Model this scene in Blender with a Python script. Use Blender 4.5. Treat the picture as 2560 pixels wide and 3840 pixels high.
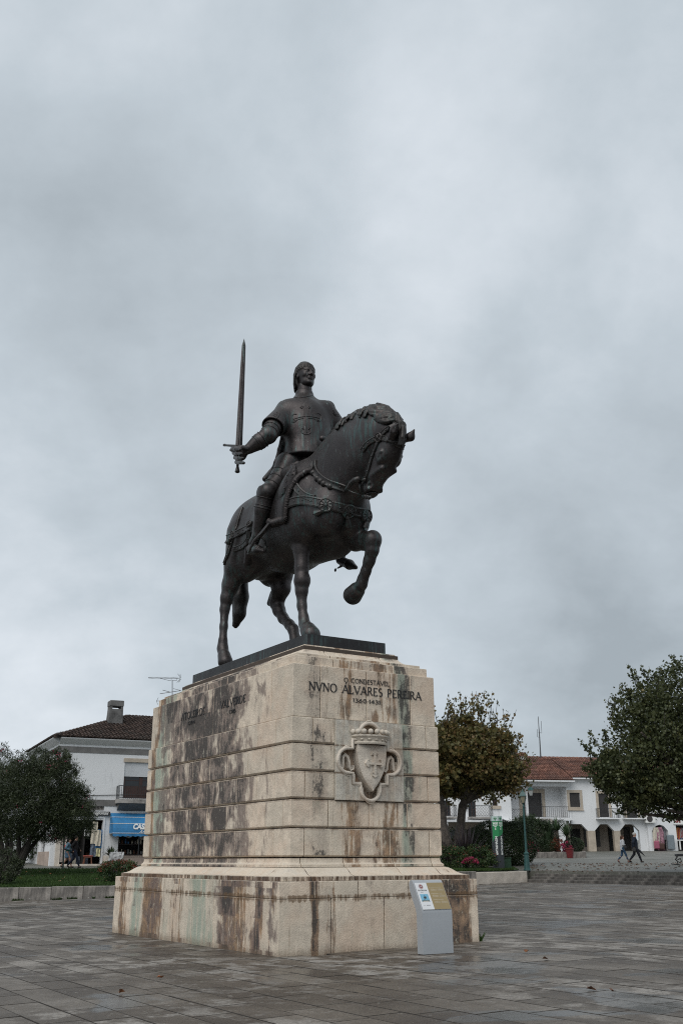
import bpy, math, random
import numpy as np
from mathutils import Vector, Matrix
rnd = random.Random(7)
RAD = math.radians
for o in list(bpy.data.objects): bpy.data.objects.remove(o)
scene = bpy.context.scene
COL = scene.collection
# ------------------------------------------------------------------ camera
CAM_Z = 1.5
FPX = 3751.81            # focal length in pixels of the 2560 x 3840 photograph
PITCH = RAD(19.14047); ROLL = RAD(-0.17323)
cam_d = bpy.data.cameras.new('camera')
cam = bpy.data.objects.new('camera', cam_d); COL.objects.link(cam)
cam_d.sensor_fit = 'VERTICAL'; cam_d.sensor_height = 36.0; cam_d.sensor_width = 24.0
cam_d.lens = 36.0 * FPX / 3840.0
cam_d.clip_start = 0.2; cam_d.clip_end = 3000
_f = Vector((0, math.cos(PITCH), math.sin(PITCH))); _u = Vector((0, -math.sin(PITCH), math.cos(PITCH))); _r = Vector((1, 0, 0))
r2 = _r * math.cos(ROLL) + _u * math.sin(ROLL)
u2 = _u * math.cos(ROLL) - _r * math.sin(ROLL)
R3 = Matrix((r2, u2, -_f)).transposed()
cam.matrix_world = Matrix.Translation((0, 0, CAM_Z)) @ R3.to_4x4()
scene.camera = cam
# ------------------------------------------------------------------ exposure
vs = scene.view_settings
scene.display_settings.display_device = 'sRGB'
vs.view_transform = 'Standard'; vs.look = 'None'; vs.gamma = 1.0; vs.use_curve_mapping = False
vs.exposure = 0.40
# ------------------------------------------------------------------ sun (veiled by cloud: large and weak)
SUN_EL = 48.0; SUN_AZ = 205.0     # azimuth from +Y clockwise; behind the camera
sd = bpy.data.lights.new('sun', 'SUN'); sd.energy = 1.5; sd.angle = RAD(50); sd.color = (1.0, 0.97, 0.93)
sun = bpy.data.objects.new('sun', sd); COL.objects.link(sun)
_d = Vector((math.sin(RAD(SUN_AZ)) * math.cos(RAD(SUN_EL)), math.cos(RAD(SUN_AZ)) * math.cos(RAD(SUN_EL)), math.sin(RAD(SUN_EL))))
sun.rotation_euler = _d.to_track_quat('Z', 'Y').to_euler()
# ------------------------------------------------------------------ world: overcast sky, clouds by direction
W = bpy.data.worlds.new('World'); scene.world = W; W.use_nodes = True
nt = W.node_tree; nt.nodes.clear(); NN = nt.nodes.new; LL = nt.links.new
wout = NN('ShaderNodeOutputWorld')
sky = NN('ShaderNodeTexSky'); sky.sky_type = 'NISHITA'; sky.sun_disc = False
sky.sun_elevation = RAD(SUN_EL); sky.sun_rotation = RAD(SUN_AZ)
bg1 = NN('ShaderNodeBackground'); bg1.inputs['Strength'].default_value = 0.05
LL(sky.outputs[0], bg1.inputs['Color'])
tc = NN('ShaderNodeTexCoord')
def wmath(op, a, b=None, clamp=False):
    n = NN('ShaderNodeMath'); n.operation = op; n.use_clamp = clamp
    for i, v in enumerate((a, b)):
        if v is None: continue
        if isinstance(v, (int, float)): n.inputs[i].default_value = v
        else: LL(v, n.inputs[i])
    return n.outputs[0]
# project the direction on a cloud layer so that the clouds shrink towards the horizon
sep = NN('ShaderNodeSeparateXYZ'); LL(tc.outputs['Generated'], sep.inputs[0])
zc = wmath('ADD', wmath('MAXIMUM', sep.outputs[2], 0.0), 0.55)
comb = NN('ShaderNodeCombineXYZ')
LL(wmath('DIVIDE', sep.outputs[0], zc), comb.inputs[0]); LL(wmath('DIVIDE', sep.outputs[1], zc), comb.inputs[1])
def wnoise(scale, det, rough, dist, off):
    m = NN('ShaderNodeMapping'); m.inputs['Location'].default_value = off
    LL(comb.outputs[0], m.inputs['Vector'])
    n = NN('ShaderNodeTexNoise'); n.inputs['Scale'].default_value = scale; n.inputs['Detail'].default_value = det
    n.inputs['Roughness'].default_value = rough; n.inputs['Distortion'].default_value = dist
    LL(m.outputs[0], n.inputs['Vector']); return n.outputs[0]
n1 = wnoise(1.5, 6, 0.5, 0.1, (3.1, 1.7, 0.4)); n2 = wnoise(4.2, 7, 0.56, 0.15, (0.3, 5.2, 2.0))
n3 = wnoise(0.55, 2, 0.5, 0.0, (8.3, 0.2, 1.0))
def wblob(d, pw):   # broad brighter / darker part of the cloud deck, by direction
    v = NN('ShaderNodeVectorMath'); v.operation = 'DOT_PRODUCT'
    LL(tc.outputs['Generated'], v.inputs[0]); v.inputs[1].default_value = Vector(d).normalized()
    return wmath('POWER', wmath('MAXIMUM', v.outputs['Value'], 0.0), pw)
n4 = wnoise(11.0, 6, 0.6, 0.2, (2.3, 0.7, 5.0))
cl = wmath('ADD', wmath('MULTIPLY', n1, 0.50), wmath('ADD', wmath('MULTIPLY', n2, 0.32), wmath('ADD', wmath('MULTIPLY', n3, 0.11), wmath('MULTIPLY', n4, 0.07))))
cl = wmath('ADD', cl, wmath('MULTIPLY', wblob((0.28, 0.86, 0.04), 60), -0.13))
cl = wmath('ADD', cl, wmath('MULTIPLY', wblob((-0.3, 0.95, 0.12), 50), 0.05))
cl = wmath('ADD', cl, wmath('MULTIPLY', wblob((-0.22, 0.8, 0.62), 30), -0.01))
cl = wmath('ADD', cl, wmath('MULTIPLY', wblob((0.08, 0.86, 0.60), 30), 0.05))
ramp = NN('ShaderNodeValToRGB'); LL(cl, ramp.inputs[0])
e = ramp.color_ramp.elements
e[0].position = 0.32; e[0].color = (0.33, 0.375, 0.41, 1)
e[1].position = 0.645; e[1].color = (0.725, 0.77, 0.82, 1)
m_ = e.new(0.472); m_.color = (0.485, 0.543, 0.59, 1)
bg2 = NN('ShaderNodeBackground'); LL(ramp.outputs[0], bg2.inputs['Color']); bg2.inputs['Strength'].default_value = 0.88
add = NN('ShaderNodeAddShader'); mixw = NN('ShaderNodeMixShader'); mixw.inputs[0].default_value = 0.94
LL(bg1.outputs[0], mixw.inputs[1]); LL(bg2.outputs[0], mixw.inputs[2]); LL(mixw.outputs[0], wout.inputs[0])
nt.nodes.remove(add)
scene.cycles.max_bounces = 6; scene.cycles.diffuse_bounces = 3; scene.cycles.glossy_bounces = 3; scene.cycles.transparent_max_bounces = 8
scene.cycles.use_denoising = False; scene.cycles.filter_width = 1.1
# ------------------------------------------------------------------ photograph geometry -> places
_cp, _sp, _cr, _sr = math.cos(PITCH), math.sin(PITCH), math.cos(ROLL), math.sin(ROLL)
def ray(px, py):
    a = px - 1280.0; b = py - 1920.0
    x = (a * _cr + b * _sr) / FPX; y = (-a * _sr + b * _cr) / FPX
    return np.array([x, _cp + y * _sp, _sp - y * _cp])
CP = np.array([0, 0, CAM_Z])
def at(px, py, Y):       # the point at distance Y seen at that place of the photograph
    r = ray(px, py); return CP + r * (Y / r[1])
def atz(px, py, z):
    r = ray(px, py); return CP + r * ((z - CAM_Z) / r[2])
TH = RAD(31.83115)
UR = np.array([math.cos(TH), math.sin(TH)]); UL = np.array([-math.sin(TH), math.cos(TH)])
PA = np.array([-1.0617, 17.8734])           # near corner of the pedestal
def gz(x, y):                                # level of the lower square
    xx = max(-20.0, min(4.0, x))
    return -0.0125 + 0.0163 * (xx + 1.06) + 0.0034 * (min(y, 60) - 17.87) + 0.0022 * max(0, min(y, 60) - 30)
FV = 4204.0                                   # pixels per metre of height at 1 m, near the horizon
def gnd(px, py, off=0.0):
    r = ray(px, py); lo, hi = 2.0, 300.0
    for _ in range(50):
        m = (lo + hi) / 2; P = CP + r * m
        if P[2] > gz(P[0], P[1]) + off: lo = m
        else: hi = m
    return CP + r * lo
# ------------------------------------------------------------------ object helpers
def tag(o, label=None, cat=None, group=None, kind=None):
    if label: o['label'] = label
    if cat: o['category'] = cat
    if group: o['group'] = group
    if kind: o['kind'] = kind
    return o
def empty(name, loc=(0, 0, 0), rz=0.0, label=None, cat=None, group=None):
    o = bpy.data.objects.new(name, None); COL.objects.link(o)
    o.location = tuple(float(c) for c in loc); o.rotation_euler = (0, 0, rz); o.empty_display_size = 0.2
    return tag(o, label, cat, group)
def link_mesh(name, me, parent=None):
    o = bpy.data.objects.new(name, me); COL.objects.link(o)
    if parent is not None: o.parent = parent
    return o
def cp(o, parent=None, **kw):        # copy a thing with its parts and sub-parts
    c = o.copy(); COL.objects.link(c)
    if parent is not None: c.parent = parent
    for ch in kids(o): cp(ch, c)
    return c
def kids(o): return [x for x in COL.objects if x.parent is o]
class MB:
    def __init__(s): s.v = []; s.f = []; s.m = []
    def add(s, V, Fc, m=0):
        b = len(s.v); s.v += [tuple(map(float, p)) for p in V]; s.f += [tuple(b + i for i in q) for q in Fc]; s.m += [m] * len(Fc); return s
    def box(s, x0, x1, y0, y1, z0, z1, m=0):
        V = [(x0,y0,z0),(x1,y0,z0),(x1,y1,z0),(x0,y1,z0),(x0,y0,z1),(x1,y0,z1),(x1,y1,z1),(x0,y1,z1)]
        return s.add(V, [(0,3,2,1),(4,5,6,7),(0,1,5,4),(1,2,6,5),(2,3,7,6),(3,0,4,7)], m)
    def cham(s, x0, x1, y0, y1, z0, z1, c, m=0):   # box with chamfered edges
        def ring(d, z): return [(x0+c,y0+d,z),(x1-c,y0+d,z),(x1-d,y0+c,z),(x1-d,y1-c,z),(x1-c,y1-d,z),(x0+c,y1-d,z),(x0+d,y1-c,z),(x0+d,y0+c,z)]
        V = ring(c, z0) + ring(0, z0 + c) + ring(0, z1 - c) + ring(c, z1)
        F_ = [tuple(range(7, -1, -1))]
        for k in range(3):
            for i in range(8): F_.append((k*8+i, k*8+(i+1)%8, (k+1)*8+(i+1)%8, (k+1)*8+i))
        F_.append(tuple(range(24, 32)))
        return s.add(V, F_, m)
    def tube(s, pts, rs, n=8, m=0, cap=True):
        pts = [np.array(p, float) for p in pts]
        if not hasattr(rs, '__len__'): rs = [rs] * len(pts)
        V = []; Fc = []; prev = None
        for i, p in enumerate(pts):
            t = (pts[min(i+1, len(pts)-1)] - pts[max(i-1, 0)]); t = t / (np.linalg.norm(t) + 1e-9)
            if prev is None:
                a = np.cross(t, (0, 0, 1.0))
                if np.linalg.norm(a) < 1e-3: a = np.cross(t, (0, 1.0, 0))
            else: a = prev - t * (prev @ t)
            a = a / np.linalg.norm(a); prev = a; b = np.cross(t, a)
            for k in range(n):
                an = 2 * math.pi * k / n
                V.append(p + (a * math.cos(an) + b * math.sin(an)) * rs[i])
        for i in range(len(pts) - 1):
            for k in range(n): Fc.append((i*n+k, i*n+(k+1)%n, (i+1)*n+(k+1)%n, (i+1)*n+k))
        if cap: Fc.append(tuple(range(n-1, -1, -1))); Fc.append(tuple(range((len(pts)-1)*n, len(pts)*n)))
        return s.add(V, Fc, m)
    def lathe(s, prof, n=16, c=(0, 0, 0), m=0, ph=0.0):
        V = []; Fc = []
        for r, z in prof:
            for k in range(n):
                a = 2 * math.pi * k / n + ph; V.append((c[0] + r * math.cos(a), c[1] + r * math.sin(a), c[2] + z))
        for i in range(len(prof) - 1):
            for k in range(n): Fc.append((i*n+k, i*n+(k+1)%n, (i+1)*n+(k+1)%n, (i+1)*n+k))
        Fc.append(tuple(range(n-1, -1, -1))); Fc.append(tuple(range((len(prof)-1)*n, len(prof)*n)))
        return s.add(V, Fc, m)
    def ball(s, c, r, n=12, m=0, sc=(1, 1, 1)):
        k = n // 2; V = []; Fc = []
        for i in range(1, k):
            a = math.pi * i / k
            for j in range(n):
                b = 2 * math.pi * j / n
                V.append((c[0]+r*sc[0]*math.sin(a)*math.cos(b), c[1]+r*sc[1]*math.sin(a)*math.sin(b), c[2]+r*sc[2]*math.cos(a)))
        V += [(c[0], c[1], c[2]+r*sc[2]), (c[0], c[1], c[2]-r*sc[2])]; T = len(V)-2; B = len(V)-1
        for i in range(k-2):
            for j in range(n): Fc.append((i*n+j, (i+1)*n+j, (i+1)*n+(j+1)%n, i*n+(j+1)%n))
        for j in range(n): Fc.append((T, j, (j+1)%n)); Fc.append((B, (k-2)*n+(j+1)%n, (k-2)*n+j))
        return s.add(V, Fc, m)
    def prism(s, poly, a0, a1, axis='y', m=0):     # outline in the plane across axis, pushed from a0 to a1
        n = len(poly)
        def P(q, a): return (q[0], a, q[1]) if axis == 'y' else ((a, q[0], q[1]) if axis == 'x' else (q[0], q[1], a))
        V = [P(q, a0) for q in poly] + [P(q, a1) for q in poly]
        Fc = [tuple(range(n)), tuple(range(2*n-1, n-1, -1))] + [(i, i+n, (i+1)%n+n, (i+1)%n) for i in range(n)]
        return s.add(V, Fc, m)
    def bar(s, a, b, w, h=None, m=0, up=(0, 0, 1)):
        a = np.array(a, float); b = np.array(b, float); h = h or w
        t = (b-a)/np.linalg.norm(b-a); x = np.cross(t, up)
        if np.linalg.norm(x) < 1e-3: x = np.cross(t, (0, 1, 0))
        x /= np.linalg.norm(x); y = np.cross(x, t)
        V = [p + x*i*w/2 + y*j*h/2 for p in (a, b) for i, j in ((-1,-1),(1,-1),(1,1),(-1,1))]
        return s.add(V, [(0,1,2,3),(7,6,5,4),(0,4,5,1),(1,5,6,2),(2,6,7,3),(3,7,4,0)], m)
    def mesh(s, name, mats, smooth=False, fix=False):
        me = bpy.data.meshes.new(name); me.from_pydata(s.v, [], s.f)
        for mm in (mats if isinstance(mats, (list, tuple)) else [mats]): me.materials.append(mm)
        if any(s.m): me.polygons.foreach_set('material_index', s.m)
        if smooth: me.polygons.foreach_set('use_smooth', [True] * len(s.f))
        if fix:
            import bmesh as _b
            b = _b.new(); b.from_mesh(me); _b.ops.recalc_face_normals(b, faces=b.faces); b.to_mesh(me); b.free()
        me.update(); return me
    def build(s, name, mats, parent=None, smooth=False, fix=False):
        return link_mesh(name, s.mesh(name, mats, smooth, fix), parent)
def angle_smooth(o, deg=40):
    me = o.data; me.polygons.foreach_set('use_smooth', [True] * len(me.polygons))
    try: me.set_sharp_from_angle(angle=RAD(deg))
    except Exception: pass
    return o
def np_mesh(name, V, F_, mats, smooth=False):    # fast mesh from arrays, every face with the same number of corners
    V = np.asarray(V, np.float32); F_ = np.asarray(F_, np.int32); k = F_.shape[1]
    me = bpy.data.meshes.new(name)
    me.vertices.add(len(V)); me.vertices.foreach_set('co', V.ravel())
    me.loops.add(F_.size); me.loops.foreach_set('vertex_index', F_.ravel())
    me.polygons.add(len(F_)); me.polygons.foreach_set('loop_start', np.arange(0, F_.size, k, dtype=np.int32))
    if smooth: me.polygons.foreach_set('use_smooth', np.ones(len(F_), bool))
    for mm in (mats if isinstance(mats, (list, tuple)) else [mats]): me.materials.append(mm)
    me.update(calc_edges=True); me.validate(); return me
def text_mesh(body, size, mat, name='lettering', depth=0.004, shear=0.0, width=1.0, align='LEFT', bold=0.0, space=1.0):
    c = bpy.data.curves.new(name, 'FONT'); c.body = body; c.size = size; c.extrude = depth; c.shear = shear
    c.align_x = align; c.offset = bold; c.resolution_u = 3; c.space_character = space
    t = bpy.data.objects.new('tmp', c); COL.objects.link(t)
    me = bpy.data.meshes.new_from_object(t.evaluated_get(bpy.context.evaluated_depsgraph_get())) 
    bpy.data.objects.remove(t); bpy.data.curves.remove(c)
    me.name = name; me.materials.clear(); me.materials.append(mat)
    if width != 1.0:
        for v in me.vertices: v.co.x *= width
    return me
# ------------------------------------------------------------------ materials
class NT:
    def __init__(s, name):
        s.m = bpy.data.materials.new(name); s.m.use_nodes = True; s.t = s.m.node_tree; s.t.nodes.clear()
        s.out = s.n('ShaderNodeOutputMaterial'); s.b = s.n('ShaderNodeBsdfPrincipled'); s.l(s.b.outputs[0], s.out.inputs[0])
        s.tc = None
    def n(s, k): return s.t.nodes.new(k)
    def l(s, a, b): s.t.links.new(a, b)
    def co(s, which='Object'):
        if s.tc is None: s.tc = s.n('ShaderNodeTexCoord')
        return s.tc.outputs[which]
    def math(s, op, a, b=None, clamp=False):
        n = s.n('ShaderNodeMath'); n.operation = op; n.use_clamp = clamp
        for i, v in enumerate((a, b)):
            if v is None: continue
            if isinstance(v, (int, float)): n.inputs[i].default_value = v
            else: s.l(v, n.inputs[i])
        return n.outputs[0]
    def map(s, vec, scale=(1, 1, 1), loc=(0, 0, 0), rot=(0, 0, 0)):
        m = s.n('ShaderNodeMapping'); m.inputs['Scale'].default_value = scale; m.inputs['Location'].default_value = loc; m.inputs['Rotation'].default_value = rot
        s.l(vec, m.inputs['Vector']); return m.outputs[0]
    def noise(s, vec, scale, det=4, rough=0.55, dist=0.0, col=False):
        n = s.n('ShaderNodeTexNoise'); n.inputs['Scale'].default_value = scale; n.inputs['Detail'].default_value = det
        n.inputs['Roughness'].default_value = rough; n.inputs['Distortion'].default_value = dist
        s.l(vec, n.inputs['Vector']); return n.outputs['Color' if col else 0]
    def ramp(s, fac, stops, interp='LINEAR'):
        r = s.n('ShaderNodeValToRGB'); r.color_ramp.interpolation = interp; e = r.color_ramp.elements
        while len(e) > 1: e.remove(e[0])
        for i, (p, c) in enumerate(stops):
            c = (c, c, c, 1) if isinstance(c, (int, float)) else (*c, 1)
            if i == 0: e[0].position = p; e[0].color = c
            else: q = e.new(p); q.color = c
        s.l(fac, r.inputs[0]); return r.outputs[0]
    def rng(s, v, a, b, c=0.0, d=1.0):
        n = s.n('ShaderNodeMapRange'); n.interpolation_type = 'SMOOTHSTEP'
        for i, x in enumerate((a, b, c, d)): n.inputs[i+1].default_value = x
        s.l(v, n.inputs[0]); return n.outputs[0]
    def mix(s, fac, a, b, mode='MIX'):
        n = s.n('ShaderNodeMix'); n.data_type = 'RGBA'; n.blend_type = mode
        for i, v in ((0, fac), (6, a), (7, b)):
            if isinstance(v, (int, float)): n.inputs[i].default_value = v
            elif isinstance(v, tuple): n.inputs[i].default_value = (*v, 1)
            else: s.l(v, n.inputs[i])
        return n.outputs[2]
    def sep(s, vec):
        n = s.n('ShaderNodeSeparateXYZ'); s.l(vec, n.inputs[0]); return n.outputs
    def bump(s, h, dist=0.01, strength=1.0):
        n = s.n('ShaderNodeBump'); n.inputs['Distance'].default_value = dist; n.inputs['Strength'].default_value = strength
        s.l(h, n.inputs['Height']); s.l(n.outputs[0], s.b.inputs['Normal']); return n
    def set(s, **k):
        for a, v in k.items():
            i = s.b.inputs[{'color': 'Base Color', 'rough': 'Roughness', 'metal': 'Metallic', 'spec': 'Specular IOR Level'}[a]]
            if isinstance(v, (int, float)): i.default_value = v
            elif isinstance(v, tuple): i.default_value = (*v, 1)
            else: s.l(v, i)
        return s
def simple(name, col, rough=0.6, metal=0.0, var=0.12, scale=6.0, bump=0.0, vec='Object', spec=0.5):
    M = NT(name); c = M.co(vec)
    n = M.noise(c, scale, 5, 0.6); g = M.noise(c, scale * 7, 3, 0.6)
    f = M.math('ADD', M.math('MULTIPLY', n, 0.7), M.math('MULTIPLY', g, 0.3))
    lo = tuple(x * (1 - var * 2) for x in col); hi = tuple(min(1, x * (1 + var * 2)) for x in col)
    M.set(color=M.ramp(f, [(0.3, lo), (0.7, hi)]), rough=rough, metal=metal, spec=spec)
    if bump: M.bump(g, bump)
    return M.m
MAT = {}
MAT['black_metal'] = simple('black metal', (0.02, 0.02, 0.022), 0.45)
MAT['white_paint'] = simple('white paint', (0.72, 0.72, 0.70), 0.6, var=0.04)
MAT['dark_glass'] = simple('dark glass', (0.015, 0.017, 0.02), 0.12, var=0.1, scale=2)
MAT['leaf_litter'] = simple('dead leaf', (0.19, 0.075, 0.03), 0.8, var=0.3, scale=3)
MAT['cloud_white'] = MAT['white_paint']
# ------------------------------------------------------------------ ground
K1 = gnd(430, 3367); K0 = gnd(-700, 3398); K2 = gnd(1787, 3316); K3 = gnd(1977, 3308); K4 = gnd(3100, 3332)
KL = [np.array(k[:2]) for k in (K0, K1, K2, K3, K4)]
def front_y(x):      # edge of the lower square
    return float(np.interp(x, [k[0] for k in KL], [k[1] for k in KL]))
def zup(y, x=9.0):       # level of the upper square and the lawn
    zl = float(np.interp(y, [40, 45.5, 59, 64, 104, 400], [0.16, 0.41, 1.02, 1.15, 2.17, 8.0]))
    fy = front_y(x) + 2.0
    zr = float(np.interp(y, [fy - 20, fy, 67, 104, 400], [gz(x, fy) + .30, gz(x, fy) + .58, 1.245, 2.17, 8.0])) if y > fy else gz(x, y) + .58
    t = min(1.0, max(0.0, (x + 5) / 8.0)); return zl * (1 - t) + zr * t
def stone_ground():
    M = NT('paving stone'); c = M.co(); oi = M.n('ShaderNodeObjectInfo').outputs['Random']
    pc = M.n('ShaderNodeAttribute'); pc.attribute_name = 'tone'; pc = pc.outputs['Fac']
    tone = M.math('ADD', M.math('MULTIPLY', M.math('FRACT', M.math('ADD', M.math('MULTIPLY', oi, 1.0), pc)), .5), M.math('MULTIPLY', M.rng(M.noise(c, 0.8, 4, 0.6, 0.5), .3, .7), .5))
    big = M.noise(c, 0.32, 4, 0.55, 0.4); mid = M.noise(c, 1.9, 5, 0.66, 0.3); fine = M.noise(c, 26, 5, 0.7)
    spots = M.noise(c, 9, 3, 0.6)
    base = M.ramp(tone, [(0.0, (0.050, 0.038, 0.029)), (0.4, (0.082, 0.066, 0.051)), (0.75, (0.120, 0.100, 0.080)), (1.0, (0.175, 0.152, 0.128))])
    dry = M.math('MULTIPLY', M.rng(M.math('ADD', mid, M.math('MULTIPLY', M.math('SUBTRACT', tone, .5), .16)), 0.46, 0.60), M.rng(big, 0.36, 0.60), True)
    dry = M.math('MULTIPLY', dry, M.rng(fine, 0.3, 0.55, 0.45, 1.0))
    col = M.mix(M.math('MULTIPLY', dry, 0.85), base, (0.30, 0.28, 0.255))
    col = M.mix(M.math('MULTIPLY', M.rng(spots, 0.64, 0.70), 0.5), col, (0.27, 0.255, 0.225))
    grit = M.noise(c, 75, 3, 0.7); col = M.mix(0.7, col, M.ramp(M.math('ADD', M.math('MULTIPLY', fine, .55), M.math('MULTIPLY', grit, .45)), [(0.34, 0.45), (0.5, 0.92), (0.66, 1.6)]), 'MULTIPLY')
    wet = M.rng(M.noise(M.map(c, (1, 1, 1), (4.3, 2.2, 0)), 0.50, 3, 0.5, 0.6), 0.56, 0.62)
    col = M.mix(M.math('MULTIPLY', wet, 0.55), col, (0.05, 0.052, 0.052))
    r = M.math('ADD', M.math('MULTIPLY', fine, 0.35), 0.36); r = M.math('ADD', r, M.math('MULTIPLY', dry, 0.25))
    M.set(color=col, rough=M.math('SUBTRACT', r, M.math('MULTIPLY', wet, 0.30), True), spec=0.35)
    M.bump(M.math('MULTIPLY', M.math('ADD', fine, M.math('MULTIPLY', mid, .6)), M.rng(wet, 0, 1, 1.0, 0.1)), 0.012)
    return M.m
MAT['slab'] = stone_ground()
MAT['joint'] = simple('dirt in the joints', (0.024, 0.020, 0.016), 0.95, scale=3, bump=.005)
MAT['old_kerb'] = None
def kerb_mat(k=1.0):
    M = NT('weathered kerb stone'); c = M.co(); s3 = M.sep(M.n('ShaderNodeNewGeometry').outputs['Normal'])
    big = M.noise(c, 1.4, 5, 0.6); fine = M.noise(c, 20, 4, 0.7); st_ = M.noise(M.map(c, (5, 5, 1.0)), 1.5, 5, 0.7)
    col = M.ramp(M.math('ADD', M.math('MULTIPLY', big, .5), M.math('MULTIPLY', st_, .5)), [(0.36, (0.055, 0.052, 0.05)), (0.5, (0.17, 0.155, 0.14)), (0.66, (0.33, 0.30, 0.27))])
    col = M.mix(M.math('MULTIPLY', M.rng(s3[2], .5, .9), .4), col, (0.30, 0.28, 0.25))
    lich = M.rng(M.noise(c, 7, 2, .5), .70, .73); col = M.mix(M.math('MULTIPLY', lich, .8), col, (0.5, 0.5, 0.46))
    col = M.mix(0.5, col, M.ramp(fine, [(0.3, 0.55), (0.7, 1.35)]), 'MULTIPLY')
    if k != 1: col = M.mix(1.0, col, (k, k, k), 'MULTIPLY')
    M.set(color=col, rough=0.8); M.bump(fine, .01); return M.m
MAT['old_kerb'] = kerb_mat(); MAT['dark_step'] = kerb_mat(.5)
def cobble():
    M = NT('cobbled paving'); c = M.co(); v = M.n('ShaderNodeTexVoronoi'); v.inputs['Scale'].default_value = 5.5
    M.l(c, v.inputs['Vector']); big = M.noise(c, 0.16, 4, 0.6, .5); mid = M.noise(c, .9, 4, .6); st_ = M.noise(M.map(c, (.3, 2.2, 1)), 1.0, 4, .6)
    col = M.ramp(M.math('ADD', M.math('MULTIPLY', big, .45), M.math('ADD', M.math('MULTIPLY', mid, .25), M.math('MULTIPLY', st_, .3))), [(0.36, (0.085, 0.082, 0.07)), (0.5, (0.155, 0.15, 0.135)), (0.64, (0.27, 0.255, 0.235))])
    col = M.mix(M.rng(v.outputs['Distance'], 0.25, 0.5, 0, .45), col, (0.05, 0.055, 0.035))
    col = M.mix(.55, col, v.outputs['Color'], 'SOFT_LIGHT') if False else col
    M.set(color=col, rough=.6); M.bump(v.outputs['Distance'], -.01 if False else .01); return M.m
MAT['cobble'] = cobble()
def pv(u, v, z=None):
    p = PA + UR * u + UL * v; return (p[0], p[1], gz(p[0], p[1]) if z is None else z)
# the bed of the lower square, one sheet to the horizon
def sheet(name, xs, ys, zf, mat, kind='structure'):
    V = [(x, y, zf(x, y)) for y in ys for x in xs]; n = len(xs)
    Fc = [(j*n+i, j*n+i+1, (j+1)*n+i+1, (j+1)*n+i) for j in range(len(ys)-1) for i in range(n-1)]
    me = bpy.data.meshes.new(name); me.from_pydata(V, [], Fc); me.materials.append(mat)
    me.polygons.foreach_set('use_smooth', [True]*len(Fc)); me.update()
    return tag(link_mesh(name, me), kind=kind)
sheet('ground', [-900, -300, -100, -40, -20, -12, -6, 0, 2, 4, 8, 20, 40, 100, 300, 900], [-300, -100, -30, -5, 0, 5, 10, 15, 20, 25, 30, 40, 50, 60, 75], lambda x, y: gz(x, y) - 0.035, MAT['joint'])
# paving slabs: rows along the pedestal's sides
def outside(u, v, m=0.0): return not (-m < u < 4.223 + m and -m < v < 7.917 + m)
slabs = []
pitch = 0.47
rs = random.Random(3)
for i in range(-70, 110):
    u0 = -0.02 + i * pitch; u1 = u0 + pitch; v = -40 + rs.uniform(0, 1)
    while v < 70:
        ln = rs.choice([0.8, 0.95, 0.95, 1.1, 1.25]) + rs.uniform(-.03, .03); c_u, c_v = (u0+u1)/2, v + ln/2
        P = PA + UR * c_u + UL * c_v
        if 6.5 < P[1] < 60 and abs(P[0]) < P[1] * 0.42 + 3 and P[1] < front_y(P[0]) - .25 and outside(c_u, c_v, -.35):
            slabs.append((P[1], u0, u1, v, v + ln))
        v += ln
slabs.sort()
def in_view(P):
    d = P[1]*_cp + (0-CAM_Z)*_sp; x = P[0]/d*FPX; return abs(x) < 1300 and P[1] > 10.6
sq_root = empty('lower_square', (PA[0], PA[1], 0), TH); tag(sq_root, kind='structure')
def slab_v(u0, u1, v0, v1, jit):
    g = 0.005; ch = 0.006; zt = [0.0] * 4; V = []
    for d, dz in ((g + ch, 0.0), (g, -ch), (g, -0.05)):
        for (a, b) in ((u0+d, v0+d), (u1-d, v0+d), (u1-d, v1-d), (u0+d, v1-d)):
            q = pv(a, b); V.append((a, b, q[2] + dz + jit))
    Fc = [(0, 1, 2, 3)]
    for k in range(2):
        for i in range(4): Fc.append((k*4+i, (k+1)*4+i, (k+1)*4+(i+1) % 4, k*4+(i+1) % 4))
    return V, Fc
cnt = 0; restV = []; restF = []; tones = []
for (yy, u0, u1, v0, v1) in slabs:
    P = pv((u0+u1)/2, (v0+v1)/2); jit = rs.uniform(-.003, .003)
    V, Fc = slab_v(u0, u1, v0, v1, jit)
    if cnt < 300 and in_view(P):
        me = bpy.data.meshes.new('paving_slab'); me.from_pydata(V, [], Fc); me.materials.append(MAT['slab']); me.materials.append(MAT['joint']); me.polygons.foreach_set('material_index', [0] + [1]*8)
        link_mesh('paving_slab', me, sq_root); cnt += 1
    else:
        b = len(restV); restV += V; restF += [tuple(b+i for i in f) for f in Fc]; tones += [rs.random()] * len(V)
me = bpy.data.meshes.new('paving_slabs'); me.from_pydata(restV, [], restF); me.materials.append(MAT['slab']); me.materials.append(MAT['joint']); me.polygons.foreach_set('material_index', ([0] + [1]*8) * (len(restF)//9))
at_ = me.attributes.new('tone', 'FLOAT', 'POINT'); at_.data.foreach_set('value', tones)
tag(link_mesh('paving_slabs', me, sq_root), kind='stuff')
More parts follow.
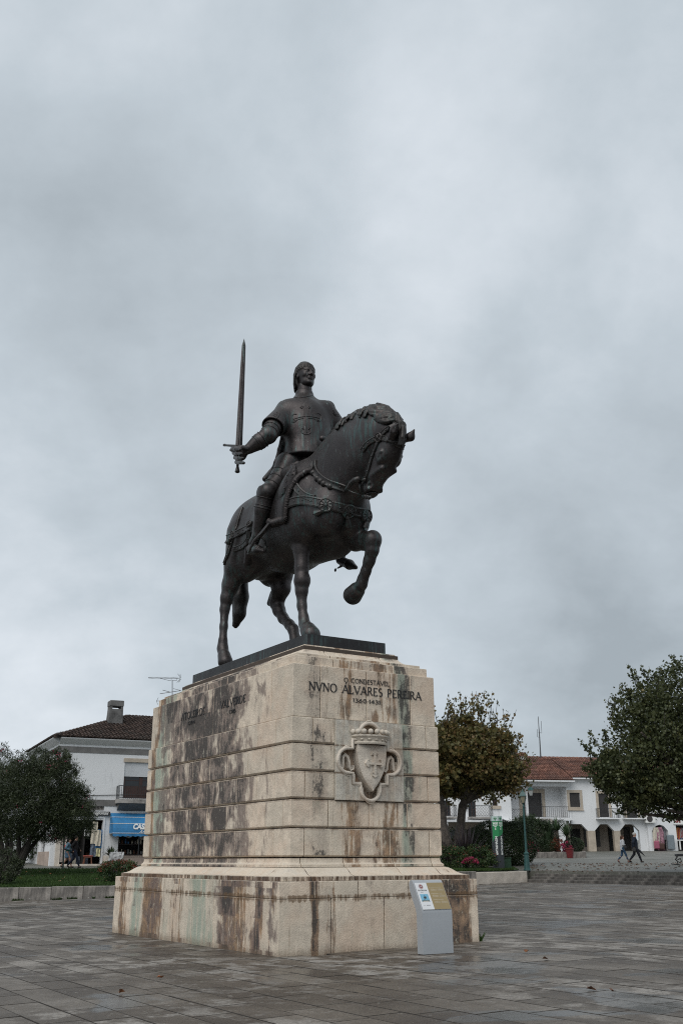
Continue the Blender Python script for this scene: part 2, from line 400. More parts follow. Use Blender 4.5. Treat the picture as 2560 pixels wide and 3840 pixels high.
# upper level
xs = list(np.linspace(-60, 60, 241)); xs = [-900, -300, -120] + xs + [120, 300, 900]
ys_n = 40
V = []; n = len(xs)
for j in range(ys_n):
    for x in xs:
        y0 = front_y(x) + 0.32 + (.9 if x > K3[0] else 0); t = j / (ys_n - 1); y = y0 + (900 - y0) * t ** 3
        V.append((x, y, zup(y, x)))
b_ = len(V); V += [(V[i][0], V[i][1], V[i][2] - 1.6) for i in range(n)]
Fc = [(j*n+i, j*n+i+1, (j+1)*n+i+1, (j+1)*n+i) for j in range(ys_n-1) for i in range(n-1)] + [(b_+i, b_+i+1, i+1, i) for i in range(n-1)]
me = bpy.data.meshes.new('upper_square'); me.from_pydata(V, [], Fc); me.materials.append(MAT['cobble']); me.update()
tag(link_mesh('upper_square', me), kind='structure')
# retaining kerbs built of stone blocks
def run_blocks(root, name, A_, B_, zb, ztop, depth, length, mat, jit=.004, setback=0.0):
    A_ = np.array(A_[:2]); B_ = np.array(B_[:2]); Lg = np.linalg.norm(B_ - A_); d = (B_ - A_) / Lg; nrm = np.array([-d[1], d[0]])
    n = max(1, int(round(Lg / length))); ln = Lg / n; ang = math.atan2(d[1], d[0]); mesh_ = {}
    for i in range(n):
        c = A_ + d * (i * ln) + nrm * setback
        z0, z1 = zb(*c), ztop(*(c + nrm * depth * .5)); hh = round(z1 - z0 + .06, 3)
        mb = MB(); mb.cham(0.004, ln - 0.004, 0, depth, -0.06, hh - .06 + rnd.uniform(-jit, jit), 0.018)
        me = mb.mesh(name, mat); o = link_mesh(name, me, root); o.location = (c[0], c[1], z0); o.rotation_euler = (0, 0, ang)
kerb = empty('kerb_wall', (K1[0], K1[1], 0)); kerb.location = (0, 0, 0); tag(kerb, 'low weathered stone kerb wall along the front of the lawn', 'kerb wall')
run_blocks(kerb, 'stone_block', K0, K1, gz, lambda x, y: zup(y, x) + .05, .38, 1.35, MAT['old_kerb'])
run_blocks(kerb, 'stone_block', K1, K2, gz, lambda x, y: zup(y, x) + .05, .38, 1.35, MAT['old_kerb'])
MAT['pale_stone'] = simple('pale worn stone', (0.56, 0.50, 0.43), .75, var=.18, scale=1.6, bump=.004)
led = empty('stone_ledge', (0, 0, 0), 0, 'pale stone ledge between the flower bed and the dark steps', 'ledge')
run_blocks(led, 'stone_block', K2, K3, gz, lambda x, y: zup(y, x) - .01, 1.1, 1.6, MAT['pale_stone'])
steps = tag(empty('steps'), kind='structure')
zb_, zt_ = 0.2, 0.80
for k in range(4):
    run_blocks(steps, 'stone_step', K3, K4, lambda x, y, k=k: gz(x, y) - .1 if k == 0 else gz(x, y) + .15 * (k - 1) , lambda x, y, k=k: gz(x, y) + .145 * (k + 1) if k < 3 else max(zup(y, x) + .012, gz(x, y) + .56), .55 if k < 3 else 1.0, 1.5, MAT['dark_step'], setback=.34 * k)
# lawn
def grass_mat():
    M = NT('grass'); c = M.co(); n = M.noise(c, 1.2, 5, .6); f = M.noise(c, 30, 3, .6)
    col = M.ramp(M.math('ADD', M.math('MULTIPLY', n, .5), M.math('MULTIPLY', f, .5)), [(0.35, (0.014, 0.030, 0.007)), (0.65, (0.045, 0.085, 0.018))])
    M.set(color=col, rough=.6, spec=.2); return M.m
MAT['grass'] = grass_mat()
def blade_patch(name, n, fx, hgt, mat, sd=1, parent=None):
    r = np.random.RandomState(sd); P = fx(r, n); m = len(P)
    a = r.uniform(0, 6.28, m); w = r.uniform(.012, .022, m); h = hgt * r.uniform(.5, 1.3, m); lx, ly = r.normal(0, .35, (2, m)) * h
    V = np.zeros((m, 3, 3)); V[:, 0] = P; V[:, 1] = P; V[:, 2] = P
    V[:, 0, 0] -= np.cos(a)*w; V[:, 0, 1] -= np.sin(a)*w; V[:, 1, 0] += np.cos(a)*w; V[:, 1, 1] += np.sin(a)*w
    V[:, 2, 0] += lx; V[:, 2, 1] += ly; V[:, 2, 2] += h
    o = link_mesh(name, np_mesh(name, V.reshape(-1, 3), np.arange(m*3).reshape(-1, 3), mat), parent); return o
LAWN_X = 4.0
V = []; gx = np.linspace(-34, LAWN_X, 30); gy = np.linspace(0, 1, 14)
def lawn_back(x): return 58.8 + 0.03 * (x + 12)
for t in gy:
    for x in gx:
        y0 = front_y(x) + .40; y = y0 + (lawn_back(x) - y0) * t; V.append((x, y, zup(y, x) + .03))
Fc = [(j*30+i, j*30+i+1, (j+1)*30+i+1, (j+1)*30+i) for j in range(13) for i in range(29)]
me = bpy.data.meshes.new('lawn'); me.from_pydata(V, [], Fc); me.materials.append(MAT['grass']); me.update()
tag(link_mesh('lawn', me), kind='structure')
def lawn_pts(r, n):
    x = r.uniform(-21, -6, n); y0 = np.array([front_y(q) for q in x]) + .42; y = y0 + (58.7 - y0) * r.rand(n) ** 1.2
    return np.stack([x, y, [zup(q, w) + .03 for q, w in zip(y, x)]], 1)
tag(blade_patch('grass', 60000, lawn_pts, .085, MAT['grass'], 4), 'short green grass of the lawn in front of the souvenir shop', 'grass', kind='stuff')
def leaf_scatter(name, pts, size, mats, label, cat='leaves', sd=5):
    r = np.random.RandomState(sd); mb = MB()
    for i, p in enumerate(pts):
        a = r.uniform(0, 6.28); s_ = size * r.uniform(.6, 1.2); n_ = 7; V = []
        for k in range(n_):
            rr = s_ * (1.0 if k % 2 == 0 else .5); V.append((p[0] + rr*math.cos(a + k*6.283/n_), p[1] + rr*math.sin(a + k*6.283/n_), p[2] + .012 + r.uniform(0, .05)))
        V.append((p[0], p[1], p[2] + .02))
        mb.add(V, [(k, (k+1) % n_, n_) for k in range(n_)], i % len(mats))
    return tag(mb.build(name, mats), label, cat, kind='stuff')
MAT['leaf_brown'] = simple('brown dead leaf', (0.12, 0.055, 0.03), .8, var=.3); MAT['leaf_orange'] = simple('orange dead leaf', (0.33, 0.12, 0.045), .8, var=.3); MAT['leaf_tan'] = simple('tan dead leaf', (0.35, 0.24, 0.13), .8, var=.3)
r_ = np.random.RandomState(8); P = []
for k in range(360):
    px = r_.uniform(1990, 2700); py = 3240 + abs(r_.normal(0, 11)) + 3
    if py > 3270: continue
    y = 68.5 - (py - 3236) * .42; q = at(px, py, y); P.append((q[0], y, zup(y, q[0])))
leaf_scatter('fallen_leaves', P, .075, [MAT['leaf_brown'], MAT['leaf_brown'], MAT['leaf_litter'], MAT['leaf_brown']], 'brown fallen leaves scattered on the cobbles above the dark steps')
P = []
for k in range(46):
    x = r_.uniform(-17, -6); y = r_.uniform(47.5, 57); P.append((x, y, zup(y, x) + .08))
leaf_scatter('fallen_leaves', P, .08, [MAT['leaf_tan'], MAT['leaf_orange'], MAT['leaf_brown']], 'tan fallen leaves lying on the lawn', sd=6)
for (px, py, s_, m_, lb) in ((602, 3673, .085, 'leaf_orange', 'orange maple leaf on the wet slabs left of the pedestal'), (455, 3729, .06, 'leaf_litter', 'small brown leaf on the wet slabs, nearest the camera on the left'),
                        (1973, 3576, .06, 'leaf_litter', 'red brown leaf at the puddle right of the pedestal'), (2045, 3602, .05, 'leaf_brown', 'tiny brown leaf in front of the puddle right of the pedestal'),
                        (2215, 3718, .08, 'leaf_brown', 'curled dark leaf on the slabs in the right foreground'), (2297, 3727, .07, 'leaf_brown', 'flat brown leaf in the right foreground beside a curled one')):
    g = gnd(px, py); o = leaf_scatter('fallen_leaf', [(0, 0, .0)], s_, [MAT[m_]], lb, 'leaf', sd=int(px)); del o['kind']; o.location = (g[0], g[1], g[2] + .004)
# ------------------------------------------------------------------ solid modelling by distance fields
import openvdb as vdb
def rot_axes(ax):   # unit axes as rows
    return np.array(ax, float)
class Field:
    def __init__(s, lo, hi, h):
        s.h = h; s.lo = np.array(lo, float); s.n = np.ceil((np.array(hi) - s.lo) / h).astype(int) + 1
        s.D = np.full(tuple(s.n), 0.4, np.float32)
    def sub(s, lo, hi, mrg):
        a = np.clip(np.floor((np.array(lo) - mrg - s.lo) / s.h).astype(int), 0, s.n - 1)
        b = np.clip(np.ceil((np.array(hi) + mrg - s.lo) / s.h).astype(int) + 1, 1, s.n)
        if np.any(b <= a): return None
        sl = tuple(slice(a[i], b[i]) for i in range(3))
        X = [(s.lo[i] + np.arange(a[i], b[i]) * s.h).astype(np.float32).reshape([-1 if j == i else 1 for j in range(3)]) for i in range(3)]
        return sl, X
    def put(s, sl, d, k, op):
        o = s.D[sl]
        if op == 'u':
            if k <= 0: s.D[sl] = np.minimum(o, d)
            else:
                hh = np.maximum(k - np.abs(o - d), 0) / k; s.D[sl] = np.minimum(o, d) - hh * hh * k * 0.25
        else:
            d = -d
            if k <= 0: s.D[sl] = np.maximum(o, d)
            else:
                hh = np.maximum(k - np.abs(o - d), 0) / k; s.D[sl] = np.maximum(o, d) + hh * hh * k * 0.25
    def cone(s, a, b, ra, rb, k=0.05, op='u', sq=1.0):     # round cone; sq squeezes it across (y)
        a = np.array(a, float); b = np.array(b, float); r = max(ra, rb)
        w = s.sub(np.minimum(a, b) - r, np.maximum(a, b) + r, k + 0.12)
        if w is None: return s
        sl, (X, Y, Z) = w
        q = 1.0 / sq
        ba = (b - a) * np.array([1, q, 1]); L2 = ba @ ba + 1e-9
        px, py, pz = X - a[0], (Y - a[1]) * q, Z - a[2]
        t = np.clip((px * ba[0] + py * ba[1] + pz * ba[2]) / L2, 0, 1)
        d = np.sqrt((px - ba[0] * t) ** 2 + (py - ba[1] * t) ** 2 + (pz - ba[2] * t) ** 2) - (ra + (rb - ra) * t)
        s.put(sl, (d * (sq if sq < 1 else 1)).astype(np.float32), k, op); return s
    def chain(s, P, k=0.05, op='u', sq=1.0):
        for p, q in zip(P[:-1], P[1:]): s.cone(p[:3], q[:3], p[3], q[3], k, op, sq)
        return s
    def ell(s, c, r, k=0.05, op='u', R=None):
        c = np.array(c, float); r = np.array(r, float)
        m = max(r) if R is not None else r
        w = s.sub(c - m, c + m, k + 0.12)
        if w is None: return s
        sl, (X, Y, Z) = w
        px, py, pz = X - c[0], Y - c[1], Z - c[2]
        if R is not None:
            R = np.array(R, float)
            px, py, pz = (px*R[0,0]+py*R[0,1]+pz*R[0,2], px*R[1,0]+py*R[1,1]+pz*R[1,2], px*R[2,0]+py*R[2,1]+pz*R[2,2])
        k0 = np.sqrt((px/r[0])**2 + (py/r[1])**2 + (pz/r[2])**2); k1 = np.sqrt((px/r[0]**2)**2 + (py/r[1]**2)**2 + (pz/r[2]**2)**2)
        d = k0 * (k0 - 1) / (k1 + 1e-6)
        s.put(sl, d.astype(np.float32), k, op); return s
    def box(s, c, r, rd=0.02, k=0.03, op='u', R=None):
        c = np.array(c, float); r = np.array(r, float); m = np.linalg.norm(r) if R is not None else r
        w = s.sub(c - m, c + m, k + 0.12)
        if w is None: return s
        sl, (X, Y, Z) = w
        px, py, pz = X - c[0], Y - c[1], Z - c[2]
        if R is not None:
            R = np.array(R, float)
            px, py, pz = (px*R[0,0]+py*R[0,1]+pz*R[0,2], px*R[1,0]+py*R[1,1]+pz*R[1,2], px*R[2,0]+py*R[2,1]+pz*R[2,2])
        qx, qy, qz = np.abs(px) - r[0] + rd, np.abs(py) - r[1] + rd, np.abs(pz) - r[2] + rd
        d = np.sqrt(np.maximum(qx, 0)**2 + np.maximum(qy, 0)**2 + np.maximum(qz, 0)**2) + np.minimum(np.maximum(qx, np.maximum(qy, qz)), 0) - rd
        s.put(sl, d.astype(np.float32), k, op); return s
    def shell_of(s, other, t, lo, hi): pass
    def mesh(s, name, mat):
        D = s.D
        D[0] = D[-1] = 0.3; D[:, 0] = D[:, -1] = 0.3; D[:, :, 0] = D[:, :, -1] = 0.3
        g = vdb.FloatGrid(1.0); g.copyFromArray(D)
        pts, quads = g.convertToQuads(0.0)
        pts = pts * s.h + s.lo
        v = pts[quads[:, [0, 1, 2]]]; vol = np.einsum('ij,ij->i', v[:, 0], np.cross(v[:, 1], v[:, 2])).sum()
        if vol < 0: quads = quads[:, ::-1]
        return np_mesh(name, pts, quads, mat, True)
    def val(s, P):
        q = (np.asarray(P) - s.lo) / s.h; i = np.floor(q).astype(int); i = np.clip(i, 0, s.n - 2); f = np.clip(q - i, 0, 1)
        D = s.D; r = 0
        for dx in (0, 1):
            for dy in (0, 1):
                for dz in (0, 1):
                    r += D[i[..., 0]+dx, i[..., 1]+dy, i[..., 2]+dz] * (f[..., 0] if dx else 1-f[..., 0]) * (f[..., 1] if dy else 1-f[..., 1]) * (f[..., 2] if dz else 1-f[..., 2])
        return r
    def grad(s, P):
        e = s.h * 1.2; P = np.asarray(P, float); g = np.array([s.val(P + e*np.eye(3)[i]) - s.val(P - e*np.eye(3)[i]) for i in range(3)]).T
        return g / (np.linalg.norm(g, axis=-1, keepdims=True) + 1e-9)
    def cast(s, o, d, tmax=40):
        t = np.arange(0, tmax, s.h * 0.7)[:, None]; P = o + d * t
        ok = np.all((P > s.lo) & (P < s.lo + (s.n - 1) * s.h), axis=1)
        v = np.where(ok, s.val(P), 1.0); i = np.argmax(v < 0)
        if v[i] >= 0: return None
        a, b = t[i-1, 0], t[i, 0]
        for _ in range(12):
            m = (a + b) / 2
            if s.val(o + d * m) < 0: b = m
            else: a = m
        return o + d * b
# ------------------------------------------------------------------ the bronze statue; local axes: x forward, y to the horse's left, z up
Z_B = 5.727; SC_U = 2.111; SC_V = 3.957
S_ORG = np.array([*(PA + UR * SC_U + UL * SC_V), Z_B])
S_R = np.array([[-UL[0], -UL[1], 0], [UR[0], UR[1], 0], [0, 0, 1.0]])
def to_l(P): return S_R @ (np.asarray(P) - S_ORG)
def L(px, py, s, rpx=None):
    r = ray(px, py); ol = to_l(CP); dl = S_R @ r
    t = (s - ol[1]) / dl[1]; p = ol + dl * t
    return p if rpx is None else (*p, rpx * t / FPX)
def LC(rows): return [L(*q) for q in rows]
# bronze: dark brown, brownish purple on the tops, green where the rain runs
def bronze(name, base=(0.060, 0.053, 0.053), green=0.75):
    base = tuple(q for q in base)
    M = NT(name); c = M.co(); g = M.n('ShaderNodeNewGeometry')
    big = M.noise(c, 1.3, 4, 0.6); fine = M.noise(c, 22, 5, 0.65)
    streak = M.noise(M.map(c, (9, 9, 0.7)), 1.6, 5, 0.65)
    col = M.ramp(M.math('ADD', M.math('MULTIPLY', big, 0.6), M.math('MULTIPLY', fine, 0.4)),
                 [(0.35, tuple(x * 0.55 for x in base)), (0.55, base), (0.72, (base[0]*1.7, base[1]*1.5, base[2]*1.5))])
    gm = M.math('MULTIPLY', M.rng(streak, 0.48, 0.66), M.rng(big, 0.44, 0.60), True)
    col = M.mix(M.math('MULTIPLY', gm, green), col, (0.07, 0.125, 0.12))
    sp = M.noise(M.map(c, (26, 26, 3.2)), 1.0, 2, 0.5)
    col = M.mix(M.math('MULTIPLY', M.rng(sp, 0.70, 0.74), 0.6), col, (0.22, 0.26, 0.25))
    up = M.sep(g.outputs['Normal'])[2]
    col = M.mix(M.math('MULTIPLY', M.rng(up, 0.25, 0.95), 0.35), col, (0.085, 0.072, 0.064))
    M.set(color=col, rough=M.ramp(fine, [(0.3, 0.36), (0.7, 0.56)]), metal=0.72, spec=0.5)
    M.bump(M.math('ADD', M.math('MULTIPLY', fine, .6), M.math('MULTIPLY', streak, 0.6)), 0.007)
    return M.m
BRZ = bronze('bronze'); BRZ_STRAP = bronze('bronze straps', (0.060, 0.056, 0.055), 0.9); BRZ_HAIR = bronze('bronze hair', (0.044, 0.040, 0.038), 0.4)
STAT = empty('equestrian_statue', S_ORG, TH - math.pi / 2, 'dark bronze knight on horseback with raised sword on top of the stone pedestal', 'statue')
# --- horse
CAM_L = to_l(CP)
def hit(F_, px, py):
    r = S_R @ ray(px, py); r = r / np.linalg.norm(r)
    o = CAM_L + r * 14.0
    return F_.cast(o, r, 14.0)
H = Field((-3.6, -1.5, -0.1), (5.8, 1.6, 5.3), 0.021)
sq = 0.86
H.chain([(-1.1, 0, 3.22, 0.86), (-0.5, 0, 3.12, 0.90), (0.5, 0, 2.98, 1.0), (1.5, 0, 3.05, 1.06), (2.15, 0, 3.08, 0.86)], 0.2, sq=0.84)
H.ell((-0.95, 0, 3.5), (1.0, 0.66, 0.70), 0.3)                                     # croup
for sg in (-1, 1):
    H.ell((-1.15, 0.36 * sg, 2.95), (0.82, 0.40, 0.92), 0.25)                        # haunch
    H.ell((1.75, 0.5 * sg, 3.1), (0.62, 0.4, 1.0), 0.25)                           # shoulder
    H.ell((2.5, 0.32 * sg, 2.75), (0.42, 0.38, 0.6), 0.2)                         # breast muscles
# neck, arched
H.chain([(1.85, 0, 3.62, 0.60), (2.5, 0, 3.88, 0.62), (3.2, 0, 4.05, 0.56), (3.85, 0, 4.1, 0.45), (4.35, 0, 3.95, 0.36)], 0.35, sq=0.66)
H.chain([(2.2, 0, 3.3, 0.62), (2.9, 0, 3.55, 0.55), (3.6, 0, 3.7, 0.42)], 0.3, sq=0.62)
# head
Hd = [L(1482, 1652, 0, 42), L(1460, 1695, 0, 50), L(1439, 1742, 0, 43), L(1414, 1785, 0, 36), L(1394, 1824, 0, 32)]
H.chain(Hd, 0.12, sq=0.80)
jaw = L(1398, 1695, 0, 40); H.ell(jaw[:3], (0.36, 0.2, 0.42), 0.16)
H.cone(L(1385, 1715, 0), L(1372, 1800, 0), 0.2, 0.13, 0.12, sq=0.8)
mz = L(1392, 1830, 0); H.ell(mz, (0.22, 0.18, 0.20), 0.08); H.ell(mz + np.array([-0.06, 0, -0.10]), (0.13, 0.12, 0.09), 0.06)
_eh = hit(H, 1424, 1707); _nh = hit(H, 1383, 1823)
for sg in (-1, 1):
    ey = (_eh + np.array([-.02, .015, 0])) * np.array([1, -sg, 1])
    H.ell(ey + np.array([0, -0.02 * sg, 0.0]), (0.13, 0.07, 0.15), 0.06)
    H.ell(ey + np.array([0.01, 0.05 * sg, -0.0]), (0.055, 0.05, 0.07), 0.01, 's')
    H.ell(ey + np.array([0.0, 0.01 * sg, 0.0]), (0.06, 0.05, 0.065), 0.01)
    H.cone(ey + np.array([-0.08, 0.03*sg, 0.07]), ey + np.array([0.09, 0.03*sg, 0.05]), 0.03, 0.035, 0.03)
    ns = (_nh + np.array([-.01, .02, 0])) * np.array([1, -sg, 1])
    H.ell(ns, (0.09, 0.06, 0.10), 0.04); H.ell(ns + np.array([0.05, 0.05 * sg, 0.0]), (0.055, 0.05, 0.055), 0.02, 's')
    H.cone(ey + np.array([-0.02, -0.06*sg, -0.25]), ns + np.array([0, 0, 0.2]), 0.045, 0.03, 0.06)   # facial crest
mo = mz + np.array([0.06, 0, -0.13]); H.box(mo, (0.15, 0.3, 0.004), 0.002, 0.015, 's')
# ears
H.chain([(*L(1468, 1640, -0.2), 0.08), (*L(1478, 1612, -0.22), 0.085), (*L(1491, 1588, -0.23), 0.02)], 0.05)
H.ell(L(1474, 1614, -0.30), (0.07, 0.05, 0.13), 0.02, 's')
H.chain([(*L(1516, 1646, 0.2), 0.08), (*L(1538, 1638, 0.22), 0.085), (*L(1552, 1612, 0.23), 0.02)], 0.05)
H.ell(L(1538, 1632, 0.14), (0.06, 0.04, 0.1), 0.02, 's')
# legs
RH = LC([(925, 2010, -.40, 82), (893, 2120, -.50, 55), (866, 2192, -.58, 35), (851, 2243, -.64, 25), (843, 2285, -.67, 18.5), (839, 2350, -.70, 15), (836, 2405, -.72, 16.5), (835, 2431, -.72, 20.5), (839, 2462, -.72, 18)])
LH = LC([(1015, 2050, .38, 92), (1048, 2150, .45, 54), (1054, 2205, .47, 37), (1037, 2258, .50, 28), (1046, 2288, .5, 24), (1062, 2318, .50, 20), (1086, 2343, .50, 19), (1099, 2360, .50, 23)])
RF = LC([(1122, 1950, -.42, 72), (1129, 2005, -.46, 50), (1131, 2058, -.49, 34), (1131, 2128, -.50, 27), (1131, 2178, -.50, 29), (1131, 2215, -.50, 24), (1132, 2273, -.50, 18), (1138, 2316, -.50, 18.5), (1142, 2341, -.50, 23)])
LF = LC([(1300, 1960, .38, 75), (1335, 2022, .42, 44), (1365, 2028, .45, 35), (1395, 2028, .45, 32), (1395, 2062, .45, 26), (1384, 2103, .45, 22), (1371, 2143, .45, 19), (1360, 2172, .45, 20), (1355, 2192, .45, 23)])
for C in (RH, LH, RF, LF): H.chain(C, 0.07, sq=0.92)
# shoulder, forearm and thigh muscles, jugular groove, tendons
for a, b, ra, rb in (((1150, 1940), (1135, 2010), .12, .10), ((1112, 1945), (1118, 2030), .12, .07)):
    H.cone(L(*a, -.62), L(*b, -.56), ra, rb, .10)
for a, b, ra, rb in (((905, 2000), (880, 2110), .13, .08), ((945, 1990), (925, 2110), .12, .07)): H.cone(L(*a, -.74), L(*b, -.66), ra, rb, .10)
for C, s0 in ((RF, -.59), (LF, .36)):
    H.cone(np.array(C[5][:3]) + [-.09, 0, 0], np.array(C[7][:3]) + [-.08, 0, 0], .045, .045, .03)
for C in (RH, LH): H.cone(np.array(C[4][:3]) + [-.09, 0, -.05], np.array(C[-2][:3]) + [-.08, 0, .05], .045, .045, .03)
# hamstring / hock points, knees
H.cone(L(852, 2215, -.6), L(838, 2243, -.64), 0.08, 0.07, 0.06); H.cone(L(1026, 2225, .47), L(1012, 2262, .5), 0.09, 0.075, 0.06)
H.ell(np.array(RF[4][:3]) + np.array([0.04, 0, 0]), (0.16, 0.17, 0.2), 0.04)
H.ell(np.array(LF[3][:3]) + np.array([0.02, 0, 0.02]), (0.19, 0.18, 0.2), 0.06)
def hoof(F_, fet, toe, r0, r1):
    fet = np.array(fet); toe = np.array(toe); mid = fet * 0.45 + toe * 0.55
    F_.cone(fet, mid, r0 * 0.8, r1 * 0.82, 0.05)
    F_.cone(mid, toe, r1 * 0.86, r1, 0.015)
hoof(H, RH[-2][:3], (RH[-2][0] + 0.22, -.74, 0.12), 0.13, 0.175)
hoof(H, LH[-1][:3], (LH[-1][0] + 0.30, .5, 0.14), 0.14, 0.18)
hoof(H, RF[-1][:3], (RF[-1][0] + 0.26, -.5, 0.13), 0.14, 0.2)
ft = np.array(LF[-1][:3]); tt = L(1322, 2232, .45)
hoof(H, ft, tt, 0.14, 0.205)
H.box((0, 0, -0.1), (4, 2, 0.103), 0.0, 0.0, 's')
dirh = (tt - ft) / np.linalg.norm(tt - ft); a2 = np.cross(dirh, (0, 1, 0)); Rh = np.array([dirh, (0, 1, 0), a2])
H.box(tt + dirh * 0.30, (0.17, 0.5, 0.5), 0.01, 0.01, 's', R=Rh)
# belly underline and sheath, groin
H.ell((-1.05, 0, 2.35), (0.42, 0.16, 0.2), 0.12)
# tail
T_ = Field((-3.9, -0.9, 0.4), (-1.4, 0.9, 4.3), 0.026)
tail = LC([(905, 1985, 0, 22), (890, 2060, 0, 34), (894, 2150, -.02, 40), (900, 2240, -.04, 36), (897, 2300, -.05, 27), (884, 2345, -.05, 12)])
T_.chain(tail, 0.1, sq=0.8)
for i in range(26):
    a = rnd.uniform(0, 6.28); q = []
    for j, p in enumerate(tail): q.append((p[0] + math.cos(a + j * .25) * p[3] * .92, p[1] + math.sin(a + j * .25) * p[3] * .75, p[2], 0.022 if j else 0.03))
    T_.chain(q, 0.02)
horse = link_mesh('horse', H.mesh('horse', BRZ), STAT)
tail_o = link_mesh('tail', T_.mesh('tail', BRZ_HAIR), horse)
def dense(P, step=7.0):
    P = [np.array(p, float) for p in P]; out = []
    for i in range(len(P) - 1):
        p0 = P[max(i-1, 0)]; p1 = P[i]; p2 = P[i+1]; p3 = P[min(i+2, len(P)-1)]
        n = max(1, int(np.linalg.norm(p2[:2] - p1[:2]) / step))
        for k in range(n):
            t = k / n; out.append(0.5 * ((2*p1) + (-p0+p2)*t + (2*p0-5*p1+4*p2-p3)*t*t + (-p0+3*p1-3*p2+p3)*t**3))
    out.append(P[-1]); return out
def strap(F_, pix, w, mb, th=0.022, lift=0.006, rivets=0.0, edge=True, extra=None):
    pts = []
    for q in dense(pix):
        h = hit(F_, q[0], q[1])
        if h is not None: pts.append(h)
    return strap3(F_, pts, w, mb, th, lift, rivets, edge)
def strap3(F_, pts, w, mb, th=0.022, lift=0.006, rivets=0.0, edge=True):
    if len(pts) < 2: return pts
    pts = np.array(pts)
    # drop jumps in depth, then smooth
    keep = [0]
    for i in range(1, len(pts)):
        if np.linalg.norm(pts[i] - pts[keep[-1]]) < 0.7: keep.append(i)
    pts = pts[keep]
    for _ in range(2):
        s_ = pts.copy(); s_[1:-1] = (pts[:-2] + 2 * pts[1:-1] + pts[2:]) / 4; pts = s_
    N = F_.grad(pts); V = []; Fc = []
    for i in range(len(pts)):
        t = pts[min(i+1, len(pts)-1)] - pts[max(i-1, 0)]; t /= np.linalg.norm(t) + 1e-9
        n = N[i]; b = np.cross(n, t); b /= np.linalg.norm(b) + 1e-9
        for a, hh in ((-w/2, -0.03), (-w/2, th), (-w/2 + w*.14, th + (.012 if edge else 0)), (-w/2 + w*.22, th), (w/2 - w*.22, th), (w/2 - w*.14, th + (.012 if edge else 0)), (w/2, th), (w/2, -0.03)):
            V.append(pts[i] + b * a + n * (hh + lift))
    m = 8
    for i in range(len(pts) - 1):
        for k in range(m): Fc.append((i*m+k, (i+1)*m+k, (i+1)*m+(k+1)%m, i*m+(k+1)%m))
    Fc.append(tuple(range(m))); Fc.append(tuple(range(len(pts)*m-1, (len(pts)-1)*m-1, -1)))
    mb.add(V, Fc)
    if rivets:
        acc = 0
        for i in range(1, len(pts)):
            acc += np.linalg.norm(pts[i] - pts[i-1])
            if acc > rivets: acc = 0; mb.ball(pts[i] + N[i] * (th + lift), 0.022, 6)
    return pts
def disc(F_, px, py, r, mb, petals=8):
    p = hit(F_, px, py)
    if p is None: return None
    n = F_.grad(p[None])[0]; a = np.cross(n, (0, 0, 1)); a /= np.linalg.norm(a); b = np.cross(n, a)
    V = []; Fc = []; prof = [(1.0, -0.02), (1.0, 0.045), (0.86, 0.06), (0.76, 0.04), (0.3, 0.055), (0.12, 0.075)]
    for q, h_ in prof:
        for k in range(20):
            an = 2 * math.pi * k / 20; V.append(p + (a*math.cos(an) + b*math.sin(an)) * r * q + n * (h_ + (0.012 if (k % 2 and 0.2 < q < 0.8) else 0)))
    for i in range(len(prof) - 1):
        for k in range(20): Fc.append((i*20+k, i*20+(k+1)%20, (i+1)*20+(k+1)%20, (i+1)*20+k))
    Fc.append(tuple(range(100, 120))); mb.add(V, Fc); return p, n
def tassel(F_, px, py, px2, py2, mb):
    p = hit(F_, px, py); q = hit(F_, px2, py2)
    if p is None or q is None: return
    n = F_.grad(p[None])[0] * 0.05; p = p + n; q = q + n
    mb.ball(p, 0.045, 8); mb.tube([p, p*.7+q*.3, p*.35+q*.65, q], [0.03, 0.05, 0.065, 0.075], 9)
    for k in range(9):
        o = np.array([rnd.uniform(-.05, .05), rnd.uniform(-.05, .05), 0]); mb.tube([p*.6+q*.4+o*.7, q+o*1.3], [0.014, 0.012], 5)
def R1(x, y): return (780 + x * .53571, 1230 + y * .53571)
def R2(x, y): return (780 + x * .53571, 1780 + y * .53571)
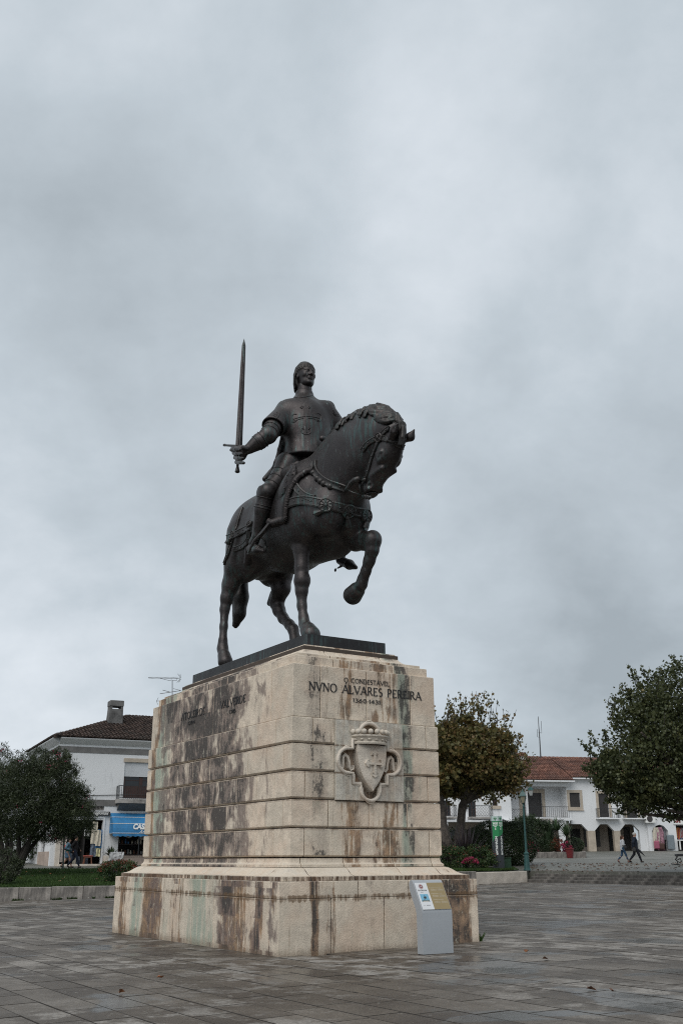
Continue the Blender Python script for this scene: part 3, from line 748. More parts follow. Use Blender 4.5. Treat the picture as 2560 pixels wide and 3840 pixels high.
# mane: locks laid along the crest and over the near side of the neck
M_ = Field((0.9, -1.0, 3.0), (5.6, 1.0, 5.6), 0.016)
def onneck(px, py, lift=0.05):
    h = hit(H, px, py)
    if h is None: return None
    return h + H.grad(h[None])[0] * lift
crest = [R1(*q) for q in [(850, 752), (880, 715), (915, 685), (955, 655), (1000, 615), (1050, 588), (1110, 565), (1160, 545), (1205, 545), (1250, 565), (1295, 600), (1335, 640), (1358, 680)]]
cr3 = []
for (x, y) in crest:
    p = L(x, y, 0.0); cr3.append((p[0], p[1], p[2] - .06, 0.06))
M_.chain(cr3, 0.08)
locks = [
 [(1110, 560), (1080, 590), (1065, 620)], [(1135, 558), (1110, 595), (1098, 625)], [(1140, 560), (1160, 590), (1210, 597), (1262, 592), (1290, 590)],
 [(1130, 570), (1150, 600), (1200, 607), (1245, 602), (1290, 610)], [(1150, 548), (1190, 575), (1240, 580), (1290, 590), (1320, 615)],
 [(1310, 650), (1280, 635), (1240, 640), (1205, 648), (1172, 628)], [(1330, 655), (1290, 650), (1250, 660), (1215, 655), (1190, 640)],
 [(1340, 640), (1300, 610), (1250, 605), (1215, 620), (1175, 632)], [(1330, 640), (1290, 625), (1245, 622), (1210, 632)], [(1345, 660), (1320, 640), (1290, 640), (1262, 655), (1230, 655)],
 [(1050, 575), (1020, 600), (1000, 635)], [(1010, 600), (985, 625), (972, 650)], [(975, 630), (950, 650), (935, 680)], [(935, 655), (915, 680), (905, 705)],
 [(905, 680), (885, 705), (875, 735)], [(1170, 540), (1220, 555), (1270, 575), (1315, 610), (1345, 655)], [(1200, 538), (1250, 555), (1300, 590), (1335, 625)]]
for lk in locks:
    for j in range(5):
        pts = []
        ox, oy = rnd.uniform(-8, 8), rnd.uniform(-9, 9)
        dd = dense([np.array(R1(*q)) for q in lk], 9)
        for i, q in enumerate(dd):
            h = onneck(q[0] + ox*.6, q[1] + oy*.6, 0.012 + 0.016 * (j % 3))
            if h is None: h = L(q[0], q[1], -0.02)
            t = i / max(1, len(dd) - 1); pts.append((*h, 0.021 * (0.75 + 0.6 * math.sin(math.pi * min(1, t * 1.1))) + 0.008))
        pts = [p for i, p in enumerate(pts) if i == 0 or np.linalg.norm(np.array(p[:3]) - np.array(pts[i-1][:3])) < .6]
        if len(pts) > 1: M_.chain(pts, 0.006)
fl = LC([(1492, 1572, 0, 11), (1503, 1590, 0, 11), (1504, 1630, -.02, 13), (1502, 1664, 0, 9)])
M_.chain(fl, 0.05)
for j in range(9):
    o = rnd.uniform(-.08, .08); M_.chain([(p[0] + .02 + p[3]*.4, p[1] + o, p[2] + rnd.uniform(-.03, .03), 0.022 - .004*i) for i, p in enumerate(fl[1:])], 0.008)
for j in range(6):   # forelock seen from the near side
    x = rnd.uniform(1500, 1512); M_.chain([(*L(x, 1606 + rnd.uniform(-8, 8), -.1), .03), (*L(x - 3, 1640, -.13), .034), (*L(x - 8 + rnd.uniform(-3, 6), 1668, -.12), .02)], 0.015)
mane = link_mesh('mane', M_.mesh('mane', BRZ_HAIR), horse)
# bridle
bd = MB()
strap(H, [R1(1318, 665), R1(1270, 700), R1(1225, 735), R1(1200, 768)], 0.10, bd, rivets=.14)
strap(H, [R1(1200, 768), R1(1170, 845), R1(1140, 920), R1(1125, 985), R1(1108, 1045), R1(1098, 1062)], 0.11, bd, rivets=.13)
strap(H, [R1(1200, 768), R1(1150, 785), R1(1110, 815), R1(1080, 860)], 0.11, bd, rivets=.13)
strap(H, [R1(1200, 768), R1(1255, 780), R1(1310, 805), R1(1365, 832)], 0.11, bd, rivets=.13)
disc(H, *R1(1200, 768), 0.10, bd)
bridle = bd.build('bridle', BRZ_STRAP, horse)
rn = MB()
bit = L(*R1(1060, 1065), -.24)
rn.tube([bit, L(*R1(1050, 1060), -.3), L(*R1(1025, 1065), -.32), L(*R1(1000, 1085), -.33), L(*R1(980, 1115), -.34), L(*R1(965, 1135), -.36)], [0.07, 0.075, 0.06, 0.05, 0.045, 0.04], 10)
rn.tube([bit, L(*R1(1062, 1110), -.22), L(*R1(1068, 1150), -.2)], [0.03, 0.025, 0.03], 8)
rn.tube([bit, L(*R1(1085, 1065), -.22), L(*R1(1100, 1060), -.24)], [0.03, 0.03, 0.03], 8)
rn.tube([L(*R1(975, 1130), -.35), L(*R1(1010, 1150), -.3), L(*R1(1060, 1165), -.2)], [0.016] * 3, 6)
for k in range(9):
    rn.ball(L(*R1(1085 + k * 6, 1178 + 6 * math.sin(k * 2) + k), -.1), 0.04, 6)
rn.build('bit', BRZ_STRAP, horse, smooth=True)
cb = MB()
col_p = [R1(745, 935), R1(738, 965), R1(745, 1000), R1(775, 1040), R1(820, 1075), R1(865, 1095), R1(915, 1108), R1(965, 1125)]
strap(H, col_p, 0.16, cb, th=0.035, rivets=.2)
acc = dense([np.array(q) for q in col_p], 14)
for i in range(2, len(acc) - 3):
    x, y = acc[i][0] - 5, acc[i][1] + 8
    h = hit(H, x, y)
    if h is not None:
        n = H.grad(h[None])[0]; cb.ball(h + n * 0.0, 0.085, 10, sc=(.9, .9, .9))
cb.build('rein_collar', BRZ_STRAP, horse, smooth=True)
bs = MB()
strap(H, [R2(555, 208), R2(610, 188), R2(670, 180), R2(740, 190), R2(830, 212), R2(920, 232), R2(1010, 250), R2(1080, 268), R2(1122, 278)], 0.21, bs, th=0.035, rivets=.2)
strap(H, [R2(608, 70), R2(630, 105), R2(665, 140), R2(705, 160), R2(745, 170)], 0.16, bs, th=0.03, rivets=.2)
for q in ((825, 215), (982, 255), (1105, 290)):
    disc(H, *R2(*q), 0.16, bs)
tassel(H, *R2(805, 255), *R2(755, 275), bs); tassel(H, *R2(965, 300), *R2(970, 358), bs); tassel(H, *R2(1100, 320), *R2(1090, 370), bs)
bs.build('breast_strap', BRZ_STRAP, horse, fix=True)
cr = MB()
strap(H, [R2(135, 445), R2(190, 420), R2(250, 390), R2(300, 365)], 0.17, cr, rivets=.16)
strap(H, [R2(240, 235), R2(222, 290), R2(200, 370), R2(180, 440), R2(150, 530), R2(115, 625)], 0.10, cr, rivets=.14)
strap(H, [R2(290, 400), R2(285, 450), R2(260, 490), R2(225, 510), R2(180, 522)], 0.13, cr, rivets=.14)
disc(H, *R2(182, 420), .1, cr); disc(H, *R2(295, 350), .09, cr); tassel(H, *R2(165, 455), *R2(150, 480), cr)
cr.build('crupper_strap', BRZ_STRAP, horse, fix=True)
# saddle cloth with fringe and the saddle
sc_ = MB()
fr = [R1(740, 992), R1(690, 1010), R1(645, 1040), R1(605, 1085), R1(578, 1140), R1(558, 1200), R1(548, 1250), R2(545, 265), R2(540, 310), R2(505, 325), R2(460, 340), R2(432, 332)]
fp = []
for q in dense([np.array(x) for x in fr], 3.2):
    h = hit(H, q[0], q[1])
    if h is not None: fp.append(h)
fp = np.array(fp)
for i in range(len(fp)):
    n = H.grad(fp[i][None])[0]; t = fp[min(i+1, len(fp)-1)] - fp[max(i-1, 0)]; t /= np.linalg.norm(t) + 1e-9; b = np.cross(n, t); b /= np.linalg.norm(b)
    sc_.tube([fp[i] - b * 0.09 + n * .03, fp[i] + n * 0.075, fp[i] + b * (0.09 + rnd.uniform(-.015, .02)) + n * .04], [0.018, 0.024, 0.014], 5)
sc_.build('saddle_cloth_fringe', BRZ, horse, smooth=True)
# --- saddle: bow in front of the rider and the long leg plates
SD = Field((0.0, -1.6, 2.4), (2.6, 1.6, 5.0), 0.026)
SD.ell((0.9, 0, 3.95), (1.0, 0.78, 0.42), 0.1)
fa = [L(*R1(735, 935), -0.1), L(*R1(680, 935), -0.35), L(*R1(625, 938), -0.62), L(*R1(592, 958), -0.72)]
for a, b in zip(fa[:-1], fa[1:]): SD.cone(a + np.array([0, 0, -.05]), b + np.array([0, 0, -.05]), 0.06, 0.06, 0.05)
def plate(F_, P, r, k=0.03):
    for a, b in zip(P[:-1], P[1:]): F_.cone(a, b, r, r, k)
for i in range(9):
    t = i / 8
    a = L(*R1(735 - 140 * t, 945 + 12 * t), -0.1 - .62 * t); b = L(*R1(735 - 120 * t, 1010 + 10*t), -0.1 - .62 * t)
    SD.cone(a, b, 0.045, 0.045, 0.03)
SD.chain([(*L(*R1(598, 985), -.78), .1), (*L(*R1(585, 1040), -.86), .15), (*L(*R1(553, 1100), -.9), .17), (*L(*R1(522, 1150), -.92), .14), (*L(*R1(505, 1195), -.92), .1)], 0.06, sq=0.45)
SD.chain([(1.6, .72, 4.6, .1), (1.4, .86, 4.0, .16), (1.2, .92, 3.3, .14)], 0.06, sq=.45)
# arch on the far side and the cantle behind
SD.chain([(1.75, 0.0, 4.78, .07), (1.7, .35, 4.75, .07), (1.6, .7, 4.6, .07)], .05); SD.chain([(.15, -.6, 4.2, .07), (.0, -.3, 4.55, .08), (.0, .3, 4.55, .08), (.15, .6, 4.2, .07)], .05)
saddle = link_mesh('saddle', SD.mesh('saddle', BRZ), STAT)
sr = MB()
for q in ((555, 1030), (548, 1075), (535, 1120), (520, 1160), (508, 1195), (600, 1000), (590, 1025)):
    h = hit(SD, *R1(*q))
    if h is not None: sr.ball(h, .022, 6)
for a, b in (((650, 962), (735, 972)), ((650, 962), (652, 1010)), ((670, 965), (660, 1008)), ((690, 967), (668, 1010)), ((710, 970), (690, 1000)), ((655, 985), (720, 990))):
    pa, pb = hit(SD, *R1(*a)), hit(SD, *R1(*b))
    if pa is not None and pb is not None: sr.tube([pa, (pa+pb)/2, pb], .012, 5)
tag(sr.build('saddle_rivets', BRZ_STRAP, saddle, smooth=True), kind='stuff')
# --- rider
Rr = Field((-0.6, -2.1, 1.7), (2.6, 1.8, 7.4), 0.022)
hc = L(1146, 1410, 0.0)
# arms
sR = L(1066, 1530, -.52); eR = L(1006, 1632, -1.12); wR = L(930, 1686, -1.5); hR = L(902, 1700, -1.6)
sL = L(1228, 1530, .50); eL = L(1262, 1625, .86); wL = L(1285, 1725, .30)
Rr.chain([(*sR, .18), (*(sR*.5+eR*.5), .19), (*eR, .19)], .06)
Rr.chain([(*eR, .185), (*(eR*.6+wR*.4), .175), (*wR, .10)], .04); Rr.cone(wR, hR, .095, .10, .03)
Rr.chain([(*sL, .18), (*eL, .18), (*wL, .1)], .06); Rr.ell(wL + np.array([.06, -.03, -.04]), (.11, .10, .09), .04)
Rr.ell(eR, (.2, .2, .2), .03); Rr.chain([(*(eR*.55+sR*.45 + np.array([0,0,.0])), .215), (*(eR*.75+sR*.25), .205)], .01)
vd = (wR - eR) / np.linalg.norm(wR - eR)
Rr.cone(eR + vd * .25, wR - vd * .05, .195, .125, .01)
# torso, thighs
Rr.chain([(.85, 0, 4.35, .42), (.95, 0, 4.9, .36), (1.0, 0, 5.5, .36), (.98, 0, 5.85, .22)], .15)
tR0 = L(1082, 1745, -.42); kR = L(1000, 1848, -.98); aR = L(962, 2010, -1.03)
tL0 = tR0 * [1, -1, 1]; kL = kR * [1, -1, 1]; aL = L(1278, 2078, 1.02)
Rr.chain([(*tR0, .33), (*(tR0*.55+kR*.45 + np.array([0, .04, 0])), .225), (*kR, .175), ], .08); Rr.chain([(*kR, .19), (*(kR*.6+aR*.4), .19), (*aR, .10)], .05)
Rr.chain([(*tL0, .33), (*kL, .18), (*(kL*.6+aL*.4), .19), (*aL, .10)], .06)
Rr.ell(kR + np.array([.05, -.02, .0]), (.18, .18, .20), .03)                                   # knee plate
Rr.ell(kR + np.array([-.02, -.17, -.02]), (.14, .04, .16), .03)
Rr.cone(L(*R1(398, 1135), -1.05), L(*R1(402, 1115), -1.05), .04, .015, .02)
def foot(ank, heel, toe):
    Rr.cone(ank, (heel + ank) / 2, .1, .11, .04); Rr.cone(heel, (heel*.4+toe*.6), .10, .115, .04); Rr.cone((heel*.4+toe*.6), toe, .115, .045, .03)
foot(aR, L(*R2(300, 520), -1.05), L(*R2(385, 535), -1.0)); foot(aL, L(*R2(925, 600), 1.02), L(*R2(1035, 650), 1.0))
Rr.cone(L(*R2(905, 655), 1.02), L(*R2(935, 640), 1.02), .02, .03, .01); Rr.ell(L(*R2(890, 668), 1.02), (.05, .02, .05), .01)
# neck
nk = L(1141, 1462, 0); Rr.chain([(nk[0]-.02, 0, nk[2]-.3, .18), (nk[0], 0, nk[2]+.08, .152)], .06)
Rr.chain([(nk[0]-.02, 0, nk[2]-.20, .19), (nk[0]-.01, 0, nk[2]-.12, .165)], .02)
# hand closing round the grip
gd = L(914, 1275, -1.62); g1 = L(890, 1770, -1.62); ax = (gd - g1) / np.linalg.norm(gd - g1)
gc = L(897, 1700, -1.62)
Rr.ell(hR + np.array([0.0, .03, 0]), (.14, .12, .17), .04)
fdir = np.cross(ax, (vd)); fdir /= np.linalg.norm(fdir)
out = -np.array([0.2, -1, -.1]); 
for k in range(4):
    y0 = 1672 + k * 17
    a = L(884 + k*5, y0 + 8, -1.60) ; b = L(872 + k*5, y0 + 10, -1.70); c2 = L(884 + k*6, y0 + 12, -1.84); d2 = L(902 + k*4, y0 + 13, -1.84)
    Rr.chain([(*a, .044), (*b, .046), (*c2, .040), (*d2, .036)], .012)
Rr.chain([(*L(925, 1684, -1.62), .06), (*L(905, 1680, -1.76), .05), (*L(880, 1681, -1.80), .045), (*L(866, 1688, -1.78), .035)], .02)
# face
c_ = np.array([hc[0], 0.0, hc[2]])
Hh = Field(c_ - [.6, .5, .55], c_ + [.6, .5, .5], 0.0115)
def fp_(f, s_, z): return c_ + np.array([f, s_, z])
Hh.ell(fp_(-.02, 0, .06), (.265, .205, .25), .02)
Hh.ell(fp_(.07, 0, -.07), (.185, .165, .235), .06)
Hh.cone(fp_(.10, -.05, -.22), fp_(.10, .05, -.22), .10, .10, .06)
Hh.cone(fp_(-.02, 0, -.1), fp_(-.04, 0, -.42), .135, .138, .05)
Hh.ell(fp_(.185, 0, -.245), (.065, .075, .055), .04)                                             # chin
Hh.cone(fp_(.225, 0, .045), fp_(.285, 0, -.055), .022, .036, .03)                                  # nose
for sg in (-1, 1):
    Hh.ell(fp_(.262, .032*sg, -.068), (.035, .026, .024), .015)
    Hh.ell(fp_(.235, .082*sg, .028), (.045, .052, .034), .03, 's')
    Hh.ell(fp_(.195, .08*sg, .024), (.036, .036, .026), .008)
    Hh.cone(fp_(.215, .04*sg, .066), fp_(.185, .13*sg, .062), .02, .018, .02)
    Hh.cone(fp_(.214, .048*sg, .040), fp_(.186, .115*sg, .036), .0095, .0095, .008); Hh.cone(fp_(.214, .048*sg, .006), fp_(.190, .112*sg, .008), .009, .009, .008)
    Hh.ell(fp_(.15, .12*sg, -.05), (.06, .045, .06), .05)
    Hh.cone(fp_(.245, .045*sg, -.085), fp_(.215, .085*sg, -.165), .008, .008, .02, 's')
    Hh.ell(fp_(-.03, .2*sg, -.03), (.035, .025, .07), .01); Hh.ell(fp_(-.02, .225*sg, -.02), (.018, .02, .04), .01, 's')
Hh.cone(fp_(.238, -.05, -.138), fp_(.238, .05, -.138), .018, .018, .02); Hh.cone(fp_(.245, -.02, -.135), fp_(.245, .02, -.135), .018, .018, .02)
Hh.cone(fp_(.232, -.04, -.168), fp_(.232, .04, -.168), .022, .022, .02)
Hh.cone(fp_(.265, -.06, -.152), fp_(.265, .06, -.152), .006, .006, .01, 's')
head_m = Hh.mesh('face', BRZ)
# join face and body into one figure
Rr.chain([(c_[0]-.04, 0, c_[2]-.5, .18), (c_[0]-.03, 0, c_[2]-.3, .165)], .03)
rm = Rr.mesh('rider', BRZ)
import bmesh
bm = bmesh.new(); bm.from_mesh(rm); bm.from_mesh(head_m)
for f in bm.faces: f.smooth = True
bm.to_mesh(rm); bm.free()
rider = link_mesh('rider', rm, STAT)
HR = Field(c_ - [.65, .5, .55], c_ + [.5, .5, .5], 0.0115)
HR.ell(fp_(-.045, 0, .085), (.262, .216, .243), .02)
HR.ell(fp_(-.16, 0, -.12), (.18, .215, .25), .08)
HR.box(fp_(.21, 0, -.30), (.30, .5, .26), .05, .02, 's'); HR.box(fp_(.37, 0, -.16), (.30, .5, .28), .05, .02, 's'); HR.box(fp_(.22, 0, -.24), (.20, .5, .26), .05, .02, 's')
HR.box(fp_(0, 0, -.5), (.6, .6, .12), .0, .02, 's')
for i in range(46):
    a = -1.9 + 3.8 * i / 45 + rnd.uniform(-.03, .03); ca, sa = math.cos(a), math.sin(a); 
    zend = .145 if abs(a) < 1.25 else (.02 if abs(a) < 1.7 else -.30)
    q = [fp_(-.05 + .12*ca, .12*sa, .33), fp_(-.045 + .222*ca, .185*sa, .24), fp_(-.045 + .262*ca, .222*sa, .155 - .03*(i % 3))]
    if zend < 0: q += [fp_(-.06 + .27*ca, .245*sa, -.02), fp_(-.10 + .24*ca, .235*sa, max(zend, -.2)), fp_(-.12+.2*ca, .21*sa, zend)]
    HR.chain([(*p, .019) for p in q], .004)
for i in range(22):
    a = 1.9 + 2.48 * i / 21; ca, sa = math.cos(a), math.sin(a)
    q = [fp_(-.05 + .12*ca, .12*sa, .33), fp_(-.045 + .25*ca, .2*sa, .22), fp_(-.05 + .28*ca, .243*sa, .05), fp_(-.12 + .22*ca, .22*sa, -.15), fp_(-.13+.2*ca, .19*sa, -.34)]
    HR.chain([(*p, .022) for p in q], .008)
link_mesh('hair', HR.mesh('hair', BRZ_HAIR), rider)
# tunic: wide sleeves, straight skirt flaring behind the leg
TU = Field((-1.6, -1.7, 3.2), (2.0, 1.4, 6.5), 0.022)
TU.chain([(1.0, 0, 5.5, .46), (1.02, 0, 5.1, .49), (1.03, 0, 4.4, .58)], .15, sq=1.03)
TU.ell((1.0, 0, 5.42), (.47, .60, .60), .25)
TU.cone((.98, -.42, 5.66), (.98, .42, 5.70), .25, .25, .2); TU.cone((.98, -.1, 5.88), (.98, .1, 5.9), .19, .19, .2)
for S, E_, W_ in ((sR, eR, -1), (sL, eL, 1)):
    e2 = S * .28 + E_ * .72
    TU.cone(S + [0, .06 * -W_, -.06], e2 + [0, 0, 0], .22, .275, .16)
    for j in range(4):
        o = rnd.uniform(-.1, .1); TU.cone(S + [.18 * math.cos(j), .1 * math.sin(j * 2), -.1], e2 + [.2 * math.cos(j * 1.3), .1*math.sin(j*1.3), .03], .03, .05, .05)
TU.cone((nk[0] + .0, -.0, nk[2] - .34), (nk[0], 0, nk[2] - .16), .32, .22, .08)
# cut the bottom of trunk flat, sleeves open
TU.box((1.0, 0, 4.14), (1.2, 1.0, .33), .0, .03, 's')
for S, E_ in ((sR, eR), (sL, eL)):
    d_ = (E_ - S) / np.linalg.norm(E_ - S); a_ = np.cross(d_, (1, 0, 0)); a_ /= np.linalg.norm(a_); b_ = np.cross(d_, a_); e2 = S * .28 + E_ * .72
    TU.box(e2 + d_ * .30, (.3, .36, .36), .0, .01, 's', R=[d_, a_, b_])
    TU.cone(e2 + d_ * -.1, e2 + d_ * .15, .22, .25, .02, 's')
# back flap hanging behind the right leg
fl0 = [L(*R1(520, 760), -.56), L(*R1(500, 850), -.62), L(*R1(475, 940), -.68), L(*R1(455, 985), -.70)]
for i in range(6):
    o = np.array([-.10 * i, .07 * i, .01 * i])
    TU.chain([(*(p + o * (0.6 + .3 * j)), .045) for j, p in enumerate(fl0)], .05)
for i in range(7):   # folds
    a = rnd.uniform(-1.2, 1.2); TU.chain([(1.0 + .45*math.cos(a), .47*math.sin(a), 5.4, .03), (1.03 + .49*math.cos(a), .52*math.sin(a), 4.6, .05)], .06)
tunic = link_mesh('tunic', TU.mesh('tunic', BRZ), rider)
# cross flory in low relief on the chest and the sleeves
cx_ = MB()
def line3(F_, pix, r, mb):
    pts = [hit(F_, q[0], q[1]) for q in dense([np.array(p) for p in pix], 4)]
    pts = [p for p in pts if p is not None]
    if len(pts) > 1: mb.tube(pts, r, 6)
for P in ([(684, 540), (686, 640), (690, 735)], [(597, 638), (640, 625), (690, 618), (740, 622), (780, 632)], [(600, 650), (645, 636), (668, 632)], [(700, 630), (745, 636), (780, 650)],
          [(645, 560), (655, 545), (665, 548), (660, 560), (650, 565)], [(715, 560), (708, 545), (698, 548), (702, 560), (712, 562)], [(655, 705), (655, 730), (685, 745), (718, 732), (718, 705)], [(655, 705), (665, 700), (668, 712)], [(718, 705), (708, 700), (704, 712)],
          [(620, 605), (598, 602), (588, 620), (594, 640), (590, 660), (612, 655), (620, 645)], [(755, 600), (775, 598), (792, 615), (790, 635), (782, 655), (762, 650), (755, 642)],
          [(480, 590), (500, 600), (490, 620), (478, 635)], [(462, 600), (485, 610)], [(458, 612), (480, 625)], [(875, 570), (885, 600), (900, 605), (925, 605)], [(872, 590), (890, 612), (918, 615)]):
    line3(TU, [R1(*q) for q in P], .013, cx_)
line3(TU, [R1(*q) for q in [(700, 540), (702, 610)]], .010, cx_); line3(TU, [R1(*q) for q in [(672, 545), (674, 610)]], .010, cx_)
line3(TU, [R1(*q) for q in [(598, 484), (640, 488), (690, 480), (735, 470), (762, 472)]], .02, cx_)
tag(cx_.build('cross_relief', BRZ, tunic, smooth=True), kind='stuff')
# sword
sw = MB(); bw = np.array([.25, 1, 0]); bw = bw - ax * (bw @ ax); bw /= np.linalg.norm(bw); bt = np.cross(ax, bw)
b0 = L(896, 1672, -1.62); tipL = L(914, 1270, -1.62); Ls = np.linalg.norm(tipL - b0)
V = []; 
for t, w_, h_ in ((0, .078, .026), (.35, .068, .024), (.7, .056, .02), (.93, .045, .016)):
    p = b0 + ax * Ls * t
    V += [p - bw*w_, p - bw*w_*.25 + bt*h_, p - bw*.0 + bt*h_*.5, p + bw*w_*.25 + bt*h_, p + bw*w_, p + bw*w_*.25 - bt*h_, p - bt*h_*.5, p - bw*w_*.25 - bt*h_]
V.append(b0 + ax * Ls); Fc = []
for i in range(3):
    for k in range(8): Fc.append((i*8+k, i*8+(k+1)%8, (i+1)*8+(k+1)%8, (i+1)*8+k))
for k in range(8): Fc.append((24+k, 24+(k+1)%8, 32))
sw.add(V, Fc); sword = sw.build('sword', BRZ, STAT, fix=True)
hl = MB(); gq = b0 - ax * .02
hl.tube([L(840, 1669, -1.66), L(850, 1670, -1.66), L(880, 1672, -1.64), gq, L(918, 1675, -1.6)], [.03, .026, .03, .045, .03], 8); hl.ball(L(843, 1669, -1.66), .035, 8)
hl.tube([gq, g1 + ax * .12], [.04, .03], 8); hl.lathe([(.025, -.16), (.04, -.02), (.055, .0), (.05, .04)], 10, (0, 0, 0)) if False else None
hl.tube([g1 + ax * .13, g1 + ax * .03, g1, g1 - ax * .02], [.03, .055, .058, .03], 10)
hl.build('hilt', BRZ_STRAP, sword, smooth=True)
# armour plates on arm and leg, stirrup
am = MB()
def ringat(F_, a, b, t, mb, rr=.014):
    p = a * (1-t) + b * t; d_ = (b - a) / np.linalg.norm(b - a); x_ = np.cross(d_, (0, 0, 1)); x_ /= np.linalg.norm(x_); y_ = np.cross(d_, x_); pts = []
    for k in range(17):
        an = 2 * math.pi * k / 16; q = x_*math.cos(an) + y_*math.sin(an); r = .02
        for r in np.arange(.04, .4, .01):
            if F_.val((p + q * r)[None])[0] > 0: break
        pts.append(p + q * r)
    mb.tube(pts, rr, 6, cap=False)
for t in (.28, .55): ringat(Rr, eR, wR, t, am)
ringat(Rr, sR, eR, .80, am); ringat(Rr, sR, eR, .92, am)
for t in (.12, .3, .36): ringat(Rr, kR, aR, t, am, .012)
for t in (.35, .55, .75): ringat(Rr, tR0, kR, t, am, .012)
fo0, fo1 = L(*R2(300, 510), -1.05), L(*R2(390, 540), -1.0)
for i in range(7):
    line3(Rr, [R2(300 + i*12, 500 + i*4), R2(318 + i*11, 470 + i*8), R2(350 + i*6, 455 + i*10), R2(372 + i*3, 470+i*9)], .012, am)
tag(am.build('armour_ridges', BRZ_STRAP, rider, smooth=True), kind='stuff')
st = MB()
st.tube([L(*R2(430, 345), -1.0), L(*R2(400, 385), -1.08), L(*R2(360, 430), -1.12)], [.05, .055, .05], 4)
st.tube([L(*R2(360, 425), -1.16), L(*R2(325, 460), -1.24), L(*R2(300, 505), -1.28), L(*R2(285, 545), -1.26)], [.035, .03, .03, .03], 6)
st.tube([L(*R2(360, 425), -1.0), L(*R2(395, 455), -.9), L(*R2(405, 500), -.84), L(*R2(400, 545), -.84)], [.035, .03, .03, .03], 6)
st.bar(L(*R2(285, 548), -1.26), L(*R2(400, 548), -.84), .16, .03)
st.build('stirrup', BRZ_STRAP, saddle)
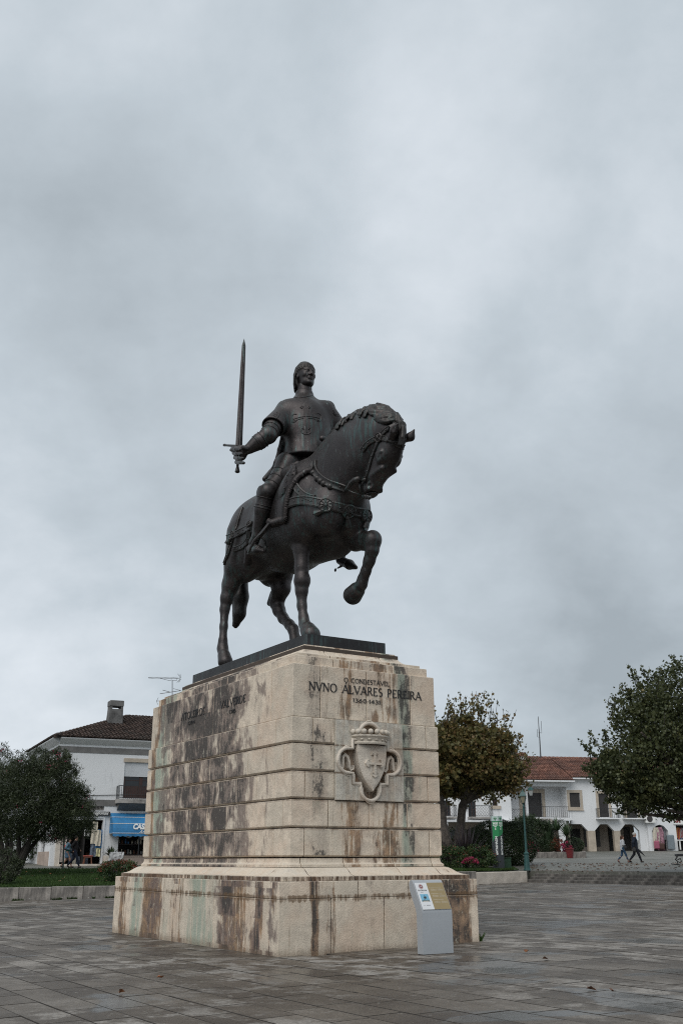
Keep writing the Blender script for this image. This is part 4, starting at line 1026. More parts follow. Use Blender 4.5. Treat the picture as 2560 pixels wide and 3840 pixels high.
# ------------------------------------------------------------------ pedestal
def stone_mat(name='limestone', stains=True, tint=(0.66, 0.56, 0.45), amt=1.0):
    M = NT(name); c = M.co(); nrm = M.co('Normal'); x, y, z = M.sep(c)[0:3]; nx, ny, nz = M.sep(nrm)[0:3]
    oi = M.n('ShaderNodeObjectInfo').outputs['Random']
    big = M.noise(c, 1.1, 4, .55); mid = M.noise(c, 5, 5, .65); fine = M.noise(c, 34, 5, .72)
    drip = M.noise(M.map(c, (6, 6, .55)), 1.3, 6, .7, .4); drip2 = M.noise(M.map(c, (17, 17, 1.6)), 1.0, 5, .7)
    a = tuple(q * .86 for q in tint); b = tuple(min(1, q * 1.16) for q in tint)
    col = M.mix(M.rng(mid, .35, .65), a, b)
    col = M.mix(M.math('MULTIPLY', oi, .5), col, (0.50, 0.455, 0.375)); col = M.mix(M.math('MULTIPLY', M.rng(big, .45, .65), .5), col, (0.60, 0.455, 0.345))
    pit = M.rng(fine, .62, .74); col = M.mix(M.math('MULTIPLY', pit, .25), col, (0.24, 0.20, 0.16))
    if stains:
        left = M.rng(nx, -.5, -.8); front = M.rng(ny, -.5, -.8); shaft = M.rng(z, 1.3, 1.36); pl = M.math('SUBTRACT', 1.0, shaft)
        wob = M.math('MULTIPLY', M.math('SUBTRACT', M.noise(M.map(c, (.8, .8, .5)), 1.2, 3, .5), .5), .07)
        tl = M.math('ADD', M.math('DIVIDE', y, 7.917), wob); tf = M.math('ADD', M.math('DIVIDE', x, 4.223), wob)
        # dark crust (R), green copper wash (G), rust (B) across each face
        def R_(fac, st, k): return M.ramp(fac, [(p, tuple(v)) for p, v in st])
        Ls = R_(tl, [(0, (.02, 0, .1)), (.13, (.08, 0, .08)), (.2, (.28, .1, .08)), (.28, (.35, .15, .1)), (.33, (.75, .25, .1)), (.43, (.95, .15, .05)), (.50, (.85, .3, .1)), (.58, (.9, .05, .2)), (.68, (.85, .25, .05)), (.76, (.7, .1, .1)), (.82, (.6, .8, 0)), (.86, (.3, 1, .1)), (.885, (.35, .3, .8)), (.92, (.05, 0, .2)), (1, (0, 0, .05))], 0)
        Lp = R_(tl, [(0, (.25, 0, .1)), (.035, (.8, 0, .5)), (.06, (.2, 0, .15)), (.10, (.9, 0, .9)), (.13, (.3, 0, .3)), (.2, (.45, .1, .7)), (.25, (.9, .1, .8)), (.3, (.3, .4, .2)), (.42, (.1, .7, .1)), (.54, (.3, .1, .5)), (.62, (.1, .4, .1)), (.69, (.7, 0, .9)), (.76, (.35, 0, 1)), (.80, (.1, .6, .1)), (.845, (.4, 1, .1)), (.88, (.1, .1, .3)), (.93, (.3, 0, .8)), (.96, (.1, 0, .2)), (1, (.1, 0, .3))], 0)
        Fs = R_(tf, [(0, (0, 0, .03)), (.17, (.02, 0, .1)), (.205, (.65, .15, .15)), (.26, (.75, .1, .1)), (.30, (.1, .15, .25)), (.34, (.0, .1, .35)), (.40, (.15, .0, .55)), (.5, (.55, .1, .25)), (.6, (.25, .05, .55)), (.665, (.4, .4, .5)), (.69, (.85, .8, 0)), (.73, (.9, .4, 0)), (.77, (.25, .1, .1)), (.82, (.05, 0, .1)), (1, (0, 0, .05))], 0)
        Fp = R_(tf, [(0, (.3, .05, .1)), (.1, (.05, 0, .1)), (.14, (.25, 0, .3)), (.153, (1, 0, 1)), (.17, (.8, 0, .9)), (.19, (.25, 0, .3)), (.24, (.55, .05, .5)), (.26, (.1, 0, .2)), (.4, (.12, 0, .1)), (.45, (.5, 0, .15)), (.5, (.1, 0, .2)), (.62, (.35, .1, .1)), (.8, (.4, 0, .5)), (.84, (.8, 0, 1)), (.9, (.75, 0, 1)), (.94, (.8, 0, .9)), (.965, (.15, 0, .3)), (1, (.25, .1, .3))], 0)
        colv = M.mix(shaft, Lp, Ls); colf = M.mix(shaft, Fp, Fs); sv = M.mix(left, M.mix(front, (0.12, 0.02, 0.1), colf), colv)
        sR, sG, sB = M.sep(sv)[0:3]
        # every course weathers on its own: the pattern is shifted from course to course
        crs_i = M.math('FLOOR', M.math('DIVIDE', M.math('SUBTRACT', z, 1.53), .4925)); sh = M.n('ShaderNodeCombineXYZ'); M.l(M.math('MULTIPLY', crs_i, 3.7), sh.inputs[0]); M.l(M.math('MULTIPLY', crs_i, 5.3), sh.inputs[1])
        vadd = M.n('ShaderNodeVectorMath'); M.l(c, vadd.inputs[0]); M.l(sh.outputs[0], vadd.inputs[1]); cs = vadd.outputs[0]
        patch = M.noise(M.map(cs, (1.5, 1.5, 1.1)), 1.25, 5, .62, .5); dripc = M.noise(M.map(cs, (10, 10, 1.3)), 1.2, 7, .75, .4)
        wgt = M.math('SUBTRACT', patch, .5)
        sR = M.math('ADD', sR, M.math('MULTIPLY', wgt, M.math('MULTIPLY', M.rng(sR, .05, .5), 2.1))); sB = M.math('ADD', sB, M.math('MULTIPLY', wgt, M.math('MULTIPLY', M.rng(sB, .05, .4), .9)))
        crust_n = M.math('ADD', M.math('MULTIPLY', dripc, .52), M.math('ADD', M.math('MULTIPLY', mid, .3), M.math('MULTIPLY', fine, .33)))
        def band(dens, nse, soft=.10): return M.rng(M.math('ADD', nse, M.math('MULTIPLY', M.math('SUBTRACT', dens, .5), .42)), .60 - soft, .60 + soft)
        grn = band(sG, M.math('ADD', M.math('MULTIPLY', drip, .7), M.math('MULTIPLY', big, .45)), .12)
        col = M.mix(M.math('MULTIPLY', grn, .75 * amt), col, M.mix(drip2, (0.19, 0.28, 0.225), (0.32, 0.40, 0.33)))
        rst = band(sB, M.math('ADD', M.math('MULTIPLY', drip2, .22), M.math('ADD', M.math('MULTIPLY', fine, .12), M.math('MULTIPLY', drip, .84))), .06)
        col = M.mix(M.math('MULTIPLY', rst, .82 * amt), col, M.mix(M.rng(mid, .35, .65), (0.075, 0.038, 0.017), (0.30, 0.17, 0.085)))
        brn = band(M.math('ADD', sR, .10), M.math('ADD', M.math('MULTIPLY', patch, .55), M.math('MULTIPLY', dripc, .57)), .07)
        col = M.mix(M.math('MULTIPLY', M.math('MULTIPLY', brn, M.math('MAXIMUM', left, .30)), .78), col, M.mix(drip2, (0.115, 0.082, 0.074), (0.215, 0.165, 0.148)))
        crs = band(M.math('SUBTRACT', sR, .30), crust_n, .05)
        col = M.mix(M.math('MULTIPLY', crs, .86 * amt), col, M.mix(fine, (0.022, 0.022, 0.023), (0.085, 0.078, 0.072)))
        fz = M.math('FRACT', M.math('DIVIDE', M.math('SUBTRACT', z, 1.527), .4935)); ed = M.math('MAXIMUM', M.rng(fz, .06, .0), M.rng(fz, .93, .99)); ed = M.math('MULTIPLY', M.math('MULTIPLY', ed, M.rng(z, 1.5, 1.53)), M.rng(z, 4.0, 3.97))
        col = M.mix(M.math('MULTIPLY', ed, M.rng(M.noise(M.map(c, (4, 4, 9)), 1.0, 4, .6), .3, .6, .35, .85)), col, M.mix(mid, (0.055, 0.04, 0.03), (0.20, 0.125, 0.07)))
        # flaked patches where the pale stone shows again
        flk = M.rng(M.noise(M.map(c, (9, 9, 4.5), (3, 1, 7)), 1.3, 6, .75), .58, .66)
        col = M.mix(M.math('MULTIPLY', flk, .6), col, (0.55, 0.51, 0.41))
        # rain marks below the plinth moulding, dark line on its lip, damp foot
        u_ = M.math('MULTIPLY', M.rng(z, .62, .88), M.rng(z, 1.16, 1.0)); edge = M.rng(M.math('ADD', M.math('MULTIPLY', M.rng(z, .60, .87), M.rng(z, 1.06, .90)), M.math('MULTIPLY', M.math('ADD', drip2, M.math('MULTIPLY', big, .5)), .8)), 1.50, 1.62)
        col = M.mix(M.math('MULTIPLY', edge, .8), col, (0.14, 0.085, 0.045))
        lipm = M.math('MULTIPLY', M.rng(z, 1.135, 1.15), M.rng(z, 1.225, 1.215)); col = M.mix(M.math('MULTIPLY', lipm, M.rng(drip2, .35, .6)), col, (0.09, 0.055, 0.035))
        foot = M.rng(M.math('ADD', z, M.math('MULTIPLY', drip2, .3)), .30, .12); col = M.mix(M.math('MULTIPLY', foot, .5), col, (0.15, 0.10, 0.06))
        up = M.rng(nz, .25, .8); col = M.mix(M.math('MULTIPLY', up, M.rng(mid, .35, .7)), col, (0.56, 0.50, 0.42))
    col = M.mix(.28, col, M.ramp(fine, [(0.3, .6), (.7, 1.4)]), 'MULTIPLY')
    M.set(color=col, rough=.82, spec=.3)
    M.bump(M.math('ADD', M.math('MULTIPLY', fine, 1.0), M.math('MULTIPLY', mid, .8)), .012)
    return M.m
MAT['stone'] = stone_mat(); MAT['stone_brown'] = stone_mat('rust stained limestone with painted shade', tint=(0.33, 0.215, 0.135)); MAT['stone_grey'] = stone_mat('greyer limestone', tint=(0.52, 0.49, 0.43), amt=.4); MAT['stone_carved'] = stone_mat('carved limestone', stains=False, tint=(0.56, 0.50, 0.43)); MAT['joint_stone'] = simple('dark joint mortar', (0.06, 0.045, 0.035), .9)
PED = empty('stone_pedestal', (PA[0], PA[1], 0), TH, 'tall stained limestone pedestal with inscriptions and coat of arms', 'pedestal')
PW, PL_ = 4.223, 7.917
def block(u0, u1, v0, v1, prof, s, ch=.007, name='stone_block'):
    """prof: (z, inset from the face plane); s: distance of the face plane from the plinth face.
    sides on the perimeter follow the profile, other sides are joints"""
    e = 1e-6; L_ = u0 <= s + e; Rr_ = u1 >= PW - s - e; F0 = v0 <= s + e; B0 = v1 >= PL_ - s - e
    V = []; g = .008
    for z, d in prof:
        a0 = u0 + (d if L_ else g); a1 = u1 - (d if Rr_ else g); b0 = v0 + (d if F0 else g); b1 = v1 - (d if B0 else g)
        V += [(a0+ch, b0, z), (a1-ch, b0, z), (a1, b0+ch, z), (a1, b1-ch, z), (a1-ch, b1, z), (a0+ch, b1, z), (a0, b1-ch, z), (a0, b0+ch, z)]
    n = len(prof); Fc = [tuple(range(7, -1, -1)), tuple(range((n-1)*8, n*8))]
    for k in range(n-1):
        for i in range(8): Fc.append((k*8+i, k*8+(i+1) % 8, (k+1)*8+(i+1) % 8, (k+1)*8+i))
    me = bpy.data.meshes.new(name); me.from_pydata(V, [], Fc); me.materials.append(MAT['stone'])
    return link_mesh(name, me, PED)
def course(z0, z1, s, fj, lj, prof, depth=.5, skip=None, corner=None, rj=None, ch=.007):
    """fj / lj: joints along the front (u) and the left side (v)"""
    fj = [q for q in fj]; lj = [q for q in lj]
    cf = fj[0] if corner is None else corner[0]; cl = lj[0] if corner is None else corner[1]
    rj = rj or lj
    fe = fj[-1]; le = lj[-1]
    # four corner blocks
    block(s, cf, s, cl, prof, s, ch); block(fe, PW - s, s, rj[0], prof, s, ch)
    block(s, cf, le, PL_ - s, prof, s, ch); block(fe, PW - s, rj[-1], PL_ - s, prof, s, ch)
    for a, b in zip(fj[:-1], fj[1:]):
        if skip and skip(a, b): continue
        block(a, b, s, s + depth, prof, s, ch)
    for a, b in zip(lj[:-1], lj[1:]): block(s, s + depth, a, b, prof, s, ch)
    for a, b in zip(fj[:-1], fj[1:]): block(a, b, PL_ - s - depth, PL_ - s, prof, s, ch)
    for a, b in zip(rj[:-1], rj[1:]): block(PW - s - depth, PW - s, a, b, prof, s, ch)
def rustic(z0, z1, r=.034, gap=.013):
    zz = z0 + gap; P = [(zz, r*1.25)]
    for a in (35, 65, 90): P.append((zz + r*math.sin(RAD(a))*1.0, r*(1 - math.sin(RAD(a)))*1.0))
    P2 = [(z1 - .002 - r*.55*(1-0), .0), (z1 - .002 - r*.2, r*.22), (z1 - .002, r*.7)]
    return P + P2
# cores close the joints behind the blocks
core = MB(); core.box(.12, PW-.12, .12, PL_-.12, -.05, 1.2); core.box(.62, PW-.62, .62, PL_-.62, 1.2, 4.96); core.box(1.0, PW-1.0, 1.0, PL_-1.0, 4.96, 5.44)
core.box(.50, .63, .60, PL_-.6, 1.56, 3.97); core.box(PW-.63, PW-.50, .60, PL_-.6, 1.56, 3.97); core.box(.6, PW-.6, .50, .63, 1.56, 2.5); core.box(.6, 1.36, .50, .63, 2.5, 3.97); core.box(2.9, PW-.6, .50, .63, 2.5, 3.97)
core.build('mortar_core', MAT['joint_stone'], PED)  # dark stained core that shows in the joints
pl_f = [1.02, 2.11, 3.2]; pl_l = [.80, 1.6, 2.54, 3.53, 4.48, 5.47, 6.45, 7.3]
def bow(z0, z1, c=.004): return [(z0, c), (z0 + .01, 0), (z1 - .01, 0), (z1, c)]
course(-.1, .868, 0, pl_f, pl_l, [(-.1, 0), (.855, 0), (.866, .006)])
course(.872, 1.145, 0, [.68, 1.57, 2.65, 3.53], [.76, 2.26, 3.11, 4.0, 5.3, 6.54, 7.2], [(.872, .004), (.882, 0), (1.135, 0), (1.145, .006)])
# lip, then the wave moulding rising to the shaft
cyma = [(1.148, .0), (1.152, -.0), (1.212, 0), (1.219, .006)]
course(0, 0, .095, [.69, 1.57, 2.65, 3.53], [.76, 1.6, 2.6, 3.5, 4.4, 5.4, 6.4, 7.15], cyma)
wave = [(1.221, .02), (1.226, .045), (1.238, .10), (1.262, .15), (1.295, .195), (1.325, .235), (1.347, .275), (1.36, .32), (1.366, .38), (1.367, .46)]
wave = [(z, d) for z, d in wave]
course(0, 0, .095, [.69, 1.57, 2.65, 3.53], [.80, 1.6, 2.6, 3.5, 4.4, 5.4, 6.4, 7.12], wave, depth=.9)
foot_p = [(1.370, .0), (1.412, .0), (1.417, .012), (1.424, .022), (1.436, .034), (1.455, .044), (1.49, .05), (1.522, .05)]
course(0, 0, .43, [.67, 1.56, 2.65, 3.52], [.9, 1.45, 2.2, 3.0, 3.9, 4.8, 5.8, 6.8], foot_p)
C5 = [.74, 1.65, 2.56, 3.48]; C4 = [1.23, 2.11, 2.98]
course(0, 0, .453, C5, [1.09, 1.81, 2.66, 3.59, 4.49, 5.34, 6.18, 6.82], rustic(1.527, 2.024))
course(0, 0, .455, C4, [.75, 1.45, 2.21, 3.06, 3.99, 4.86, 5.76, 7.0], rustic(2.024, 2.519))
PLT = (1.37, 2.885)
sk = lambda a, b: a >= PLT[0] - .01 and b <= PLT[1] + .01
course(0, 0, .455, [.74, PLT[0], PLT[1], 3.48], [1.09, 1.80, 2.66, 3.58, 4.39, 5.76, 6.9], rustic(2.519, 3.014), skip=sk)
course(0, 0, .455, [PLT[0], PLT[1]], [.75, 1.42, 2.2, 3.08, 3.94, 4.83, 5.73, 7.22], rustic(3.014, 3.504), skip=sk)
course(0, 0, .453, [.9, PLT[0], PLT[1], 3.47], [1.07, 1.79, 3.49, 6.56], rustic(3.504, 3.985), skip=sk)
course(0, 0, .49, [1.08, 2.11, 3.14], [1.34, 3.96, 6.62], [(3.99, .004), (4.0, 0), (4.957, 0), (4.967, .006)], ch=.008)
course(0, 0, .586, [1.42, 2.8], [1.28, 1.9, 2.61, 3.5, 4.39, 5.5, 6.65], [(4.97, .002), (4.975, 0), (5.14, 0), (5.148, .008)])
course(0, 0, .683, [1.41, 2.8], [1.3, 2.2, 3.1, 4.0, 4.9, 5.8, 6.5], [(5.151, 0), (5.21, 0), (5.217, .004)])
cav = [(5.219, .012), (5.224, .07), (5.236, .135), (5.258, .20), (5.29, .255), (5.335, .30), (5.39, .333), (5.44, .352), (5.471, .36)]
course(0, 0, .683, [1.45, 2.75], [1.5, 2.4, 3.3, 4.2, 5.1, 6.3], cav, depth=.9)
# bronze base plate under the horse
bp = MB(); bp.cham(1.178, 3.046, 1.184, 6.733, 5.47, 5.727, .008)
o_ = bp.build('base_plate', bronze('bronze plate', (0.036, 0.035, 0.036), .6), STAT); o_.matrix_parent_inverse = Matrix.Identity(4)
inv = (Matrix.Translation(Vector(S_ORG)) @ Matrix.Rotation(TH - math.pi/2, 4, 'Z')).inverted(); o_.matrix_basis = inv @ (Matrix.Translation((PA[0], PA[1], 0)) @ Matrix.Rotation(TH, 4, 'Z'))
# coat of arms panel: frame plate with the moulded border, shield, crown and ribbon
ARMS = []
fy = .415      # front plane of the panel
pb = MB()
# recess outline of the quatrefoil like field
def arc(cx, cz, r, a0, a1, n=14): return [(cx + r*math.cos(RAD(a0 + (a1-a0)*i/n)), cz + r*math.sin(RAD(a0 + (a1-a0)*i/n))) for i in range(n+1)]
outl = []
outl += arc(2.12, 3.66, .20, 180, 0) if False else []
X0, X1 = 1.735, 2.505
outl = [(X0, 3.46)] + [(X0, 3.62), (1.88, 3.62)] + arc(2.12, 3.70, .245, 170, 10) + [(2.36, 3.62), (X1, 3.62), (X1, 3.46)] + arc(2.590, 3.235, .225, 90, -90, 16) + [(X1, 3.01), (X1, 2.83), (2.34, 2.83), (2.34, 2.75)] + arc(2.12, 2.74, .215, 0, -180, 16) + [(1.90, 2.83), (X0, 2.83), (X0, 3.01)] + arc(1.635, 3.235, .225, -90, -270, 16)
# panel slab behind everything plus raised border ring around the recess
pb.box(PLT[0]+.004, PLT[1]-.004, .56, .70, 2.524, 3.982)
o_p = pb.build('arms_panel', MAT['stone_brown'], PED)  # recess backing: rust stain, tinted darker to stand in for the recess shade
# front skin of the panel with the field cut out (strips between field and rectangle)
import mathutils
def skin(outline, rect, yf, yb):
    from mathutils.geometry import tessellate_polygon
    R_ = [(rect[0], rect[2]), (rect[1], rect[2]), (rect[1], rect[3]), (rect[0], rect[3])]
    polys = [[Vector((q[0], q[1], 0)) for q in R_], [Vector((q[0], q[1], 0)) for q in outline]]
    tris = tessellate_polygon(polys); P = R_ + list(outline); n = len(P); V = [(q[0], yf, q[1]) for q in P] + [(q[0], yb, q[1]) for q in P]
    Fc = [t for t in tris]; 
    for base, cnt_ in ((0, 4), (4, len(outline))):
        for i in range(cnt_): a, b = base + i, base + (i+1) % cnt_; Fc.append((a, b, b+n, a+n))
    return V, Fc
V, Fc = skin(outl, (PLT[0]+.004, PLT[1]-.004, 2.524, 3.982), fy, .562)
mb = MB(); mb.add(V, Fc); mb.build('arms_panel_face', MAT['stone_grey'], o_p, fix=True)
def tube_closed(mb, pts, r, y, n=8, close=True):
    m = len(pts); V = []; Fc = []
    for i in range(m):
        a = np.array(pts[(i-1) % m]); b = np.array(pts[(i+1) % m]); t = b - a; t /= np.linalg.norm(t) + 1e-9; nn = np.array([-t[1], t[0]])
        for k in range(n):
            an = 2*math.pi*k/n; V.append((pts[i][0] + nn[0]*r*math.cos(an), y - r*math.sin(an)*1.1, pts[i][1] + nn[1]*r*math.cos(an)))
    for i in range(m if close else m-1):
        for k in range(n): Fc.append((i*n+k, i*n+(k+1) % n, ((i+1) % m)*n+(k+1) % n, ((i+1) % m)*n+k))
    mb.add(V, Fc)
mb = MB(); tube_closed(mb, outl, .036, fy); mb.build('arms_border', MAT['stone_carved'], o_p, smooth=True, fix=True)
def grow(o, d):
    m = len(o); out = []
    for i in range(m):
        a = np.array(o[i-1]); b = np.array(o[(i+1) % m]); t = b - a; t /= np.linalg.norm(t) + 1e-9; out.append((o[i][0] - t[1]*d*-1, o[i][1] + t[0]*d*1 ))
    return out
mb = MB(); tube_closed(mb, grow(outl, .048), .013, fy); mb.build('arms_border', MAT['stone_carved'], o_p, smooth=True, fix=True)
# shield: curved outline, bulging forward, 20 cm proud of the recess
def shield_pt(s_, t):   # s_ -1..1 across, t 0..1 down
    z = 3.53 - t * .84; w = .32 * (1 - max(0, (t - .12) / .88) ** 2.3) if t > .12 else .32
    return (2.12 + s_ * w, .30 + .035 * s_ * s_ , z)
def grid_mesh(f, nu, nv, back):
    V = [f(-1 + 2*i/nu, j/nv) for j in range(nv+1) for i in range(nu+1)]; n = nu+1
    Fc = [(j*n+i, j*n+i+1, (j+1)*n+i+1, (j+1)*n+i) for j in range(nv) for i in range(nu)]
    b = len(V); ring = [(0, i) for i in range(nu+1)] + [(j, nu) for j in range(1, nv+1)] + [(nv, i) for i in range(nu-1, -1, -1)] + [(j, 0) for j in range(nv-1, 0, -1)]
    idx = [j*n+i for j, i in ring]
    V += [((V[k][0]-2.12)*.93+2.12, back, V[k][2]) for k in idx]
    m = len(idx)
    for i in range(m): Fc.append((idx[i], idx[(i+1) % m], b+(i+1) % m, b+i))
    return V, Fc
V, Fc = grid_mesh(shield_pt, 12, 22, .56); mb = MB(); mb.add(V, Fc); shield = mb.build('shield', MAT['stone_carved'], PED, fix=True); angle_smooth(shield, 35)
def flory(mb, cx, cz, h, w_, y, th=.02, b=.022):
    mb.box(cx-b, cx+b, y-th, y+.03, cz-h, cz+h*.95); mb.box(cx-w_, cx-b, y-th, y+.03, cz-b, cz+b); mb.box(cx+b, cx+w_, y-th, y+.03, cz-b, cz+b)
    for (dx, dz, px_, pz_) in ((0, -1, 0, -h), (0, 1, 0, h*.95), (-1, 0, -w_, 0), (1, 0, w_, 0)):
        ex, ez = cx + px_, cz + pz_; tx, tz = -dz, dx; q = .062
        mb.prism([(ex + tx*b, ez + tz*b), (ex + tx*q, ez + tz*q), (ex + tx*q*1.15 - dx*.035, ez + tz*q*1.15 - dz*.035), (ex+tx*q*.9 + dx*.02, ez + tz*q*.9 + dz*.02), (ex + dx*.055, ez + dz*.055), (ex - tx*q*.9 + dx*.02, ez - tz*q*.9 + dz*.02), (ex - tx*q*1.15 - dx*.035, ez - tz*q*1.15 - dz*.035), (ex - tx*q, ez - tz*q), (ex - tx*b, ez - tz*b)], y-th*.9, y+.03)
mb = MB(); flory(mb, 2.14, 3.19, .20, .15, .30, .034); mb.build('cross_flory', MAT['stone_carved'], shield, fix=True)
# crown with nine balls
crown = MB(); n = 24
def band_pts(r, z, k): a = math.pi * k / n; return (2.12 - r*math.cos(a), .46 - r*.78*math.sin(a), z)
prof = [(.36, 3.535), (.375, 3.555), (.375, 3.575), (.352, 3.59), (.365, 3.65), (.385, 3.665), (.405, 3.685), (.40, 3.71), (.35, 3.715)]
V = [band_pts(r, z, k) for r, z in prof for k in range(n+1)]; Fc = [(i*(n+1)+k, i*(n+1)+k+1, (i+1)*(n+1)+k+1, (i+1)*(n+1)+k) for i in range(len(prof)-1) for k in range(n)]
V2 = [(2.12, .46, 3.52), (2.12, .46, 3.715)]; crown.add(V + V2, Fc + [((len(prof)-1)*(n+1)+k, (len(prof)-1)*(n+1)+k+1, len(V)+1) for k in range(n)])
cro = crown.build('crown', MAT['stone_carved'], PED, fix=True); angle_smooth(cro, 40)
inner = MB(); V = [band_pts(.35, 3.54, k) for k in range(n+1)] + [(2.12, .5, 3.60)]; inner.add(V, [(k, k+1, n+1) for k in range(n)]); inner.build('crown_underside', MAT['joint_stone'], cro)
for k in range(9):
    p = band_pts(.385, 3.765, 1.5 + k * 21 / 8); b_ = MB(); b_.ball((p[0], p[1], p[2]), .052, 12); b_.build('crown_ball', MAT['stone_carved'], cro, smooth=True)
orn = MB()
for k in range(7):
    p = band_pts(.368, 3.62, 2.4 + k * 3.2); a = math.pi * (2.4 + k*3.2)/n; t = np.array([math.sin(a), -.78*math.cos(a)]); t /= np.linalg.norm(t)
    orn.add([(p[0]-t[0]*.05, p[1]-t[1]*.05, 3.62), (p[0], p[1]-.0, 3.642), (p[0]+t[0]*.05, p[1]+t[1]*.05, 3.62), (p[0], p[1], 3.598), (p[0]-math.cos(a)*.014, p[1]-.02*math.sin(a)-.006, 3.62)], [(0, 1, 4), (1, 2, 4), (2, 3, 4), (3, 0, 4)])
orn.build('crown_ornament', MAT['stone_carved'], cro)
# ribbon behind the shield on both sides
for sg in (-1, 1):
    rb = MB(); cx = 2.12
    P = [(.34, 3.16), (.36, 3.10), (.40, 3.08), (.435, 3.12), (.445, 3.22), (.475, 3.31), (.53, 3.35), (.575, 3.31), (.58, 3.21), (.59, 3.12), (.62, 3.085), (.655, 3.11), (.665, 3.19), (.655, 3.26)]
    P = [(cx + sg*a*.97, b) for a, b in P]; V = []; Fc = []; m = len(P)
    for i in range(m):
        a = np.array(P[max(i-1, 0)]); b = np.array(P[min(i+1, m-1)]); t = (b-a)/np.linalg.norm(b-a); nn = np.array([-t[1], t[0]]); w_ = .026 if 0 < i < m-1 else .01
        for (q, yy) in ((-w_, .565), (-w_, .46), (0, .47), (w_, .46), (w_, .565)): V.append((P[i][0]+nn[0]*q, yy, P[i][1]+nn[1]*q))
    for i in range(m-1):
        for k in range(4): Fc.append((i*5+k, i*5+k+1, (i+1)*5+k+1, (i+1)*5+k))
    rb.add(V, Fc); rb.build('ribbon', MAT['stone_carved'], PED, fix=True)
# inscriptions: bronze letters set in the stone, roman capitals drawn stroke by stroke
MAT['letter'] = simple('dark lead letter', (0.018, 0.018, 0.019), .6, var=.2)
GL = {
 'A': (.72, [((0, 0), (.36, 1), 'n'), ((.36, 1), (.72, 0), 'w'), ((.14, .36), (.56, .36), 'n')], [(0, 0), (.72, 0)]),
 'V': (.72, [((0, 1), (.36, 0), 'w'), ((.36, 0), (.72, 1), 'n')], [(0, 1), (.72, 1)]),
 'N': (.72, [((.06, 0), (.06, 1), 'n'), ((.06, 1), (.66, 0), 'w'), ((.66, 0), (.66, 1), 'n')], [(.06, 0), (.06, 1), (.66, 1)]),
 'O': (.84, 'O', []), 'C': (.72, 'C', []), 'D': (.74, 'D', []), 'S': (.48, 'S', []), 'R': (.62, 'R', []), 'P': (.52, 'P', []),
 'L': (.50, [((.07, 0), (.07, 1), 'w'), ((.07, .02), (.48, .02), 'n'), ((.48, .02), (.50, .16), 'n')], [(.07, 1), (.07, 0)]),
 'E': (.52, [((.07, 0), (.07, 1), 'w'), ((.07, .02), (.48, .02), 'n'), ((.07, .98), (.46, .98), 'n'), ((.07, .52), (.38, .52), 'n'), ((.48, .02), (.50, .15), 'n'), ((.46, .98), (.47, .86), 'n')], []),
 'I': (.14, [((.07, 0), (.07, 1), 'w')], [(.07, 0), (.07, 1)]),
 'T': (.66, [((.33, 0), (.33, 1), 'w'), ((.02, .98), (.64, .98), 'n'), ((.02, .98), (.0, .86), 'n'), ((.64, .98), (.66, .86), 'n')], [(.33, 0)]),
 '1': (.2, [((.1, 0), (.1, 1), 'w'), ((.1, 1), (.0, .86), 'n')], []), '3': (.5, '3', []), '6': (.55, '6', []), '0': (.55, '0', []), '4': (.55, [((.4, 0), (.4, 1), 'w'), ((.4, 1), (.0, .3), 'n'), ((0, .3), (.55, .3), 'n')], []),
 '8': (.5, '8', []), '5': (.5, '5', []), '.': (.2, '.', []), ' ': (.42, [], [])}
def ell_pts(cx, cz, rx, rz, a0, a1, n=18): return [(cx + rx*math.cos(RAD(a0+(a1-a0)*i/n)), cz + rz*math.sin(RAD(a0+(a1-a0)*i/n))) for i in range(n+1)]
CURV = {'O': [ell_pts(.42, .5, .38, .5, 0, 360, 24)], 'C': [ell_pts(.44, .5, .40, .5, 45, 315, 20)], 'D': [[(.07, 0), (.07, 1)], [(.07, 1)] + ell_pts(.26, .5, .42, .5, 90, -90, 16) + [(.07, 0)]],
 'S': [ell_pts(.25, .74, .19, .25, 40, 250, 12) + ell_pts(.24, .26, .21, .26, 80, -140, 12)], 'P': [[(.07, 0), (.07, 1)], [(.07, 1)] + ell_pts(.24, .74, .23, .25, 90, -90, 12) + [(.07, .49)]],
 'R': [[(.07, 0), (.07, 1)], [(.07, 1)] + ell_pts(.24, .75, .22, .25, 90, -90, 12) + [(.07, .5)], [(.26, .5), (.62, .0)]],
 '3': [ell_pts(.22, .75, .19, .24, 150, -90, 12), ell_pts(.22, .25, .23, .26, 90, -150, 12)], '6': [ell_pts(.27, .3, .22, .3, 0, 360, 16), [(.07, .4), (.16, .75), (.40, 1)]], '0': [ell_pts(.27, .5, .22, .5, 0, 360, 20)],
 '8': [ell_pts(.25, .75, .17, .24, 0, 360, 14), ell_pts(.25, .26, .21, .26, 0, 360, 14)], '5': [[(.42, .98), (.12, .98), (.09, .55)] + ell_pts(.21, .3, .22, .3, 100, -140, 12)], '.': [[(.06, .45), (.12, .52)]]}
